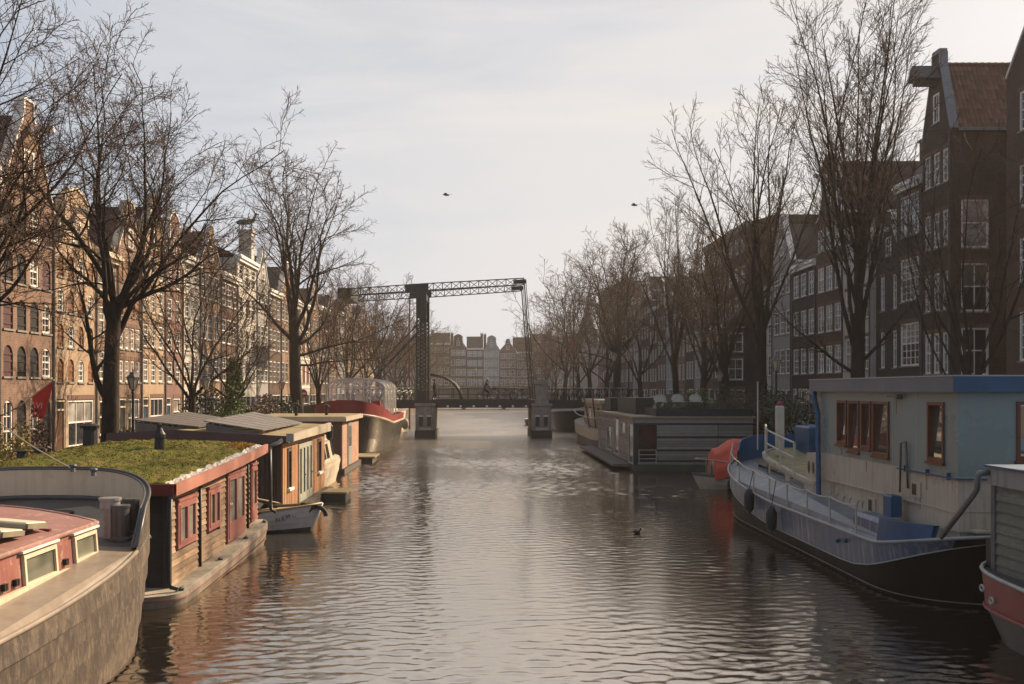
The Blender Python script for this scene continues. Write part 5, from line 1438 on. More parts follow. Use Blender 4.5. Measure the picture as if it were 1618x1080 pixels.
for i in range(6):
    q = MB(); q.box(-5.58+0.0, -4.7, 36.6+i*0.25, 36.6+i*0.25+0.235, 0.27, 0.33); part(JT, 'plank', q, JW)
q = MB(); q.box(-5.55, -4.75, 36.62, 38.05, -0.2, 0.268); part(JT, 'float', q, PIERD)

# ------------------------------------------------------------------ cream cabin boat
CB = thing('cabin_boat', 'cream rounded wooden cabin boat behind the cedar houseboat', 'boat', (-7.8, 43.5, 0))
CRH = M('cream_hull', (0.50, 0.42, 0.31), 0.5, 0.15, 2, streak=0.4, scol=(0.28, 0.21, 0.14))
hc = outline(-7.9, 1.85, 40.0, 47.4, bow=3.2, nb=2.3, stern=1.2, ns=3.0, m=10, k=6)
def cz(y): return 0.98 + 0.10 * max(0, (y-43)/4)
for (t0, t1, s0, s1, nm) in ((0, 0.55, 0.86, 0.96, 'hull'), (0.56, 0.86, 0.97, 1.0, 'hull_upper'), (0.86, 1.0, 1.01, 1.0, 'rubbing_strake')):
    m_ = MB(); m_.band(ring(hc, -7.9, lambda y: lerp(-0.3, cz(y), t0), s0, rake1=0.4*(1-t0)), ring(hc, -7.9, lambda y: lerp(-0.3, cz(y), t1), s1, rake1=0.4*(1-t1))); part(CB, nm, m_, CRH, True)
m_ = MB(); m_.poly(ring(hc, -7.9, cz, 0.99)); part(CB, 'deck', m_, CRH)
hc2 = outline(-7.9, 1.62, 40.3, 46.2, bow=2.4, nb=2.3, stern=1.0, ns=3.0, m=10, k=6)
m_ = MB(); m_.band(ring(hc2, -7.9, lambda y: 0.98, 1.0), ring(hc2, -7.9, lambda y: 1.86, 0.90, rake1=0.25)); cbn = part(CB, 'cabin', m_, CRH, True)
m_ = MB(); m_.poly(ring(hc2, -7.9, lambda y: 1.98, 0.93)); m_.band(ring(hc2, -7.9, lambda y: 1.861, 0.94), ring(hc2, -7.9, lambda y: 1.98, 0.93)); part(CB, 'cabin_roof', m_, CRH)
for i in range(5):
    ya = 40.9 + i*0.92
    if ya > 44.9: break
    xx = -7.9 + 1.62 * (1 if ya < 43.6 else 0.95)
    q = MB(); q.add([(xx+0.01, ya, 1.12), (xx+0.01, ya+0.55, 1.12), (xx-0.11, ya+0.55, 1.72), (xx-0.11, ya, 1.72)], [(0,1,2,3)]); part(CB, 'pane', q, GLASS)
for (yy, h_) in ((40.6, 0.5), (39.9, 0.45)):
    pass
F1 = MB(); F1.lathe((-5.86, 40.3, 2.0), [(0.05, 0), (0.14, 0.1), (0.14, 0.55), (0.05, 0.65)], 10); solo('hanging_fender', F1, BLACKM, 'black fender hanging by the cabin boat at the cedar roof end', 'fender', (-5.86, 40.3, 2.0))

# ------------------------------------------------------------------ brick-clad houseboat
BH = thing('brick_houseboat', 'houseboat with brick-patterned side and tan flat roof beyond the cream boat', 'houseboat', (-8.7, 51, 0))
m_ = MB(); m_.box(-10.95, -6.3, 48.2, 55.0, -0.7, 0.25); part(BH, 'pontoon', m_, PIERD)
m_ = MB(); m_.box(-10.9, -6.42, 48.3, 54.8, 0.25, 2.5); part(BH, 'wall', m_, brick('boat_brick', (0.42, 0.24, 0.16), (0.34, 0.19, 0.13), (0.42, 0.34, 0.26), 0.35, 0.16))
m_ = MB(); m_.box(-10.92, -6.45, 48.22, 48.29, 0.25, 2.5); part(BH, 'end_wall', m_, CEDARD)
m_ = MB(); m_.box(-11.05, -6.2, 48.0, 55.0, 2.501, 2.70); part(BH, 'roof', m_, FCREAM)
m_ = MB(); m_.box(-10.95, -6.3, 48.1, 54.9, 2.701, 2.72); part(BH, 'roof_felt', m_, ROOFDK)
m_ = MB(); m_.box(-6.418, -6.37, 50.2, 51.6, 0.3, 2.35); do = part(BH, 'door', m_, M('grey_green_door', (0.20, 0.22, 0.19), 0.5, 0.15, 3))
q = MB(); q.poly([(-6.366, 50.4, 1.2), (-6.366, 51.4, 1.2), (-6.366, 51.4, 2.2), (-6.366, 50.4, 2.2)]); part(do, 'pane', q, GLASS)
for (x, y, h_, lb) in ((-8.9, 50.0, 0.5, 'thin stove pipe'), (-7.6, 51.2, 0.4, 'short round vent')):
    V = thing('stove_pipe', lb + ' on the tan roof of the brick-clad houseboat', 'pipe', (x, y, 2.72)); m_ = MB(); m_.lathe((x, y, 2.72), [(0.08, 0), (0.08, h_), (0.16, h_), (0.14, h_+0.1), (0.03, h_+0.14)], 10); part(V, 'pipe', m_, BLACKM)
J2 = thing('plank_float', 'low mossy plank float in front of the red-bulwarked ship', 'jetty', (-6.6, 56.8, 0))
for i in range(7):
    q = MB(); q.box(-7.6, -5.6, 55.4+i*0.4, 55.4+i*0.4+0.37, 0.30, 0.37); part(J2, 'plank', q, JW)
q = MB(); q.box(-7.5, -5.75, 55.5, 58.1, -0.3, 0.298); part(J2, 'float', q, PIERD)

# ------------------------------------------------------------------ red-bulwarked ship with a glazed canopy
RS = thing('red_ship', 'black-hulled ship with red bulwark and clear arched canopy before the bridge', 'ship', (-8.4, 72, 0))
hr = outline(-8.35, 2.45, 63.6, 82.0, bow=2.0, nb=3.0, stern=5.5, ns=2.3, m=16, k=8)
def rsz(y): return 1.75 + 0.75 * max(0, (71 - y) / 7.4) ** 1.5
def rst(y): return rsz(y) + 0.45 + 0.40 * max(0, (70 - y) / 6.4)
SHULL = M('ship_black', (0.020, 0.018, 0.016), 0.3, 0.35, 1.2, patch=0.6, pcol=(0.20, 0.15, 0.10), pscale=0.8, pth=(0.60, 0.72), streak=0.25, scol=(0.12, 0.09, 0.065))
SRED = M('ship_red', (0.20, 0.022, 0.022), 0.45, 0.18, 1.5, streak=0.3)
for (t0, t1, s0, s1) in ((0, 0.5, 0.78, 0.93), (0.5, 0.98, 0.93, 1.0)):
    m_ = MB(); m_.band(ring(hr, -8.35, lambda y: lerp(-0.6, rsz(y), t0), s0, rake0=1.0*(1-t0)), ring(hr, -8.35, lambda y: lerp(-0.6, rsz(y), t1), s1, rake0=1.0*(1-t1))); part(RS, 'hull', m_, SHULL, True)
m_ = MB(); A = ring(hr, -8.35, lambda y: rsz(y)-0.04, 1.012); m_.tube(A, 0.09, 6, closed=True); part(RS, 'rubbing_strake', m_, M('strake_tan', (0.33, 0.25, 0.17), 0.5, 0.2, 2), True)
m_ = MB(); m_.band(ring(hr, -8.35, rsz, 1.0), ring(hr, -8.35, rst, 1.02)); m_.band(ring(hr, -8.35, rst, 1.0, off=0.1), ring(hr, -8.35, rsz, 0.98, off=0.1)); m_.band(ring(hr, -8.35, rst, 1.02), ring(hr, -8.35, rst, 1.0, off=0.1)); part(RS, 'bulwark', m_, SRED, True)
m_ = MB(); m_.poly(ring(hr, -8.35, rsz, 0.97)); part(RS, 'deck', m_, DECKT)
CLEAR = clearmat('clear_sheet', (0.75, 0.73, 0.68), 0.32, 0.2)
for j in range(5):
    y = 69.5 + j*2.4; pts = [(-8.35 + 1.95*math.cos(a)*1.0, y, 4.15 + 0.62*math.sin(a)) for a in [PI*i/10 for i in range(11)]]
    m_ = MB(); m_.tube([(-6.4, y, 1.9)] + pts + [(-10.3, y, 1.9)], 0.06, 6); m_.bar((-6.4, y, 4.15), (-10.3, y, 4.15), 0.07); m_.bar((-8.35, y, 1.9), (-8.35, y, 4.7), 0.06)
    part(RS, 'canopy_hoop', m_, GREYWHITE)
m_ = MB(); m_.grid([[(-8.35 + 1.95*math.cos(PI*i/10), y, 4.15 + 0.62*math.sin(PI*i/10)) for i in range(11)] for y in (69.45, 79.2)]); part(RS, 'canopy_roof', m_, CLEAR, True)
m_ = MB(); m_.poly([(-10.3, 69.45, 2.6), (-6.4, 69.45, 2.6)] + [(-8.35 + 1.95*math.cos(PI*i/10), 69.45, 4.15 + 0.62*math.sin(PI*i/10)) for i in range(11)]); part(RS, 'canopy_front', m_, CLEAR)
m_ = MB(); m_.poly([(-6.38, 69.5, 2.2), (-6.38, 79.1, 2.2), (-6.38, 79.1, 4.15), (-6.38, 69.5, 4.15)]); part(RS, 'canopy_side', m_, CLEAR)
m_ = MB(); m_.box(-9.8, -7.0, 72.0, 76.5, 1.9, 3.0); part(RS, 'wheelhouse', m_, SRED)
for i, x in enumerate((-9.3, -6.75)):
    m_ = MB(); m_.box(x-0.25, x+0.25, 67.6, 68.2, 2.3, 3.25); part(RS, 'red_locker', m_, SRED)
# pale boat and fenders under the left approach
PB = thing('pale_boat', 'pale round-sterned boat lying beyond the left bridge pier', 'boat', (-9.0, 101, 0))
hp = outline(-9.3, 2.0, 95.0, 107.0, bow=4, nb=2.4, stern=2.5, ns=2.4, m=10, k=6)
m_ = MB(); m_.band(ring(hp, -9.3, lambda y: -0.4, 0.85), ring(hp, -9.3, lambda y: 1.9, 1.0)); part(PB, 'hull', m_, CRH, True)
m_ = MB(); m_.poly(ring(hp, -9.3, lambda y: 1.9, 0.99)); part(PB, 'deck', m_, DECKT)
m_ = MB(); m_.box(-10.6, -8.2, 98, 104, 1.9, 2.5); part(PB, 'cabin', m_, CREAM)
fb = MB(); fb.sphere((-6.95, 97.0, 0.75), 0.42, 10, 7, (0.9, 0.9, 1.3)); solo('ball_fender', fb, CRH, 'pale ball fender hanging at the side of the pale boat', 'fender', (-6.95, 97.0, 0.75), smooth=True)

# ================================================================== RIGHT SIDE
# ------------------------------------------------------------------ grey slatted houseboat
GH = thing('slatted_houseboat', 'grey slat-clad box houseboat with a planted roof terrace on the right', 'houseboat', (10.5, 57, 0))
SLAT = M('grey_slat', (0.29, 0.25, 0.23), 0.75, 0.2, 2, grain=0.45, gaxis=(1.2, 1.2, 18), rand=0.2, streak=0.15)
SLATL = M('grey_slat_side', (0.30, 0.25, 0.22), 0.75, 0.2, 2, grain=0.45, gaxis=(1.2, 1.2, 18), rand=0.22)
CHAR = M('charcoal_cladding', (0.022, 0.024, 0.026), 0.6, 0.3, 3)
gx0, gx1, gy0, gy1 = 7.62, 13.4, 50.0, 65.2
m_ = MB(); m_.box(gx0-0.05, gx1, gy0-0.05, gy1, -0.8, 0.32); part(GH, 'pontoon', m_, M('mossy_pontoon', (0.06, 0.06, 0.045), 0.75, 0.3, 2, patch=0.6, pcol=(0.07, 0.08, 0.02), pscale=2))
m_ = MB(); m_.box(gx0+0.03, gx1, gy0+0.03, gy1, 0.32, 2.62); part(GH, 'wall_core', m_, CHAR)
m_ = MB(); m_.box(gx0-0.95, gx0-0.06, gy0+0.8, gy1+2.0, 0.18, 0.30); part(GH, 'side_walkway', m_, M('walkway', (0.12, 0.10, 0.085), 0.8, 0.3, 2))
m_ = MB(); m_.box(gx0-0.02, gx1+0.02, gy0-0.03, gy0+0.028, 2.36, 2.60); part(GH, 'board', m_, SLAT)
m_ = MB(); m_.box(gx0-0.02, gx1+0.02, gy0-0.03, gy0+0.028, 0.33, 0.45); part(GH, 'board', m_, SLAT)
for (za, zb) in ((0.55, 0.98), (1.08, 1.62), (1.72, 2.27)):
    n = 4; hh_ = (zb-za)/n
    for i in range(n):
        for (xa, xb) in ((8.72, 11.68), (11.72, 13.4)):
            q = MB(); q.box(xa, xb, gy0-0.02-random.Random(i+int(za*9)).uniform(0, 0.006), gy0+0.028, za+i*hh_, za+(i+1)*hh_-0.014); part(GH, 'board', q, SLAT)
m_ = MB(); m_.box(gx0-0.04, gx0+0.16, gy0-0.04, gy0+0.2, 0.32, 2.36); part(GH, 'corner_post', m_, CHAR)
# recessed door bay with white rails
m_ = MB(); m_.poly([(7.85, gy0+0.022, 0.5), (8.66, gy0+0.022, 0.5), (8.66, gy0+0.022, 2.25), (7.85, gy0+0.022, 2.25)]); part(GH, 'pane', m_, glassmat('dark_glass', (0.012, 0.013, 0.014), 0.1, 0.1, 0.3))
m_ = MB()
for z_ in (0.42, 0.62, 0.82, 1.05): m_.bar((7.82, gy0-0.1, z_), (8.66, gy0-0.1, z_), 0.028)
m_.bar((7.82, gy0-0.1, 0.36), (7.82, gy0-0.1, 1.06), 0.03); m_.bar((8.66, gy0-0.1, 0.36), (8.66, gy0-0.1, 1.06), 0.03)
part(GH, 'white_rail', m_, GREYWHITE)
sholes = [(50.25, 51.75, 0.36, 2.3, 'door'), (53.0, 54.5, 1.75, 2.3, 'window'), (55.4, 57.2, 0.5, 2.4, 'window'), (58.3, 60.6, 0.55, 1.85, 'window'), (63.6, 64.3, 0.4, 2.3, 'door')]
z = 0.34
while z < 2.58:
    cur = gy0 + 0.22
    for (a, b, c, d, nm) in sorted(sholes) + [(gy1, gy1, 0, 9, '')]:
        if c - 0.03 < z + 0.07 < d + 0.03 or nm == '':
            if a - cur > 0.1:
                q = MB(); q.box(gx0-0.018-random.Random(int(z*99)).uniform(0, 0.008), gx0+0.028, cur, a-0.03, z, z+0.128); part(GH, 'board', q, SLATL)
            cur = b + 0.03
    z += 0.142
for (a, b, c, d, nm) in sholes:
    f = MB(); f.box(gx0-0.04, gx0+0.02, a-0.03, a+0.05, c, d); f.box(gx0-0.04, gx0+0.02, b-0.05, b+0.03, c, d); f.box(gx0-0.04, gx0+0.02, a+0.051, b-0.051, d-0.05, d); f.box(gx0-0.05, gx0+0.02, a-0.03, b+0.03, c-0.05, c-0.001)
    wo_ = part(GH, nm, f, GREYWHITE)
    p_ = MB(); p_.poly([(gx0, a, c), (gx0, b, c), (gx0, b, d), (gx0, a, d)]); part(wo_, 'pane', p_, GLASS)
m_ = MB(); m_.box(gx0-0.12, gx1+0.1, gy0-0.12, gy1+0.1, 2.601, 2.68); part(GH, 'roof', m_, M('roof_tan', (0.26, 0.215, 0.15), 0.8, 0.25, 1.5))
m_ = MB(); m_.box(8.7, gx1, gy0+0.1, gy1-4.5, 2.681, 3.05); part(GH, 'roof_planter', m_, CHAR)
m_ = MB(); m_.box(8.3, 9.2, 54.0, 61, 2.681, 3.55); m_.box(8.0, 12.5, 62.0, 65.0, 2.681, 3.5); part(GH, 'roof_cabin', m_, CHAR)
m_ = MB(); m_.box(9.9, 11.0, 54.2, 55.4, 3.051, 3.75); part(GH, 'stone_chimney', m_, M('rubble', (0.12, 0.10, 0.085), 0.9, 0.4, 4, bump=0.6))
def chairback(x, y, lb):
    o = lthing('garden_chair', lb, 'chair', (x, y, 3.05), 0.0, 'chairs on the roof terrace')
    m_ = MB(); m_.tube([(0.28*math.cos(a), 0.05, 0.42 + 0.26*math.sin(a)) for a in [PI*i/8 for i in range(9)]], 0.05, 6); m_.box(-0.26, 0.26, 0.02, 0.07, 0.38, 0.62); part(o, 'backrest', m_, GREYWHITE)
    m_ = MB(); m_.box(-0.28, 0.28, -0.45, 0.04, 0.33, 0.38); part(o, 'seat', m_, GREYWHITE)
    for sx in (-0.24, 0.24):
        for sy in (-0.4, 0.02):
            m_ = MB(); m_.box(sx-0.02, sx+0.02, sy-0.02, sy+0.02, 0, 0.33); part(o, 'leg', m_, GREYWHITE)
chairback(9.15, 51.6, 'pale round-backed chair at the left of the roof terrace')
chairback(10.0, 51.4, 'pale round-backed chair in the middle of the roof terrace')
chairback(10.85, 51.2, 'pale round-backed chair at the right of the roof terrace')

# ------------------------------------------------------------------ tan cabin barge behind it
TB = thing('tan_barge', 'cream-hulled barge with tan cabin moored behind the slatted houseboat', 'barge', (10.3, 75, 0))
ht_ = outline(10.2, 2.75, 66.2, 83.0, bow=4, nb=2.4, stern=3, ns=2.6, m=12, k=6)
def tz(y): return 1.35 + 0.5 * max(0, (y-76)/7)**1.5
m_ = MB(); m_.band(ring(ht_, 10.2, lambda y: -0.4, 0.85), ring(ht_, 10.2, lambda y: lerp(-0.4, tz(y), 0.6), 0.97)); part(TB, 'hull', m_, M('barge_grey', (0.14, 0.12, 0.10), 0.6, 0.3, 2, streak=0.4), True)
m_ = MB(); m_.band(ring(ht_, 10.2, lambda y: lerp(-0.4, tz(y), 0.6), 0.975), ring(ht_, 10.2, tz, 1.0)); part(TB, 'topside', m_, CRH, True)
m_ = MB(); m_.poly(ring(ht_, 10.2, tz, 0.99)); part(TB, 'deck', m_, DECKT)
m_ = MB(); m_.box(8.1, 12.3, 67.5, 78.5, 1.4, 3.05); part(TB, 'cabin', m_, M('cabin_tan', (0.30, 0.235, 0.16), 0.7, 0.2, 2, streak=0.3))
m_ = MB(); m_.box(7.95, 12.45, 67.3, 78.7, 3.051, 3.3); part(TB, 'cabin_roof', m_, FCREAM)
for yy in (68.5, 71, 73.5, 76):
    p_ = MB(); p_.poly([(8.09, yy, 2.0), (8.09, yy+1.4, 2.0), (8.09, yy+1.4, 2.75), (8.09, yy, 2.75)]); part(TB, 'pane', p_, GLASS)
m_ = MB(); m_.tube([p for p in ring(ht_, 10.2, lambda y: tz(y)+0.75, 0.99) if p[1] > 66.5], 0.035, 6, closed=True)
part(TB, 'hand_rail', m_, GREYWHITE)
for k, (x, lean) in enumerate(((7.6, -0.5), (8.0, -0.25))):
    m_ = MB(); m_.cyl((x, 70.0, 1.4), (x+lean, 70.0, 4.0), 0.06, 6); part(TB, 'mast_pole', m_, M('pole_rust', (0.12, 0.06, 0.045), 0.7, 0.25, 3))
# black barge and rowing boat beyond the bridge
KB = thing('black_barge', 'big black-hulled barge with a white rim beyond the right bridge pier', 'barge', (10.2, 105, 0))
hk_ = outline(10.0, 3.0, 96.0, 118, bow=4, nb=2.5, stern=4, ns=2.3, m=12, k=6)
def kz(y): return 1.7 + 0.35 * max(0, (102-y)/6)
m_ = MB(); m_.band(ring(hk_, 10.0, lambda y: -0.4, 0.8, rake0=0.8), ring(hk_, 10.0, kz, 1.0)); part(KB, 'hull', m_, M('hull_black', (0.014, 0.014, 0.015), 0.4, 0.3, 2), True)
m_ = MB(); m_.tube(ring(hk_, 10.0, kz, 1.0), 0.08, 6, closed=True); part(KB, 'rim', m_, GREYWHITE, True)
m_ = MB(); m_.poly(ring(hk_, 10.0, lambda y: kz(y)-0.05, 0.98)); part(KB, 'deck', m_, DECKG)
RB = thing('rowing_boat', 'small grey rowing boat just left of the right bridge pier', 'boat', (5.9, 116, 0))
hw_ = outline(5.9, 0.75, 113.5, 118, bow=2.4, nb=2.0, stern=1.2, ns=2.6, m=8, k=4)
m_ = MB(); m_.band(ring(hw_, 5.9, lambda y: -0.15, 0.7), ring(hw_, 5.9, lambda y: 0.62, 1.0)); part(RB, 'hull', m_, IRON, True)
m_ = MB(); m_.poly(ring(hw_, 5.9, lambda y: 0.25, 0.85)); part(RB, 'floor', m_, DECKT)
m_ = MB(); m_.tube(ring(hw_, 5.9, lambda y: 0.63, 1.0), 0.05, 6, closed=True); part(RB, 'gunwale', m_, GREYWHITE, True)
m_ = MB(); m_.box(5.25, 6.55, 115.4, 115.7, 0.42, 0.47); part(RB, 'bench', m_, DECKT)

# ------------------------------------------------------------------ motorboat under a red tarpaulin
MO = lthing('motorboat', 'small cream motorboat half covered by a red tarpaulin', 'boat', (13.0, 41.2, 0), PI)
hl2 = cross_hull(0.98, 4.45, 2.6)
def m2z(t): return 0.52 + 0.16 * max(0, (t-0.3)/0.7) ** 1.5
def m2r(f, s_, out=0.0): return [(x - 0.45*(1-f)*(x/4.45)**3, s_*(h*(0.6+0.4*math.sin(f*PI/2))+out), lerp(-0.2, m2z(x/4.45), f)) for (x, h) in hl2]
CR2 = M('motorboat_cream', (0.42, 0.37, 0.29), 0.4, 0.12, 2, streak=0.25)
for s_ in (-1, 1):
    for (a, b, mt, nm) in ((0, 0.5, CR2, 'hull'), (0.5, 0.84, CR2, 'hull_upper'), (0.84, 1.0, IRON, 'rubbing_band')):
        m_ = MB(); m_.band(m2r(a, s_, 0.01 if a else 0), m2r(b, s_), False); part(MO, nm, m_, mt, True)
m_ = MB(); d_ = [(x, y, z-0.02) for (x, y, z) in m2r(1.0, 1)]; m_.grid([d_, [(p[0], -p[1], p[2]) for p in d_]]); part(MO, 'deck', m_, IRON)
m_ = MB()
for s_ in (-1, 1): m_.tube([(2.9, 0.82*s_, 0.6), (3.0, 0.8*s_, 1.1), (3.6, 0.66*s_, 1.2), (4.2, 0.25*s_, 1.22), (4.28, 0.0, 1.22)], 0.022, 6); m_.cyl((3.7, 0.62*s_, 0.62), (3.7, 0.62*s_, 1.2), 0.02, 6)
part(MO, 'bow_rail', m_, STEEL, True)
TARP = M('red_tarpaulin', (0.52, 0.075, 0.04), 0.6, 0.16, 1.6, patch=0.3, pcol=(0.55, 0.20, 0.12), pscale=1.2)
rows = []
for j in range(16):
    x = 0.3 + j*(3.62-0.3)/15; u = j/15; row = []
    for i in range(25):
        a = PI * i / 24; hw2 = 0.98*(1 - 0.22*u*u); hh2 = 1.16 + 0.34*math.sin(PI*min(1, u*1.1))*0.9
        fold = 0.05*math.sin(9*a+6*u) + 0.03*math.sin(21*a + 3*u)
        zlow = 0.35 + 0.30*abs(math.sin(2.2*PI*u+0.4))*(1 if i < 6 or i > 18 else 0)
        z_ = max(zlow*0 + 0.42 + 0.25*math.sin(PI*u*2.0)**2, 0.0) + (hh2)*math.sin(a)**0.75
        row.append((x, (hw2+fold)*math.cos(a), z_ + fold*0.5))
    rows.append(row)
m_ = MB(); m_.grid(rows); m_.poly([p for p in rows[-1]]); part(MO, 'tarpaulin', m_, TARP, True)
m_ = MB(); m_.box(3.3, 3.7, -0.3, 0.25, 0.55, 1.0); part(MO, 'bow_locker', m_, M('locker_wood', (0.20, 0.11, 0.06), 0.6, 0.2, 4))
m_ = MB(); m_.lathe((3.1, 1.0, -0.02), [(0.04, 0), (0.13, 0.08), (0.13, 0.42), (0.04, 0.5)], 10); part(MO, 'fender', m_, M('rubber', (0.012,)*3))

# ------------------------------------------------------------------ blue and cream barge
UX = 10.35
UB = thing('blue_barge', 'blue and cream converted barge with brown-framed wheelhouse windows on the right', 'barge', (UX, 26, 0))
hu = outline(UX, 2.5, 17.9, 35.2, bow=5.2, nb=2.6, stern=2.6, ns=2.6, m=16, k=12)
def uz(y): return 0.98 + 0.78 * max(0, (y - 26.5) / 8.6) ** 1.9 + 0.42 * max(0, (20.3 - y) / 2.3) ** 1.3
def ub(y): return 0.34 + 1.15 * max(0, (y - 27.0) / 8.0) ** 1.8 + 1.02 * max(0, (22.0 - y) / 4.0) ** 1.9
UBLACK = M('barge_black', (0.009, 0.0085, 0.0085), 0.55, 0.3, 1.5, streak=0.25, scol=(0.04, 0.03, 0.022), patch=0.15, pcol=(0.025, 0.02, 0.016), spec=0.06)
UTOP = M('barge_blue_grey', (0.07, 0.10, 0.155), 0.34, 0.22, 1.0, streak=0.75, scol=(0.36, 0.34, 0.32), patch=0.6, pcol=(0.02, 0.055, 0.12), pscale=0.7, pth=(0.5, 0.64))
UBLUE = M('barge_blue', (0.012, 0.065, 0.145), 0.42, 0.22, 1.5, streak=0.3, scol=(0.05, 0.11, 0.18))
UCREAM = M('barge_cream', (0.44, 0.385, 0.31), 0.30, 0.14, 0.8, streak=0.65, scol=(0.25, 0.165, 0.105), patch=0.45, pcol=(0.33, 0.27, 0.20), pscale=1.3, bump=0.12, bscale=2.2)
UTEAL = M('barge_teal', (0.172, 0.225, 0.218), 0.30, 0.14, 0.8, streak=0.5, scol=(0.22, 0.22, 0.19), patch=0.45, pcol=(0.24, 0.225, 0.19), pscale=0.7, bump=0.12, bscale=2.2)
BROWNW = M('brown_window_wood', (0.13, 0.035, 0.018), 0.4, 0.25, 4, grain=0.3)
m_ = MB(); m_.band(ring(hu, UX, lambda y: -0.7, 0.86, rake0=1.2, rake1=1.0), ring(hu, UX, lambda y: -0.02, 0.97, rake0=0.75, rake1=0.55)); m_.band(ring(hu, UX, lambda y: -0.02, 0.97, rake0=0.75, rake1=0.55), ring(hu, UX, ub, 1.0, rake0=0.2, rake1=0.18)); part(UB, 'hull', m_, UBLACK, True)
m_ = MB(); m_.tube(ring(hu, UX, lambda y: ub(y), 1.006, rake0=0.2, rake1=0.18), 0.013, 5, closed=True); part(UB, 'hull_line', m_, GREYWHITE, True)
m_ = MB(); m_.tube(ring(hu, UX, lambda y: 0.07, 0.985, rake0=0.7, rake1=0.52), 0.011, 5, closed=True); part(UB, 'water_line', m_, M('worn_line', (0.25, 0.21, 0.17), 0.7, 0.3, 3), True)
A_, B_ = ring(hu, UX, ub, 1.0, rake0=0.2, rake1=0.18), ring(hu, UX, uz, 1.02)
m_ = MB(); mk_ = MB(); nn_ = len(A_)
for i in range(nn_):
    j = (i + 1) % nn_
    (mk_ if (A_[i][1] < 19.5 and min(A_[i][0], A_[j][0]) > 8.55) else m_).add([A_[i], A_[j], B_[j], B_[i]], [(0, 1, 2, 3)])
part(UB, 'topside', m_, UTOP); part(UB, 'counter', mk_, UBLACK)
m_ = MB(); m_.poly(ring(hu, UX, lambda y: uz(y)-0.02, 1.0)); part(UB, 'deck', m_, M('barge_deck', (0.16, 0.17, 0.19), 0.4, 0.25, 1.2, patch=0.6, pcol=(0.36, 0.35, 0.34), pscale=1.8))
m_ = MB(); m_.tube(ring(hu, UX, lambda y: uz(y)+0.01, 1.022), 0.035, 6, closed=True); part(UB, 'gunwale', m_, M('gunwale_grey', (0.27, 0.27, 0.27), 0.4, 0.2, 3), True)
# raised blue bulwarks at stern and bow
def bulw(y0_, y1_, hfun, mat, nm, xmax=None):
    half = [q for q in hu if y0_ <= q[1] <= y1_ and (q[1] > 25 or q[0] > 2.0)]
    full_ = [(UX - h*1.025, y, 0) for (h, y) in half]
    lo = [(x, y, uz(y)+0.03) for (x, y, _) in full_]; hi = [(x+0.05, y, uz(y)+0.03+hfun(y)) for (x, y, _) in full_]
    li = [(x+0.09, y, z) for (x, y, z) in lo]; hi2 = [(x+0.11, y, z) for (x, y, z) in hi]
    m_ = MB(); m_.band(lo, hi, False); m_.band(hi, hi2, False); m_.band(hi2, li, False); part(UB, nm, m_, mat, True)
bulw(17.9, 20.3, lambda y: 0.02 + 0.46*max(0, (y-18.12)/2.2) ** 0.55, UBLUE, 'stern_bulwark')
m_ = MB(); m_.cbox(8.02, 8.5, 20.5, 21.9, 0.98, 1.40, 0.08); part(UB, 'deck_locker', m_, UTOP)
m_ = MB(); m_.cbox(8.38, 8.60, 20.8, 21.2, 1.401, 1.84, 0.03); part(UB, 'blue_box', m_, UBLUE)
m_ = MB(); m_.tube([(8.6, 20.9, 1.9), (8.62, 20.9, 2.9), (8.66, 20.75, 2.95), (8.68, 20.7, 2.0)], 0.022, 6); part(UB, 'breather_pipe', m_, IRON, True)
# wheelhouse
sx0, sx1, sy0, sy1 = 8.72, 13.1, 18.62, 26.35
def sxx(y): return sx0   # side wall
m_ = MB(); m_.box(sx0+0.06, sx1, sy0+0.06, sy1, 1.0, 1.75); part(UB, 'deckhouse_base', m_, UCREAM)
sw = [(19.15, 19.85, 2.62, 3.76), (21.72, 22.62, 2.55, 3.74), (22.72, 23.30, 2.66, 3.74), (23.42, 24.10, 2.55, 3.74), (24.22, 24.86, 2.68, 3.74)]
def split(y): return 2.40 + 0.0 * y
m_ = MB(); m_.box(sx0, sx1, sy0, sy1, 1.75, 2.40); part(UB, 'lower_wall', m_, UCREAM)
m_ = MB(); facade(m_, sy1-sy0, 2.40, 3.95, [(a-sy0, b-sy0, c, d) for (a, b, c, d) in sw], lambda u, d, z: (sx0+d, sy0+u, z), 0.12)
facade(m_, sx1-sx0, 2.40, 3.95, [(1.06, 1.86, 2.70, 3.78)], lambda u, d, z: (sx0+u, sy0+d, z), 0.12)
m_.poly([(sx1, sy0, 2.40), (sx1, sy1, 2.40), (sx1, sy1, 3.95), (sx1, sy0, 3.95)]); m_.poly([(sx0, sy1, 2.40), (sx1, sy1, 2.40), (sx1, sy1, 3.95), (sx0, sy1, 3.95)])
me = bpy.data.meshes.new('upper_wall'); of = OFF[UB]; me.from_pydata([(p[0]-of[0], p[1]-of[1], p[2]-of[2]) for p in m_.v], [], m_.f); me.materials.append(UTEAL); link('upper_wall', me, UB)
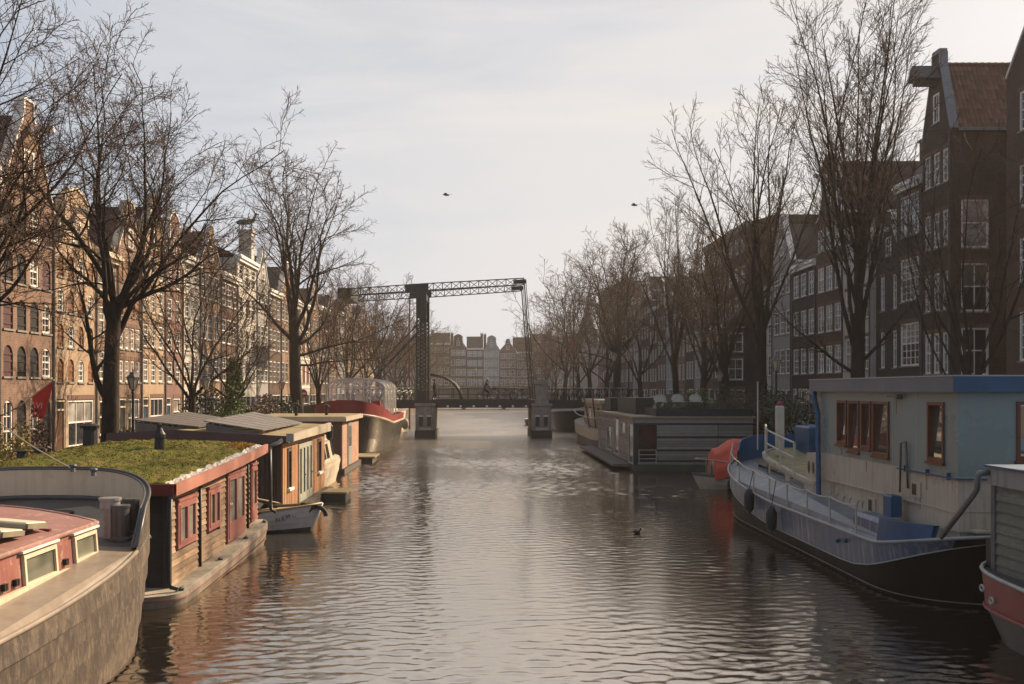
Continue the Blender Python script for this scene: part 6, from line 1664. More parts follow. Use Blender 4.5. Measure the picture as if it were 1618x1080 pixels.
def brownwin(a, b, c, d, stern=False):
    f = MB(); t = 0.062
    def bx(u0, u1, z0, z1, o0=-0.035, o1=0.09):
        if stern: f.box(u0, u1, sy0+o0, sy0+o1, z0, z1)
        else: f.box(sx0+o0, sx0+o1, u0, u1, z0, z1)
    bx(a, a+t, c, d); bx(b-t, b, c, d); bx(a+t+0.001, b-t-0.001, c, c+t*1.3); bx(a+t+0.001, b-t-0.001, d-t, d)
    wo_ = part(UB, 'window', f, BROWNW)
    p_ = MB()
    if stern: p_.poly([(a+0.05, sy0+0.05, c+0.05), (b-0.05, sy0+0.05, c+0.05), (b-0.05, sy0+0.05, d-0.05), (a+0.05, sy0+0.05, d-0.05)])
    else: p_.poly([(sx0+0.02, a+0.05, c+0.05), (sx0+0.02, b-0.05, c+0.05), (sx0+0.088, b-0.05, d-0.05), (sx0+0.088, a+0.05, d-0.05)])
    part(wo_, 'pane', p_, glassmat('wheelhouse_glass', (0.03, 0.03, 0.028), 0.015, 0.10, 0.5, 3.2))
    f = MB()
    if stern: f.box(a-0.03, b+0.03, sy0-0.07, sy0-0.002, c-0.05, c-0.001)
    else: f.box(sx0-0.07, sx0-0.002, a-0.03, b+0.03, c-0.05, c-0.001)
    part(wo_, 'sill', f, BROWNW)
for q_ in sw: brownwin(*q_)
brownwin(sx0+1.06, sx0+1.86, 2.70, 3.78, True)
m_ = MB(); m_.box(sx0-0.16, sx1+0.1, sy0-0.16, sy1+0.15, 3.951, 4.24); part(UB, 'roof_fascia', m_, M('fascia_slate_blue', (0.085, 0.105, 0.14), 0.35, 0.2, 0.8, patch=0.6, pcol=(0.02, 0.06, 0.12), pscale=0.6, streak=0.3, scol=(0.16, 0.15, 0.15)))
m_ = MB(); m_.box(sx0-0.15, sx1+0.1, sy0-0.175, sy0-0.161, 3.955, 4.235); part(UB, 'stern_fascia', m_, UBLUE)
m_ = MB(); m_.box(sx0-0.18, sx1+0.12, sy0-0.18, sy1+0.17, 4.241, 4.262); part(UB, 'roof', m_, GREYWHITE)
m_ = MB(); m_.bar((sx0-0.05, sy0-0.06, 2.37), (sx0-0.05, 21.2, 2.37), 0.035); m_.bar((sx0-0.06, sy0-0.05, 2.37), (sx1, sy0-0.05, 2.37), 0.035); part(UB, 'grab_rail', m_, UBLUE)
for yy in (18.9, 19.8, 20.8):
    m_ = MB(); m_.box(sx0-0.07, sx0-0.002, yy, yy+0.03, 2.33, 2.46); part(UB, 'rail_bracket', m_, UBLUE)
m_ = MB(); m_.box(sx0-0.02, sx0+0.02, sy0-0.01, sy1, 1.735, 1.765); part(UB, 'wall_seam', m_, UCREAM)
RUST = M('rust_stain', (0.17, 0.075, 0.035), 0.8, 0.35, 6)
for yy in (20.35, 21.55, 22.67, 24.95):
    m_ = MB(); m_.box(sx0-0.006, sx0-0.001, yy, yy+0.02, 1.77, 3.94); part(UB, 'plate_seam', m_, UCREAM)
for (yy, zz, ln_) in ((19.9, 2.30, 0.25), (20.2, 1.84, 0.2), (21.35, 3.78, 0.3), (23.0, 2.38, 0.22), (25.3, 1.70, 0.25)):
    m_ = MB(); m_.box(sx0-0.004, sx0-0.0005, yy, yy+0.025, zz-ln_, zz); part(UB, 'rust_run', m_, RUST)
for (ya, z0, z1) in ((20.15, 1.86, 2.16), (22.6, 1.25, 1.58), (21.75, 1.27, 1.55)):
    m_ = MB(); xx = sx0 if z0 > 1.75 else sx0+0.06
    m_.box(xx-0.03, xx-0.002, ya, ya+0.42, z0, z1); wo_ = part(UB, 'small_port', m_, UCREAM)
    m_ = MB(); m_.poly([(xx-0.034, ya+0.17, z0+0.04), (xx-0.034, ya+0.38, z0+0.04), (xx-0.034, ya+0.38, z1-0.04), (xx-0.034, ya+0.17, z1-0.04)]); part(wo_, 'pane', m_, BLACKM)
for yy in (23.3, 23.6, 24.1, 24.5, 25.0, 25.4):
    m_ = MB(); m_.box(sx0+0.035, sx0+0.058, yy, yy+0.22, 1.42, 1.46); m_.box(sx0+0.035, sx0+0.058, yy+0.09, yy+0.12, 1.30, 1.419); part(UB, 'wall_fitting', m_, UCREAM)
m_ = MB(); m_.bar((sx0-0.1, 21.0, 3.86), (sx0-0.1, 21.5, 3.86), 0.09, 0.05); m_.box(sx0-0.12, sx0-0.002, 21.1, 21.14, 3.80, 3.9); part(UB, 'roof_vent_cowls', m_, IRON)
m_ = MB(); m_.tube([(sx0-0.1, sy1-0.05, 4.0), (sx0-0.12, sy1-0.1, 3.8), (sx0-0.1, sy1-0.35, 3.4), (sx0-0.1, sy1-0.40, 1.3), (sx0-0.12, sy1-0.75, 1.15)], 0.065, 8); part(UB, 'blue_downpipe', m_, UBLUE, True)
m_ = MB(); m_.box(sx0+0.2, sx1-0.4, sy0-0.28, sy0-0.003, 1.42, 1.46); part(UB, 'stern_step', m_, UCREAM)
m_ = MB(); m_.poly([(sx0, sy0, 1.4), (sx1, sy0, 1.4), (sx1, sy0, 1.76), (sx0, sy0, 1.76)]); m_.poly([(sx0, sy0, 1.4), (sx0, 20.3, 1.35), (sx0, 20.3, 1.76), (sx0, sy0, 1.76)]); part(UB, 'stern_apron', m_, UCREAM)
# fore cabin with curved coaming and a raised deck
hv = outline(UX, 1.62, 26.5, 33.1, bow=3.0, nb=2.8, stern=0.1, ns=6, m=12, k=8)
def vz(y): return 1.62 + 0.50 * max(0, (y-27)/6) ** 1.2
m_ = MB(); m_.band(ring(hv, UX, lambda y: uz(y)-0.1, 1.0), ring(hv, UX, lambda y: vz(y)-0.10, 1.0)); part(UB, 'fore_cabin', m_, UCREAM, True)
m_ = MB(); m_.band(ring(hv, UX, lambda y: vz(y)-0.1, 1.03), ring(hv, UX, vz, 1.03)); m_.band(ring(hv, UX, vz, 1.03), ring(hv, UX, vz, 0.93)); part(UB, 'coaming', m_, UCREAM)
m_ = MB(); m_.poly(ring(hv, UX, lambda y: vz(y)-0.03, 0.95)); part(UB, 'fore_cabin_top', m_, M('mossy_planks', (0.24, 0.20, 0.11), 0.85, 0.3, 3, patch=0.5, pcol=(0.4, 0.36, 0.28), pscale=3))
for (ya, yb) in ((30.9, 31.9), (29.2, 30.6), (27.5, 28.7)):
    xx = UX - 1.62*1.006
    m_ = MB(); m_.poly([(xx-0.004, ya, uz(ya)+0.18), (xx-0.004, yb, uz(yb)+0.18), (xx-0.004, yb, vz(yb)-0.17), (xx-0.004, ya, vz(ya)-0.17)]); part(UB, 'cabin_port', m_, GLASS)
m_ = MB(); m_.box(8.75, 9.6, 26.36, 27.3, 1.5, 2.32); po_ = part(UB, 'companionway', m_, UCREAM)
for yy in (26.75, 27.1):
    m_ = MB(); m_.add([(8.744, yy + 0.10*math.cos(a), 1.95 + 0.17*math.sin(a)) for a in [i/12*2*PI for i in range(12)]], [tuple(range(12))]); part(po_, 'porthole', m_, BLACKM)
# rails: stanchions along the fore cabin and the side deck
STW = M('stanchion_cream', (0.43, 0.39, 0.32), 0.5, 0.15, 4, streak=0.2)
def rail_path(pts, hgt, rad, nm, mid=True, sag=0.0):
    m_ = MB()
    for (x, y, z) in pts: m_.cyl((x, y, z), (x, y, z+hgt), rad, 6)
    part(UB, nm + '_stanchions', m_, STW)
    m_ = MB()
    for f in ((1.0, 0.5) if mid else (1.0,)):
        for a, b in zip(pts[:-1], pts[1:]):
            n = 6; m_.tube([(lerp(a[0], b[0], t/n), lerp(a[1], b[1], t/n), lerp(a[2], b[2], t/n)+hgt*f - sag*math.sin(PI*t/n)) for t in range(n+1)], rad*0.8, 5, False)
    part(UB, nm, m_, STW)
pv = [p for p in ring(hv, UX, vz, 0.99) if p[0] < UX and 28.0 < p[1]]
pv = sorted(pv, key=lambda p: p[1]); sel = [pv[0]]
for p in pv:
    if math.dist(p, sel[-1]) > 1.15: sel.append(p)
rail_path(sel, 0.82, 0.035, 'upper_rail')
pd_ = sorted([p for p in ring(hu, UX, uz, 1.0) if p[0] < UX - 0.6 and 20.5 < p[1]], key=lambda p: p[1]); sel = [pd_[0]]
for p in pd_:
    if math.dist(p, sel[-1]) > 1.55: sel.append(p)
rail_path(sel, 0.62, 0.022, 'side_rail', False, 0.05)
m_ = MB(); m_.cbox(9.13, 9.35, 31.3, 31.52, 2.0, 3.5, 0.03); mo_ = part(UB, 'mast_post', m_, STW)
m_ = MB(); m_.sphere((9.24, 31.41, 3.55), 0.09, 8, 5); part(mo_, 'pink_flowers', m_, M('pink_flower', (0.30, 0.04, 0.09), 0.7, 0.4, 20))
m_ = MB(); m_.cyl((8.78, 32.2, 2.1), (8.78, 32.2, 4.25), 0.022, 6); part(UB, 'flag_staff', m_, STW)
for k in range(2):
    m_ = MB(); m_.cbox(10.1+k*0.75, 10.42+k*0.75, 29.6, 29.85, 1.8, 3.0, 0.03); part(UB, 'bitt_post', m_, STW)
m_ = MB(); m_.bar((10.42, 29.72, 2.35), (10.85, 29.72, 2.35), 0.05); part(UB, 'bitt_bar', m_, STW)
m_ = MB(); m_.cbox(11.0, 13.1, 29.9, 33.5, 1.4, 2.95, 0.05); m_.cbox(10.2, 10.9, 31.6, 33.0, 1.9, 2.85, 0.05); part(UB, 'blue_deck_boxes', m_, UBLUE)
hq = [q for q in hu if q[1] > 33.4]
pl_ = [(UX - h*0.93, y-0.25, 0) for (h, y) in hq] + [(UX + h*0.93, y-0.25, 0) for (h, y) in reversed(hq[:-1])]
lo = [(x, y, uz(y)-0.02) for (x, y, _) in pl_]; hi = [(x, y, uz(y)+0.30+0.45*min(1, max(0, (y-33.1)/0.7))) for (x, y, _) in pl_]
m_ = MB(); m_.band(lo, hi, False); m_.band([(p[0]*0.98+UX*0.02, p[1]-0.06, p[2]) for p in hi], [(p[0]*0.98+UX*0.02, p[1]-0.06, p[2]) for p in lo], False); m_.band(hi, [(p[0]*0.98+UX*0.02, p[1]-0.06, p[2]) for p in hi], False); part(UB, 'bow_plate', m_, UBLUE, True)
# fenders on ropes
for k, (yy, zz) in enumerate(((28.9, 0.52), (26.7, 0.28))):
    xx = 7.74
    m_ = MB(); m_.lathe((xx-0.1, yy, zz), [(0.05, 0), (0.14, 0.12), (0.15, 0.5), (0.06, 0.68)], 10); f_ = part(UB, 'fender', m_, BLACKM, True)
    m_ = MB(); m_.cyl((xx-0.1, yy, zz+0.66), (xx+0.02, yy, uz(yy)+0.65), 0.012, 5); part(f_, 'fender_rope', m_, M('rope_dark', (0.05, 0.045, 0.04), 0.9))
for (yy, zz) in ((22.2, 0.72), (21.7, 0.80)):
    m_ = MB(); m_.sphere((7.78, yy, zz), 0.05, 6, 4); part(UB, 'hull_stud', m_, UBLUE)

# ------------------------------------------------------------------ red-hulled boat at the right edge
NB = thing('red_hull_houseboat', 'red-hulled houseboat with pale lapped boards cut off by the right edge', 'houseboat', (11.0, 11, 0))
hn = outline(10.75, 2.8, 4.0, 17.45, bow=2.6, nb=3.6, stern=2.0, ns=3.0, m=12, k=8)
def nz_(y): return 1.02 + 0.10*max(0, (y-14)/3)
NRED = M('faded_red_hull', (0.23, 0.05, 0.046), 0.45, 0.2, 1.4, streak=0.45, scol=(0.40, 0.15, 0.13), patch=0.3, pcol=(0.16, 0.03, 0.03))
m_ = MB(); m_.band(ring(hn, 10.75, lambda y: -0.6, 0.84, rake1=0.5), ring(hn, 10.75, lambda y: 0.52, 0.985, rake1=0.08)); part(NB, 'hull', m_, M('grey_black_hull', (0.045, 0.042, 0.04), 0.5, 0.3, 1.5, streak=0.3, scol=(0.1, 0.09, 0.08)), True)
m_ = MB(); m_.band(ring(hn, 10.75, lambda y: 0.52, 0.99, rake1=0.08), ring(hn, 10.75, nz_, 1.0)); part(NB, 'topside', m_, NRED, True)
m_ = MB(); m_.tube(ring(hn, 10.75, lambda y: 0.54, 0.997, rake1=0.08), 0.03, 6, closed=True); part(NB, 'red_rail', m_, NRED, True)
m_ = MB(); m_.tube(ring(hn, 10.75, lambda y: nz_(y)+0.01, 1.0), 0.035, 6, closed=True); part(NB, 'gunwale', m_, GREYWHITE, True)
m_ = MB(); m_.poly(ring(hn, 10.75, lambda y: nz_(y)-0.03, 0.985)); part(NB, 'deck', m_, DECKG)
nx, ny1 = 8.32, 16.55
m_ = MB(); m_.box(nx+0.03, 13.2, 5, ny1, 1.0, 2.55); part(NB, 'wall_core', m_, IRON)
LAPG = M('pale_lap_board', (0.20, 0.19, 0.15), 0.7, 0.2, 2, grain=0.35, gaxis=(12, 1.2, 14), rand=0.12, streak=0.35, patch=0.4, pcol=(0.14, 0.14, 0.10))
z = 1.02
while z < 2.4:
    q = MB(); q.add([(nx+0.028, 5, z), (nx-0.012, 5, z), (nx+0.018, 5, z+0.18), (nx+0.028, 5, z+0.18), (nx+0.028, ny1-0.1, z), (nx-0.012, ny1-0.1, z), (nx+0.018, ny1-0.1, z+0.18), (nx+0.028, ny1-0.1, z+0.18)], [(0,1,2,3), (4,7,6,5), (0,4,5,1), (1,5,6,2)])
    part(NB, 'board', q, LAPG); z += 0.172
m_ = MB(); m_.box(nx-0.03, nx+0.06, ny1-0.1, ny1+0.02, 1.0, 2.45); part(NB, 'corner_post', m_, IRON)
m_ = MB(); m_.box(nx-0.06, 13.3, 4.9, ny1+0.06, 2.46, 2.74); part(NB, 'roof_fascia', m_, M('stained_fascia', (0.26, 0.245, 0.215), 0.6, 0.2, 2, streak=0.8, scol=(0.12, 0.1, 0.085)))
m_ = MB(); m_.box(nx-0.1, 13.3, 4.85, ny1+0.1, 2.741, 2.78); part(NB, 'roof', m_, UBLUE)
m_ = MB(); m_.tube([(nx-0.04, ny1+0.02, 2.66), (nx-0.22, ny1+0.02, 2.64), (nx-0.24, ny1+0.02, 2.6), (nx-0.24, ny1+0.05, 2.38), (nx-0.26, ny1+0.1, 2.30), (8.16, 18.05, 1.40)], 0.047, 10); part(NB, 'drain_pipe', m_, M('zinc_pipe', (0.13, 0.13, 0.13), 0.45, 0.2, 3, metal=0.3), True)
m_ = MB(); m_.box(8.35, 8.62, 16.6, 16.85, 1.0, 1.55); part(NB, 'bollard', m_, BLACKM)
for yy, zz in ((16.2, 0.86), (15.9, 0.72)):
    m_ = MB(); m_.tube([(7.965, yy + 0.06*math.cos(a), zz + 0.045*math.sin(a)) for a in [i/10*2*PI for i in range(10)]], 0.018, 5, closed=True); part(NB, 'hawse_ring', m_, GREYWHITE)
# ------------------------------------------------------------------ bare winter trees
def bark():
    m, nt, b = newmat('bark')
    v = objvec(nt)
    c = mixc(nt, maprange(nt, noise(nt, 6, 6, 0.65, v, (1, 1, 0.3)), 0.3, 0.7), (0.013, 0.009, 0.007), (0.042, 0.031, 0.023))
    c = mixc(nt, maprange(nt, noise(nt, 1.1, 4, 0.6, v), 0.55, 0.72, 0, 0.55), c, (0.05, 0.05, 0.025))
    nt.links.new(c, b.inputs['Base Color']); b.inputs['Roughness'].default_value = 0.9; b.inputs['Specular IOR Level'].default_value = 0.15
    bn = nt.nodes.new('ShaderNodeBump'); bn.inputs['Strength'].default_value = 0.8; bn.inputs['Distance'].default_value = 0.03
    nt.links.new(noise(nt, 9, 5, 0.65, v, (1, 1, 0.25)), bn.inputs['Height']); nt.links.new(bn.outputs['Normal'], b.inputs['Normal'])
    return m
BARK = bark()
TWIG = M('twig_bark', (0.105, 0.066, 0.045), 0.85, 0.3, 1.0, spec=0.15)

class Tree:
    def __init__(s, seed, H, r0, fork, limbs, spread=(25, 50), up=0.10, wander=0.16, droop=0.0, nsub=(9, 8, 6), ratio=(0.52, 0.46, 0.42), twig=0.008, lean=(0, 0), extra=(), crown_r=None, jog=1.0):
        s.rnd = random.Random(seed); s.big = []; s.small = []
        s.up, s.wander, s.droop, s.nsub, s.ratio, s.twig = up, wander, droop, nsub, ratio, twig
        s.jog = jog
        rnd = s.rnd
        # trunk
        p = Vector((0, 0, 0)); d = Vector((lean[0], lean[1], 1)).normalized()
        n = 8; pts = [p.copy()]; rad = [r0 * 1.35]
        for i in range(n):
            d = (d + Vector((rnd.gauss(0, 0.03), rnd.gauss(0, 0.03), 0.03))).normalized(); p = p + d * (fork / n); pts.append(p.copy()); rad.append(r0 * (1 - 0.25 * (i + 1) / n) * (1.12 if i == 0 else 1))
        # the leader carries on above the fork
        s.big.append((pts, rad))
        L = H - fork
        az = rnd.uniform(0, 2 * PI)
        for i in range(limbs):
            az += 2 * PI / limbs + rnd.uniform(-0.35, 0.35)
            a = R(rnd.uniform(*spread)) if i else R(rnd.uniform(4, 12))
            dd = Vector((math.sin(a) * math.cos(az), math.sin(a) * math.sin(az), math.cos(a)))
            f_ = rnd.uniform(0, 3.2) if i else 0.0; j_ = int(f_); st = pts[-1 - j_].lerp(pts[-2 - j_], f_ - j_)
            ll = L * rnd.uniform(0.86, 1.04) / max(0.72, math.cos(a) ** 0.35)
            s.grow(st, dd, ll, r0 * rnd.uniform(0.24, 0.36), 1)
        for (hf_, azd, el, ln, rr) in extra:      # particular limbs seen in the picture
            k = hf_ * fork / (fork / n); i0 = min(n - 1, int(k)); st = pts[i0].lerp(pts[i0 + 1], k - i0)
            e = R(el); a_ = R(azd)
            s.grow(st, Vector((math.cos(e) * math.cos(a_), math.cos(e) * math.sin(a_), math.sin(e))), ln, rr, 1)
    def grow(s, p, d, L, r, lvl):
        rnd = s.rnd
        if L < 0.12: return
        n = (0, 11, 8, 5, 3)[lvl]
        step = L / n; pts = [p.copy()]; rad = [r]
        up = (0, s.up, s.up * 0.7, s.up * 0.45, 0.03)[lvl]; wa = (0, s.wander, s.wander * 1.3, s.wander * 1.6, 0.25)[lvl]
        rmin = s.twig * (2.2, 2.2, 1.5, 1.0, 0.72)[lvl]
        dirs = [d]
        for i in range(n):
            t = (i + 1) / n
            d = (d + Vector((rnd.gauss(0, wa), rnd.gauss(0, wa), rnd.gauss(0, wa * 0.8) + up - s.droop * t))).normalized()
            p = p + d * step; pts.append(p.copy()); dirs.append(d)
            rad.append(max(rmin, r * (1 - t) ** 0.85 if t < 1 else rmin))
        (s.big if lvl <= 2 else s.small).append((pts, rad))
        if lvl >= 4: return
        m = s.nsub[lvl - 1]; az = rnd.uniform(0, 6.28)
        for k in range(m):
            t = 0.18 + 0.82 * (k + rnd.uniform(0.1, 0.9)) / m if lvl > 1 else 0.22 + 0.78 * (k + rnd.uniform(0.1, 0.9)) / m
            t = min(t, 0.995); i = min(n - 1, int(t * n)); f = t * n - i
            q = pts[i].lerp(pts[i + 1], f); dd = dirs[i + 1]
            az += 2.4 + rnd.uniform(-0.5, 0.5); a = R(rnd.uniform(26, 58)) * s.jog
            u = dd.orthogonal().normalized(); v = dd.cross(u)
            nd = dd * math.cos(a) + (u * math.cos(az) + v * math.sin(az)) * math.sin(a)
            ll = L * s.ratio[lvl - 1] * (1.12 - 0.62 * t) * rnd.uniform(0.75, 1.25)
            rr = max(rmin * 0.8, lerp(rad[i], rad[i + 1], f) * rnd.uniform(0.45, 0.68))
            s.grow(q, nd, ll, rr, lvl + 1)
def tubes(polys, kbig, name, mat):
    V = []; F = []; o = 0
    for pts, rad in polys:
        P = np.array([tuple(p) for p in pts]); n = len(P)
        k = kbig if rad[0] > 0.05 else (4 if rad[0] > 0.02 else 3)
        T = np.gradient(P, axis=0); T /= np.linalg.norm(T, axis=1, keepdims=True) + 1e-9
        ref = np.array([0.13, 0.31, 0.94]) if abs(T[0][2]) < 0.85 else np.array([0.97, 0.2, 0.1])
        A = np.cross(T, ref); A /= np.linalg.norm(A, axis=1, keepdims=True) + 1e-9
        B = np.cross(T, A)
        ang = np.arange(k) * 2 * PI / k
        Rr = np.array(rad)[:, None, None]
        ringv = P[:, None, :] + Rr * (A[:, None, :] * np.cos(ang)[None, :, None] + B[:, None, :] * np.sin(ang)[None, :, None])
        V.append(ringv.reshape(-1, 3))
        i = np.arange(n - 1)[:, None] * k; j = np.arange(k)[None, :]; j2 = (j + 1) % k
        q = np.stack([i + j, i + j2, i + k + j2, i + k + j], -1).reshape(-1, 4) + o
        F.append(q); o += n * k
    V = np.concatenate(V).astype(np.float32); F = np.concatenate(F).astype(np.int32)
    me = bpy.data.meshes.new(name)
    me.vertices.add(len(V)); me.vertices.foreach_set('co', V.ravel())
    me.loops.add(F.size); me.loops.foreach_set('vertex_index', F.ravel())
    me.polygons.add(len(F)); me.polygons.foreach_set('loop_start', np.arange(len(F), dtype=np.int32) * 4)
    try: me.polygons.foreach_set('loop_total', np.full(len(F), 4, dtype=np.int32))
    except Exception: pass
    me.polygons.foreach_set('use_smooth', np.ones(len(F), dtype=bool))
    me.materials.append(mat); me.update(calc_edges=True); me.validate()
    return me
TREES = {}
def tree_meshes(key, **kw):
    t = Tree(**kw)
    TREES[key] = (tubes(t.big, 8, 'trunk', BARK), tubes(t.small, 3, 'crown', TWIG))
def plant(key, label, x, y, z, rz=0.0, sc=1.0, group='bare trees along the quays'):
    a, b = TREES[key]
    r = lthing('bare_tree', label, 'tree', (x, y, z), R(rz), group)
    r.scale = (sc, sc, sc) if not isinstance(sc, tuple) else sc
    link('trunk', a, r); link('crown', b, r)
    return r
# left bank
tree_meshes('L0', seed=11, H=14.0, r0=0.30, fork=4.8, limbs=7, spread=(10, 34), up=0.06, wander=0.15, nsub=(12, 10, 8), ratio=(0.44, 0.44, 0.42), twig=0.007, extra=((0.85, 0, 24, 4.6, 0.085), (0.95, 25, 40, 5.0, 0.08), (0.9, 60, 28, 4.6, 0.075), (1.0, -10, 55, 5.0, 0.08)))
plant('L0', 'bare tree whose branches reach in from beyond the left edge', -12.7, 24.3, ZL, 0)
tree_meshes('L1', seed=23, H=15.0, r0=0.31, fork=6.0, limbs=8, spread=(7, 30), up=0.045, wander=0.14, droop=0.03, nsub=(13, 10, 8), ratio=(0.40, 0.44, 0.42), twig=0.0075, extra=((0.42, 190, 56, 5.0, 0.13), (0.95, 8, 34, 5.2, 0.10), (0.98, -14, 18, 5.2, 0.085), (0.99, 25, 50, 6.2, 0.11), (0.95, 165, 46, 4.2, 0.09)))
plant('L1', 'big dark-trunked bare tree with a low left limb behind the moss roof', -12.75, 35.2, ZL, 0)
tree_meshes('L2', seed=31, H=11.0, r0=0.20, fork=3.2, limbs=6, spread=(5, 24), up=0.06, wander=0.13, nsub=(9, 8, 5), ratio=(0.42, 0.44, 0.42), twig=0.009, extra=((0.75, 200, 55, 4.6, 0.08), (0.8, 10, 45, 4.2, 0.08)))
plant('L2', 'slender forked bare tree right of the first left lantern', -12.9, 46.0, ZL, 0)
IVT = plant('L2', 'small bare tree with ivy climbing its trunk', -13.0, 54.6, ZL, 130, 0.82)
tree_meshes('L4', seed=47, H=19.6, r0=0.46, fork=8.6, limbs=8, spread=(9, 36), up=0.05, wander=0.13, nsub=(11, 8, 6), ratio=(0.44, 0.44, 0.42), twig=0.012, extra=((0.72, 185, 45, 6.5, 0.15), (0.62, 5, 14, 7, 0.10), (0.7, 20, 22, 7.5, 0.11), (0.55, -5, 8, 6, 0.09)))
plant('L4', 'tall rounded bare tree left of the drawbridge beams', -12.55, 71.0, ZL, 0)
plant('L2', 'dark bare tree close behind the tall rounded one on the left', -12.9, 83.0, ZL, 40, 1.15)
tree_meshes('F1', seed=61, H=15.5, r0=0.26, fork=4.2, limbs=8, spread=(8, 34), up=0.06, wander=0.15, nsub=(8, 7, 5), ratio=(0.44, 0.46, 0.42), twig=0.0115)
tree_meshes('F2', seed=67, H=14.5, r0=0.26, fork=3.6, limbs=7, spread=(10, 38), up=0.05, wander=0.16, nsub=(8, 7, 5), ratio=(0.44, 0.46, 0.42), twig=0.014)
fl = [(100, -12.6, 'F1', 20, 1.0), (112, -12.4, 'F2', 80, 1.0), (124, -12.2, 'F1', 140, 1.02), (137, -12.4, 'F2', 200, 1.05), (150, -12.2, 'F1', 260, 1.0), (165, -12.0, 'F2', 320, 1.1), (196, -11.9, 'F1', 50, 1.1), (215, -12.2, 'F2', 110, 1.15), (235, -12.0, 'F1', 170, 1.15), (258, -12.4, 'F2', 230, 1.2)]
ordn = ['first', 'second', 'third', 'fourth', 'fifth', 'sixth', 'seventh', 'eighth', 'ninth', 'tenth']
for k, (y, x, key, rz, sc) in enumerate(fl):
    plant(key, ordn[k] + ' hazy bare tree beyond the drawbridge on the left bank', x, y, ZL, rz, sc)
# right bank
tree_meshes('R1', seed=71, H=10.4, r0=0.17, fork=3.0, limbs=9, spread=(8, 40), up=0.09, wander=0.12, nsub=(9, 7, 5), ratio=(0.42, 0.44, 0.42), twig=0.0065, lean=(0.0, 0.0))
plant('R1', 'small bare tree in front of the dark corner house at right', 15.2, 32.3, ZR, 0)
tree_meshes('R2', seed=83, H=19.2, r0=0.33, fork=5.6, limbs=12, spread=(3, 20), up=0.03, wander=0.055, nsub=(14, 9, 7), ratio=(0.27, 0.44, 0.42), twig=0.008, jog=0.72, extra=((0.62, 0, 40, 4.0, 0.08), (0.55, 170, 22, 4.6, 0.08)))
plant('R2', 'tall fan-shaped bare tree rising past the top of the right houses', 15.4, 41.4, ZR, 0)
tree_meshes('R3', seed=89, H=20.0, r0=0.36, fork=5.6, limbs=10, spread=(3, 18), up=0.035, wander=0.065, nsub=(11, 8, 6), ratio=(0.29, 0.44, 0.42), twig=0.010, jog=0.8)
plant('R3', 'tall bare tree with a thick trunk left of the fan-shaped one', 15.5, 56.4, ZR, 0)
tree_meshes('R4', seed=97, H=14.0, r0=0.28, fork=4.6, limbs=8, spread=(5, 26), up=0.05, wander=0.11, nsub=(9, 8, 6), ratio=(0.38, 0.44, 0.42), twig=0.012, lean=(-0.10, 0.0), extra=((0.6, 175, 48, 6.0, 0.11),))
plant('R4', 'leaning bare tree with a split trunk on the right bank', 15.9, 64.5, ZR, 0)
plant('R4', 'bare tree just left of the leaning one on the right bank', 15.6, 72.0, ZR, 150, 0.95)
plant('R3', 'broad bare tree behind the slatted houseboat roof', 15.4, 79.5, ZR, 110, (0.78, 0.78, 0.93))
plant('F1', 'thin bare tree between the right bank lamps and the broad tree', 15.4, 97.0, ZR, 60, 1.0)
plant('L4', 'bare tree leaning over the water beside the twin lanterns', 15.0, 112.0, ZR, 176, 1.05)
fr = [(126, 15.6, 'F2', 10, 1.3), (141, 15.4, 'F1', 70, 1.3), (158, 15.6, 'F2', 150, 1.35), (174, 14.6, 'F1', 210, 1.45), (198, 15.0, 'F2', 260, 1.15), (222, 14.8, 'F1', 300, 1.2), (245, 15.0, 'F2', 20, 1.25), (265, 15.0, 'F1', 90, 1.3)]
for k, (y, x, key, rz, sc) in enumerate(fr):
    plant(key, ordn[k] + ' hazy bare tree past the lantern tree on the right bank', x, y, ZR, rz, sc)
for k, (x, sc) in enumerate(((-24, 1.1), (-15, 1.0), (20, 1.2), (27, 1.1))):
    plant('F2' if k % 2 else 'F1', ['leftmost', 'second', 'third', 'rightmost'][k] + ' faint bare tree before the houses closing the canal', x, 279 if abs(x) > 14 else 281, 1.6, k*70, sc)

# ------------------------------------------------------------------ shrubs and hedges
LEAF = {}
def leafmat(name, c1, c2):
    m, nt, b = newmat(name)
    v = objvec(nt)
    c = mixc(nt, maprange(nt, noise(nt, 3, 4, 0.6, v), 0.35, 0.65), c1, c2)
    nt.links.new(c, b.inputs['Base Color']); b.inputs['Roughness'].default_value = 0.6; b.inputs['Specular IOR Level'].default_value = 0.3
    return m
LG = leafmat('ivy_leaf', (0.035, 0.065, 0.015), (0.12, 0.16, 0.03)); LD = leafmat('dark_leaf', (0.02, 0.03, 0.012), (0.055, 0.06, 0.025)); LY = leafmat('yellow_leaf', (0.16, 0.12, 0.03), (0.30, 0.22, 0.05)); LB = leafmat('brown_leaf', (0.06, 0.035, 0.022), (0.11, 0.06, 0.035))
def leaves(rnd, n, fn, size):
    m_ = MB()
    for _ in range(n):
        x, y, z = fn(rnd); s_ = size * rnd.uniform(0.6, 1.4)
        a = Vector((rnd.gauss(0, 1), rnd.gauss(0, 1), rnd.gauss(0, 1))).normalized() * s_; b = a.orthogonal().normalized() * s_ * 0.6
        p = Vector((x, y, z)); m_.add([p - a, p + b, p + a, p - b], [(0, 1, 2, 3)])
    return m_
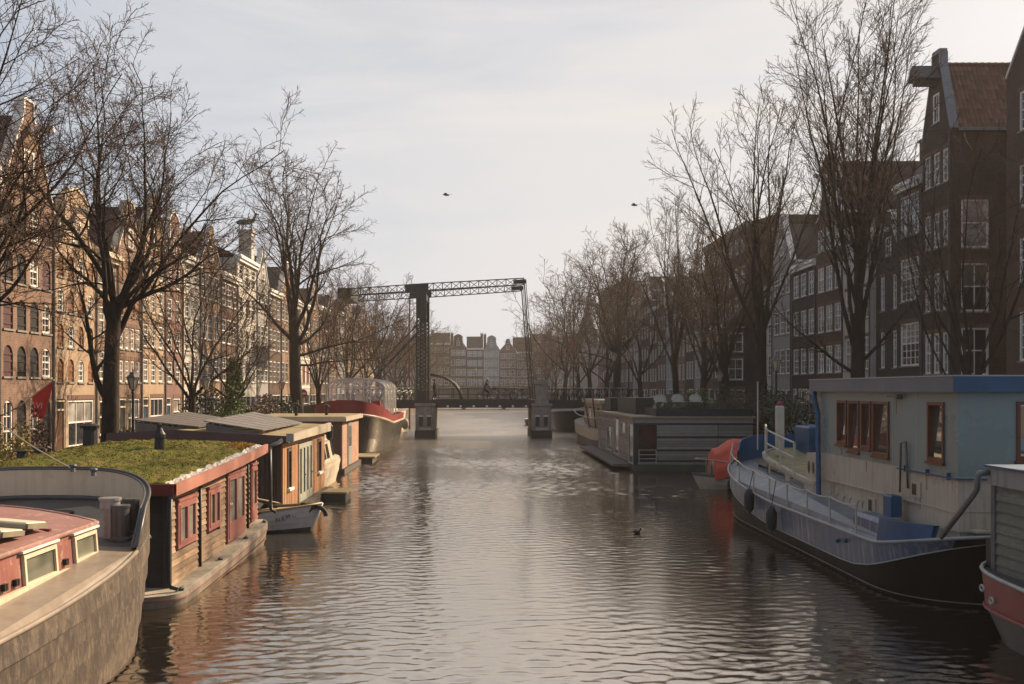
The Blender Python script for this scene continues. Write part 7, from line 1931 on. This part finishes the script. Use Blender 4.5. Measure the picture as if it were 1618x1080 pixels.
def shrub(name, label, x, y, z, rx, ry, h, mat, n=1500, size=0.06, seed=0, group=None, cat='shrub', lumps=7):
    rnd = random.Random(seed + 900)
    r = thing(name, label, cat, (x, y, z), group)
    cs = [(rnd.uniform(-0.6, 0.6)*rx, rnd.uniform(-0.6, 0.6)*ry, rnd.uniform(0.3, 0.75)*h, rnd.uniform(0.35, 0.55)) for _ in range(lumps)]
    def fn(q):
        c = q.choice(cs); d = Vector((q.gauss(0, 1), q.gauss(0, 1), q.gauss(0, 1))).normalized() * (0.35 + 0.65*q.random() ** 0.4)
        return (x + c[0] + d.x*rx*c[3], y + c[1] + d.y*ry*c[3], z + max(0.02, c[2] + d.z*h*c[3]*0.9))
    part(r, 'foliage', leaves(rnd, n, fn, size), mat)['kind'] = 'stuff'
    st_ = MB()
    for c in cs: st_.tube([(x + c[0]*0.25, y + c[1]*0.25, z), (x + c[0]*0.7, y + c[1]*0.7, z + c[2]*0.6), (x + c[0], y + c[1], z + c[2])], [0.03, 0.02, 0.01], 5)
    part(r, 'stems', st_, BARK)
    return r
def ivyfn(q):
    h = q.random() ** 0.8; a = q.uniform(0, 6.28); r_ = (0.22 + 0.45*(1-h)) * q.uniform(0.7, 1.3)
    return (-13.0 + r_*math.cos(a), 54.6 + r_*math.sin(a), ZL + 0.1 + 4.6*h)
iv = thing('ivy', 'bright green ivy wrapped round a trunk on the left quay', 'ivy', (-13.0, 54.6, ZL)); part(iv, 'foliage', leaves(random.Random(3), 3200, ivyfn, 0.075), LG)['kind'] = 'stuff'
sv = MB(); sv.tube([(-12.75, 54.4, ZL), (-12.72, 54.35, ZL+1.5), (-12.9, 54.3, ZL+3)], 0.03, 5); part(iv, 'stem', sv, BARK)
shrub('bush', 'green bush at the foot of the ivy-clad tree', -12.6, 52.6, ZL, 1.5, 1.2, 1.9, LG, 1700, 0.07, 1)
shrub('bush', 'dark round bush between the second lantern and the ivy', -14.5, 55.5, ZL, 1.9, 1.5, 2.9, LD, 2200, 0.08, 2)
shrub('bush', 'brownish bush right of the ivy-clad tree', -13.0, 60.5, ZL, 1.7, 1.6, 2.6, LB, 1900, 0.08, 3)
shrub('bush', 'flowering hedge bush behind the first left lantern', -13.3, 39.5, ZL, 1.5, 1.0, 1.5, LD, 1500, 0.06, 4)
shrub('bush', 'dark bush by the tree base left of the red ship', -13.0, 66.5, ZL, 1.6, 1.6, 2.4, LD, 1600, 0.08, 5)
shrub('bush', 'yellow-green bush at the far left edge beside the barge rope', -12.6, 27.2, ZL, 0.75, 0.8, 2.1, LY, 1800, 0.05, 6)
shrub('bush', 'russet climbing bush at the foot of the flag warehouse', -15.2, 35.2, ZL, 0.6, 0.9, 2.2, LB, 900, 0.06, 7)
for k, (x, y, rx, h, mt, lb) in enumerate(((15.2, 50.2, 1.6, 2.5, LD, 'dark evergreen bush right behind the slatted houseboat'), (14.6, 54.0, 1.8, 2.3, LB, 'russet hedge bush behind the roof terrace'), (15.0, 58.5, 1.8, 2.6, LD, 'dark bush below the thick right trunk'), (14.7, 47.0, 1.4, 2.2, LD, 'dark low bush left of the parked cars'), (14.5, 63.0, 1.4, 2.1, LB, 'brown bush under the leaning right tree'), (14.3, 70.0, 1.2, 2.2, LG, 'light green bush far behind the roof terrace'))):
    shrub('bush', lb, x, y, ZR, rx, 1.6, h, mt, 1900, 0.075, 20+k)
gp = thing('terrace_plants', 'strip of dark plants in the roof terrace planter', 'plants', (11.0, 50.5, 3.05))
part(gp, 'foliage', leaves(random.Random(8), 2600, lambda q: (q.uniform(8.8, 13.3), q.uniform(50.2, 50.8), 3.0 + q.random()**1.5*0.35), 0.05), LD)['kind'] = 'stuff'
# ------------------------------------------------------------------ lanterns
LGLASS = M('lantern_glass', (0.50, 0.42, 0.30), 0.35, 0.2, 3)
def lantern_proto(h=3.0):
    r = lthing('street_lantern', 'x', 'lantern', (0, 0, 0), 0, 'street lanterns')
    m_ = MB(); m_.lathe((0, 0, 0), [(0.17, 0), (0.17, 0.12), (0.12, 0.2), (0.12, 0.75), (0.15, 0.8), (0.08, 0.9), (0.055, 1.0), (0.045, h-0.15), (0.07, h-0.12), (0.05, h-0.05), (0.10, h)], 10); part(r, 'post', m_, BLACKM)
    m_ = MB(); m_.bar((-0.32, 0, h-0.45), (0.32, 0, h-0.45), 0.035); part(r, 'ladder_bar', m_, BLACKM)
    m_ = MB(); m_.lathe((0, 0, h+0.01), [(0.10, 0), (0.21, 0.40)], 6); part(r, 'lamp_glass', m_, LGLASS)
    m_ = MB()
    for j in range(6):
        a = 2*PI*j/6; m_.bar((0.105*math.cos(a), 0.105*math.sin(a), h+0.01), (0.216*math.cos(a), 0.216*math.sin(a), h+0.41), 0.02)
    part(r, 'lamp_frame', m_, BLACKM)
    m_ = MB(); m_.lathe((0, 0, h+0.412), [(0.25, 0), (0.25, 0.03), (0.12, 0.14), (0.11, 0.2), (0.03, 0.24), (0.035, 0.3), (0.005, 0.34)], 6); part(r, 'lamp_cap', m_, IRON)
    return r
LP = lantern_proto()
lsp = [(-12.35, 36.6, ZL, 'lantern with a cream glass nearest on the left quay'), (-12.3, 46.2, ZL, 'second lantern on the left quay, right of the forked tree'), (-12.3, 64.0, ZL, 'lantern before the tall rounded tree on the left quay'),
       (11.3, BY0+0.4, 3.06, 'left one of the twin lanterns at the right end of the bridge'), (12.5, BY0+0.2, 3.06, 'right one of the twin lanterns at the right end of the bridge'),
       (15.0, 51.6, ZR, 'dark lantern behind the blue barge by the parked cars'), (14.9, 63.2, ZR, 'thin dark lantern post right of the leaning tree'), (-0.6, 206.6, 4.55, 'tiny pale lantern on the far arch bridge')]
for i, (x, y, z, lb) in enumerate(lsp):
    o = LP if i == 0 else dup(LP)
    o.location = (x, y, z); o['label'] = lb; o.rotation_euler = (0, 0, 0.3*i)
    if i in (3, 4): o.scale = (1.25, 1.25, 1.1)
    if i in (5,): o.scale = (1.15, 1.15, 1.15)
# ------------------------------------------------------------------ bicycles
def bike_proto():
    r = lthing('bicycle', 'x', 'bicycle', (0, 0, 0), 0, 'bicycles parked on the bridge')
    ty = M('tyre', (0.015, 0.015, 0.015), 0.7)
    for x in (-0.55, 0.55):
        m_ = MB(); m_.tube([(x + 0.34*math.cos(a), 0, 0.36 + 0.34*math.sin(a)) for a in [i/16*2*PI for i in range(16)]], 0.04, 5, closed=True); w_ = part(r, 'wheel', m_, ty)
        m_ = MB(); 
        for a in [i/6*PI for i in range(6)]: m_.bar((x + 0.32*math.cos(a), 0, 0.36 + 0.32*math.sin(a)), (x - 0.32*math.cos(a), 0, 0.36 - 0.32*math.sin(a)), 0.006)
        m_.tube([(x + 0.37*math.cos(a), 0, 0.36 + 0.37*math.sin(a)) for a in [PI*0.15 + i/8*PI*0.8 for i in range(9)]], 0.02, 4); part(w_, 'spokes', m_, STEEL)
    m_ = MB()
    for p, q in (((-0.55, 0, 0.36), (-0.1, 0, 0.33)), ((-0.1, 0, 0.33), (-0.25, 0, 0.85)), ((-0.55, 0, 0.36), (-0.22, 0, 0.78)), ((-0.1, 0, 0.33), (0.38, 0, 0.80)), ((-0.22, 0, 0.76), (0.36, 0, 0.88)), ((0.55, 0, 0.36), (0.36, 0, 1.05))): m_.cyl(p, q, 0.028, 5)
    part(r, 'frame', m_, BLACKM)
    m_ = MB(); m_.tube([(0.22, -0.28, 1.02), (0.34, -0.24, 1.08), (0.37, 0, 1.08), (0.34, 0.24, 1.08), (0.22, 0.28, 1.02)], 0.018, 5); part(r, 'handlebar', m_, STEEL)
    m_ = MB(); m_.tube([(-0.40, 0, 0.90), (-0.22, 0, 0.91), (-0.06, 0, 0.90)], [0.10, 0.08, 0.03], 6); part(r, 'saddle', m_, BLACKM)
    m_ = MB(); m_.box(-0.85, -0.4, -0.06, 0.06, 0.76, 0.79); part(r, 'rack', m_, IRON)
    return r
ORD = ['first', 'second', 'third', 'fourth', 'fifth', 'sixth', 'seventh', 'eighth', 'ninth', 'tenth', 'eleventh', 'twelfth', 'thirteenth']
BK = bike_proto(); nb_ = 0
rnd = random.Random(12)
def bikeat(x, y, z, rz, lb, grp, lean=0.0):
    global nb_
    o = BK if nb_ == 0 else dup(BK)
    nb_ += 1
    o.location = (x, y, z); o.rotation_euler = (lean, 0, rz); o['label'] = lb; o['group'] = grp
    return o
for i in range(11):
    bikeat(-10.9 + i*0.52, BY0+0.55, 3.065, rnd.uniform(1.1, 1.7), ORD[i] + ' bicycle from the left in the row on the left bridge approach', 'bicycles on the left approach', rnd.uniform(-0.1, 0.1))
for i in range(13):
    bikeat(6.6 + i*0.5, BY0+0.55, 3.065, rnd.uniform(1.2, 1.9), ORD[i] + ' bicycle from the left in the row on the right bridge approach', 'bicycles on the right approach', rnd.uniform(-0.1, 0.1))
bikeat(2.6, BY1-0.4, 3.105, 0.1, 'bicycle leaning on the far bridge railing right of the cyclist', 'bicycles on the span'); bikeat(3.6, BY1-0.45, 3.105, 3.0, 'bicycle against the far railing beside the right gate pillar', 'bicycles on the span')
for i in range(9):
    bikeat(14.3 + 0.15*math.sin(i*5), 66.0 + i*0.75, ZR+0.005, rnd.uniform(-0.4, 0.4), ORD[i] + ' bicycle in the row on the right quay behind the roof terrace', 'bicycles on the right quay', rnd.uniform(-0.1, 0.1))
for i in range(8):
    bikeat(-12.2 + 0.1*math.sin(i*3), 60.5 + i*0.85, ZL+0.005, rnd.uniform(-0.5, 0.5), ORD[i] + ' bicycle in the row on the left quay before the red ship', 'bicycles on the left quay', rnd.uniform(-0.1, 0.1))
bikeat(-14.6, 41.0, ZL+0.005, 1.2, 'bicycle standing by the ochre house doorway on the left', 'bicycles on the left quay')
# ------------------------------------------------------------------ people
SKIN = M('skin', (0.42, 0.25, 0.18), 0.6, 0.1, 3); COAT = M('dark_coat', (0.016, 0.016, 0.020), 0.85, 0.3, 3); HAIR = M('grey_hair', (0.34, 0.31, 0.28), 0.8, 0.2, 10); TROU = M('dark_trousers', (0.025, 0.027, 0.035), 0.85, 0.2, 3); HAIRD = M('dark_hair', (0.03, 0.02, 0.015), 0.8, 0.2, 10)
def skin_body(name, parent, joints, edges, mat, lv=1, root=0):
    me = bpy.data.meshes.new(name); me.from_pydata([j[:3] for j in joints], edges, [])
    o = link(name, me, parent)
    md = o.modifiers.new('skin', 'SKIN'); md.use_smooth_shade = True
    sv = me.skin_vertices[0].data
    for i, j in enumerate(joints): sv[i].radius = (j[3], j[4] if len(j) > 4 else j[3]); sv[i].use_root = (i == root)
    s2 = o.modifiers.new('sub', 'SUBSURF'); s2.levels = lv; s2.render_levels = lv
    bpy.context.view_layer.update()
    dg = bpy.context.evaluated_depsgraph_get()
    nm = bpy.data.meshes.new_from_object(o.evaluated_get(dg)); o.modifiers.clear(); o.data = nm
    nm.materials.clear(); nm.materials.append(mat)
    return o
def person(label, loc, rz, pose, hair):
    r = lthing('person', label, 'person', loc, rz)
    # joints: pelvis 0, waist 1, chest 2, neck 3, head 4-5, arms, legs; x forward, y left
    P = pose
    J = [P['pelvis'] + (0.155,), P['waist'] + (0.15,), P['chest'] + (0.19, 0.15), P['neck'] + (0.06,), P['head'] + (0.10,), P['crown'] + (0.085,)]
    E = [(0, 1), (1, 2), (2, 3), (3, 4), (4, 5)]
    for s_ in ('l', 'r'):
        i = len(J); J += [P['sh'+s_] + (0.075,), P['el'+s_] + (0.055,), P['wr'+s_] + (0.036,), P['ha'+s_] + (0.04,)]; E += [(2, i), (i, i+1), (i+1, i+2), (i+2, i+3)]
        i = len(J); J += [P['hi'+s_] + (0.11,), P['kn'+s_] + (0.075,), P['an'+s_] + (0.05,), P['to'+s_] + (0.04,)]; E += [(0, i), (i, i+1), (i+1, i+2), (i+2, i+3)]
    skin_body('body', r, J, E, COAT, 2)
    h = Vector(P['head']).lerp(Vector(P['crown']), 0.5)
    m_ = MB(); m_.sphere((h.x, h.y, h.z), 0.105, 14, 10, (0.98, 0.80, 1.18)); m_.sphere((h.x+0.11, h.y, h.z-0.01), 0.018, 6, 4); 
    for s_ in (-1, 1): m_.sphere((h.x, h.y+0.085*s_, h.z), 0.022, 6, 4)
    fo = part(r, 'face', m_, SKIN, True)
    for s_ in (-1, 1):
        m_ = MB(); m_.sphere((h.x+0.095, h.y+0.032*s_, h.z+0.012), 0.011, 6, 4); part(fo, 'eye', m_, BLACKM)
    m_ = MB(); m_.box(h.x+0.088, h.x+0.1, h.y-0.022, h.y+0.022, h.z-0.058, h.z-0.05); part(fo, 'mouth', m_, M('lip', (0.25, 0.09, 0.08), 0.6))
    m_ = MB(); m_.sphere((h.x-0.028, h.y, h.z+0.035), 0.115, 14, 10, (0.98, 0.90, 1.05)); part(r, 'hair', m_, hair, True)
    for s_ in ('l', 'r'):
        w_ = Vector(P['wr'+s_]); a_ = Vector(P['ha'+s_]); d = (a_ - w_).normalized(); sd = -1 if s_ == 'r' else 1
        m_ = MB(); m_.tube([a_ - d*0.02, a_ + d*0.05], [0.032, 0.036], 8)
        lat = Vector((0, 1, 0)) if abs(d.y) < 0.8 else Vector((1, 0, 0)); lat = (lat - d*lat.dot(d)).normalized(); dn = d.cross(lat)
        if dn.z > 0: dn = -dn
        for f, ln in ((-1.5, 0.055), (-0.5, 0.07), (0.5, 0.068), (1.5, 0.052)):
            b = a_ + d*0.05 + lat*0.017*f; m_.tube([b, b + d*ln*0.55 + dn*0.008, b + d*ln*0.7 + dn*0.045], [0.0095, 0.009, 0.007], 5)
        b = a_ + d*0.0 - lat*0.03*sd; m_.tube([b, b + d*0.035 - lat*0.03*sd + dn*0.01, b + d*0.06 - lat*0.028*sd + dn*0.03], [0.012, 0.011, 0.008], 5)
        part(r, 'hand', m_, SKIN, True)
    return r
ride = dict(pelvis=(-0.24, 0, 0.98), waist=(-0.18, 0, 1.16), chest=(-0.08, 0, 1.40), neck=(-0.02, 0, 1.58), head=(0.02, 0, 1.66), crown=(0.03, 0, 1.78),
            shl=(-0.07, 0.19, 1.46), ell=(0.06, 0.25, 1.22), wrl=(0.22, 0.24, 1.11), hal=(0.28, 0.24, 1.09), shr=(-0.07, -0.19, 1.46), elr=(0.06, -0.25, 1.22), wrr=(0.22, -0.24, 1.11), har=(0.28, -0.24, 1.09),
            hil=(-0.20, 0.10, 0.92), knl=(0.12, 0.11, 0.62), anl=(-0.06, 0.11, 0.22), tol=(0.10, 0.11, 0.16), hir=(-0.20, -0.10, 0.92), knr=(0.16, -0.11, 0.72), anr=(0.05, -0.11, 0.36), tor=(0.20, -0.11, 0.32))
person('person in a dark coat with grey hair riding a bicycle over the bridge', (0.75, BY0+1.6, 3.10), 0.0, ride, HAIR)
CYB = bikeat(0.75, BY0+1.6, 3.105, 0.0, 'bicycle ridden by the grey-haired person on the bridge', 'bicycles on the span')
m_ = MB(); m_.box(0.45, 0.72, -0.2, 0.2, 0.82, 1.05); bs = link('basket', tomesh('basket', m_, BLACKM), CYB)
stand = dict(pelvis=(0, 0, 0.92), waist=(0.0, 0, 1.1), chest=(0.02, 0, 1.36), neck=(0.04, 0, 1.53), head=(0.07, 0, 1.60), crown=(0.08, 0, 1.72),
             shl=(0.02, 0.19, 1.42), ell=(-0.04, 0.24, 1.16), wrl=(0.08, 0.22, 0.95), hal=(0.11, 0.21, 0.88), shr=(0.02, -0.19, 1.42), elr=(0.02, -0.25, 1.15), wrr=(0.16, -0.22, 1.0), har=(0.22, -0.2, 0.97),
             hil=(0, 0.1, 0.86), knl=(0.14, 0.1, 0.5), anl=(0.06, 0.1, 0.08), tol=(0.2, 0.1, 0.04), hir=(0, -0.1, 0.86), knr=(0.0, -0.1, 0.48), anr=(-0.2, -0.1, 0.12), tor=(-0.08, -0.1, 0.04))
person('person in dark clothes walking beside the bridge tower', (-3.75, BY0+1.7, 3.10), 0.2, stand, HAIRD)
# ------------------------------------------------------------------ cars parked on the right quay
def car(label, loc, rz, col, group='cars parked on the right quay'):
    r = lthing('parked_car', label, 'car', loc, rz, group)
    pm = M('car_paint_%d' % int(col[2]*1000), col, 0.3, 0.08, 1, coat=0.6)
    prof = [(-2.1, 0.35), (-2.12, 0.62), (-2.05, 0.86), (-1.35, 0.95), (1.1, 0.98), (1.95, 0.86), (2.1, 0.66), (2.08, 0.35)]
    rows = []
    for (fy, k) in ((-0.86, 0.985), (-0.80, 1.0), (0.80, 1.0), (0.86, 0.985)): rows.append([(x*k, fy, 0.35 + (z-0.35)*(0.96 if abs(fy) > 0.82 else 1.0)) for (x, z) in prof])
    m_ = MB(); m_.grid(rows); m_.poly(rows[0]); m_.poly(rows[-1]); part(r, 'body', m_, pm, False)
    cab = [(-1.75, 0.93), (-1.35, 1.40), (-0.9, 1.50), (0.35, 1.48), (1.15, 0.96)]
    m_ = MB(); a = [(x, -0.74 + 0.16*(z-0.93)/0.55, z) for (x, z) in cab]; b = [(x, -y, z) for (x, y, z) in a]
    m_.poly(a); m_.poly(b); m_.poly([a[0], a[1], b[1], b[0]]); m_.poly([a[3], a[4], b[4], b[3]]); part(r, 'windows', m_, GLASS)
    m_ = MB(); m_.add([a[1], a[2], a[3], b[3], b[2], b[1]], [(0, 1, 4, 5), (1, 2, 3, 4)])
    for q_ in (a, b):
        for i in range(4): m_.tube([q_[i], q_[i+1]], 0.04, 5)
        m_.tube([(-0.3, q_[0][1], 0.95), (-0.3, q_[2][1], 1.49)], 0.04, 5)
    part(r, 'roof', m_, pm)
    for x in (-1.3, 1.3):
        for y in (-0.8, 0.8):
            m_ = MB(); m_.cyl((x, y-0.1, 0.32), (x, y+0.1, 0.32), 0.32, 16); w_ = part(r, 'wheel', m_, M('tyre', (0.015,)*3, 0.7))
            m_ = MB(); m_.cyl((x, y-0.108, 0.32), (x, y+0.108, 0.32), 0.19, 12); part(w_, 'rim', m_, STEEL)
    for y in (-0.6, 0.6):
        m_ = MB(); m_.box(2.0, 2.09, y-0.16, y+0.16, 0.66, 0.78); part(r, 'headlight', m_, WHITE)
        m_ = MB(); m_.box(-2.11, -2.03, y-0.16, y+0.16, 0.68, 0.82); part(r, 'tail_light', m_, M('tail_red', (0.3, 0.01, 0.01), 0.3))
    for y in (-0.92, 0.92):
        m_ = MB(); m_.box(0.75, 0.9, y-0.08, y+0.08, 0.95, 1.07); part(r, 'mirror', m_, BLACKM)
    return r
car('pale blue-grey car parked behind the blue barge rail', (15.6, 46.6, ZR+0.002), PI/2+0.05, (0.26, 0.30, 0.34))
car('dark car parked behind the pale blue-grey one', (16.0, 52.2, ZR+0.002), PI/2, (0.05, 0.055, 0.06))
car('silver car parked further along under the right trees', (17.6, 60.5, ZR+0.002), PI/2, (0.30, 0.30, 0.31))
car('blue car parked next to the blue barge wheelhouse', (16.4, 41.2, ZR+0.002), PI/2, (0.03, 0.08, 0.18))
car('dark red car parked on the left quay before the ochre houses', (-13.9, 50.0, ZL+0.002), PI/2, (0.10, 0.02, 0.025), 'cars on the left quay')
# ------------------------------------------------------------------ red flag on the warehouse
FG = thing('flag', 'red flag with pale lettering hanging from a slanted pole on the warehouse', 'flag', (-17.4, 38.9, 3.4))
a = Vector((-17.45, 38.9, 3.35)); b = Vector((-15.35, 37.05, 4.35))
m_ = MB(); m_.cyl(tuple(a), tuple(b), 0.025, 6); part(FG, 'pole', m_, GREYWHITE)
rows = []
for i in range(13):
    t = 0.38 + 0.60*i/12; top = a.lerp(b, t); row = []
    for j in range(11):
        s_ = j/10; q_ = i/12; w_ = 0.05*math.sin(i*1.1 + s_*3) * s_; drop = s_*(0.72 + 0.72*q_)
        row.append((top.x + 0.4*w_ - 0.46*s_*q_, top.y + w_ + 0.25*s_*q_, top.z - drop))
    rows.append(row)
m_ = MB(); m_.grid(rows); fgo = part(FG, 'cloth', m_, M('flag_red', (0.40, 0.012, 0.022), 0.75, 0.12, 3), True)
tx = text(FG, 'flag_lettering', 'AVI', 0.30, M('flag_white', (0.55, 0.46, 0.42), 0.8), (-16.14, 37.38, 3.42), (R(88), R(6), R(-15)), 0.004, 1.2)
# ------------------------------------------------------------------ birds
def bird(label, loc, rz):
    r = lthing('bird', label, 'bird', loc, rz, 'birds in the sky')
    m_ = MB(); m_.tube([(-0.32, 0, 0.02), (-0.18, 0, 0), (0.0, 0, -0.01), (0.16, 0, 0.02), (0.24, 0, 0.04), (0.32, 0, 0.03)], [0.01, 0.06, 0.09, 0.07, 0.05, 0.008], 8); part(r, 'body', m_, M('bird_grey', (0.10, 0.10, 0.11), 0.8), True)
    for s_ in (-1, 1):
        m_ = MB(); m_.grid([[(0.12, 0.05*s_, 0.03), (-0.12, 0.05*s_, 0.03)], [(0.14, 0.35*s_, 0.12), (-0.12, 0.32*s_, 0.11)], [(-0.02, 0.72*s_, 0.03), (-0.12, 0.68*s_, 0.03)]]); part(r, 'wing', m_, M('bird_wing', (0.06, 0.06, 0.065), 0.8))
    m_ = MB(); m_.poly([(-0.28, 0.02, 0.02), (-0.5, 0.09, 0.02), (-0.5, -0.09, 0.02), (-0.28, -0.02, 0.02)]); part(r, 'tail', m_, M('bird_wing', (0.06,)*3))
    return r
bird('left one of the two birds flying high over the canal', (-2.84, 90, 21.1), R(170))
bird('right one of the two birds flying above the right trees', (13.7, 90, 20.2), R(160))
DU = lthing('coot', 'small black coot swimming in mid canal', 'coot', (4.40, 28.4, 0), R(10)); DU.scale = (0.62, 0.62, 0.62)
m_ = MB(); m_.tube([(-0.20, 0, 0.10), (-0.12, 0, 0.09), (0.0, 0, 0.07), (0.12, 0, 0.07), (0.17, 0, 0.08)], [0.015, 0.075, 0.105, 0.085, 0.03], 10); m_.tube([(0.10, 0, 0.09), (0.15, 0, 0.17), (0.17, 0, 0.235), (0.22, 0, 0.235)], [0.055, 0.038, 0.045, 0.025], 8); part(DU, 'body', m_, M('coot_black', (0.012, 0.011, 0.011), 0.7, 0.3, 8), True)
m_ = MB(); m_.tube([(0.215, 0, 0.235), (0.27, 0, 0.222)], [0.02, 0.004], 6); part(DU, 'beak', m_, WHITE)
# ------------------------------------------------------------------ church spire and mast far off
CS = thing('church_spire', 'faint church spire above the far right roofs', 'spire', (24.8, 232, 1.5))
m_ = MB(); m_.box(22.8, 26.8, 230, 234, 1.5, 17.5); part(CS, 'tower', m_, WALLS['grey'])
m_ = MB(); m_.lathe((24.8, 232, 17.5), [(1.9, 0), (1.5, 1.6), (1.7, 1.9), (0.9, 3.2), (1.0, 3.6), (0.35, 5.2), (0.05, 7.4)], 8); part(CS, 'spire', m_, LEAD)
MS = thing('ship_mast', 'dark mast with a red furled flag beyond the right pier', 'mast', (13.0, 140, 0))
m_ = MB(); m_.cyl((13.0, 140, 0), (13.0, 140, 14.2), 0.12, 6); part(MS, 'pole', m_, BLACKM)
m_ = MB(); m_.tube([(12.8, 140, 11.2), (12.75, 140, 10.2), (12.8, 140, 8.6)], [0.06, 0.24, 0.12], 6); part(MS, 'furled_flag', m_, M('flag_red', (0.4, 0.012, 0.022)))
M2 = thing('rust_mast', 'rust brown mast standing left of the bridge tower', 'mast', (-7.0, 104, 0))
m_ = MB(); m_.cyl((-7.0, 104, 0), (-7.0, 104, 13.5), 0.11, 6, 0.06); part(M2, 'pole', m_, M('mast_rust', (0.16, 0.055, 0.035), 0.7, 0.2, 2))
# road signs on the left quay
SG = thing('road_sign', 'round red and white road sign behind the tall rounded left tree', 'sign', (-13.1, 76.5, ZL))
m_ = MB(); m_.cyl((-13.1, 76.5, ZL), (-13.1, 76.5, ZL+3.0), 0.035, 6); part(SG, 'post', m_, STEEL)
m_ = MB(); m_.cyl((-13.1, 76.46, ZL+2.7), (-13.1, 76.43, ZL+2.7), 0.33, 20); part(SG, 'disc', m_, M('sign_red', (0.35, 0.02, 0.02), 0.4))
m_ = MB(); m_.box(-13.33, -12.87, 76.40, 76.428, ZL+2.64, ZL+2.76); part(SG, 'bar', m_, WHITE)
# ------------------------------------------------------------------ haze over the canal
m_ = MB(); m_.box(-75, 80, -12, 318, -1.0, 29.5)
hz_ = link('haze', tomesh('haze', m_, None)); hz_['kind'] = 'stuff'
hm_ = bpy.data.materials.new('haze'); hm_.use_nodes = True; nt = hm_.node_tree
nt.nodes.remove(nt.nodes['Principled BSDF']); pv_ = nt.nodes.new('ShaderNodeVolumePrincipled')
pv_.inputs['Color'].default_value = (0.95, 0.90, 0.84, 1); pv_.inputs['Density'].default_value = 0.00028; pv_.inputs['Anisotropy'].default_value = 0.35
nt.links.new(pv_.outputs['Volume'], nt.nodes['Material Output'].inputs['Volume'])
hz_.data.materials.append(hm_)
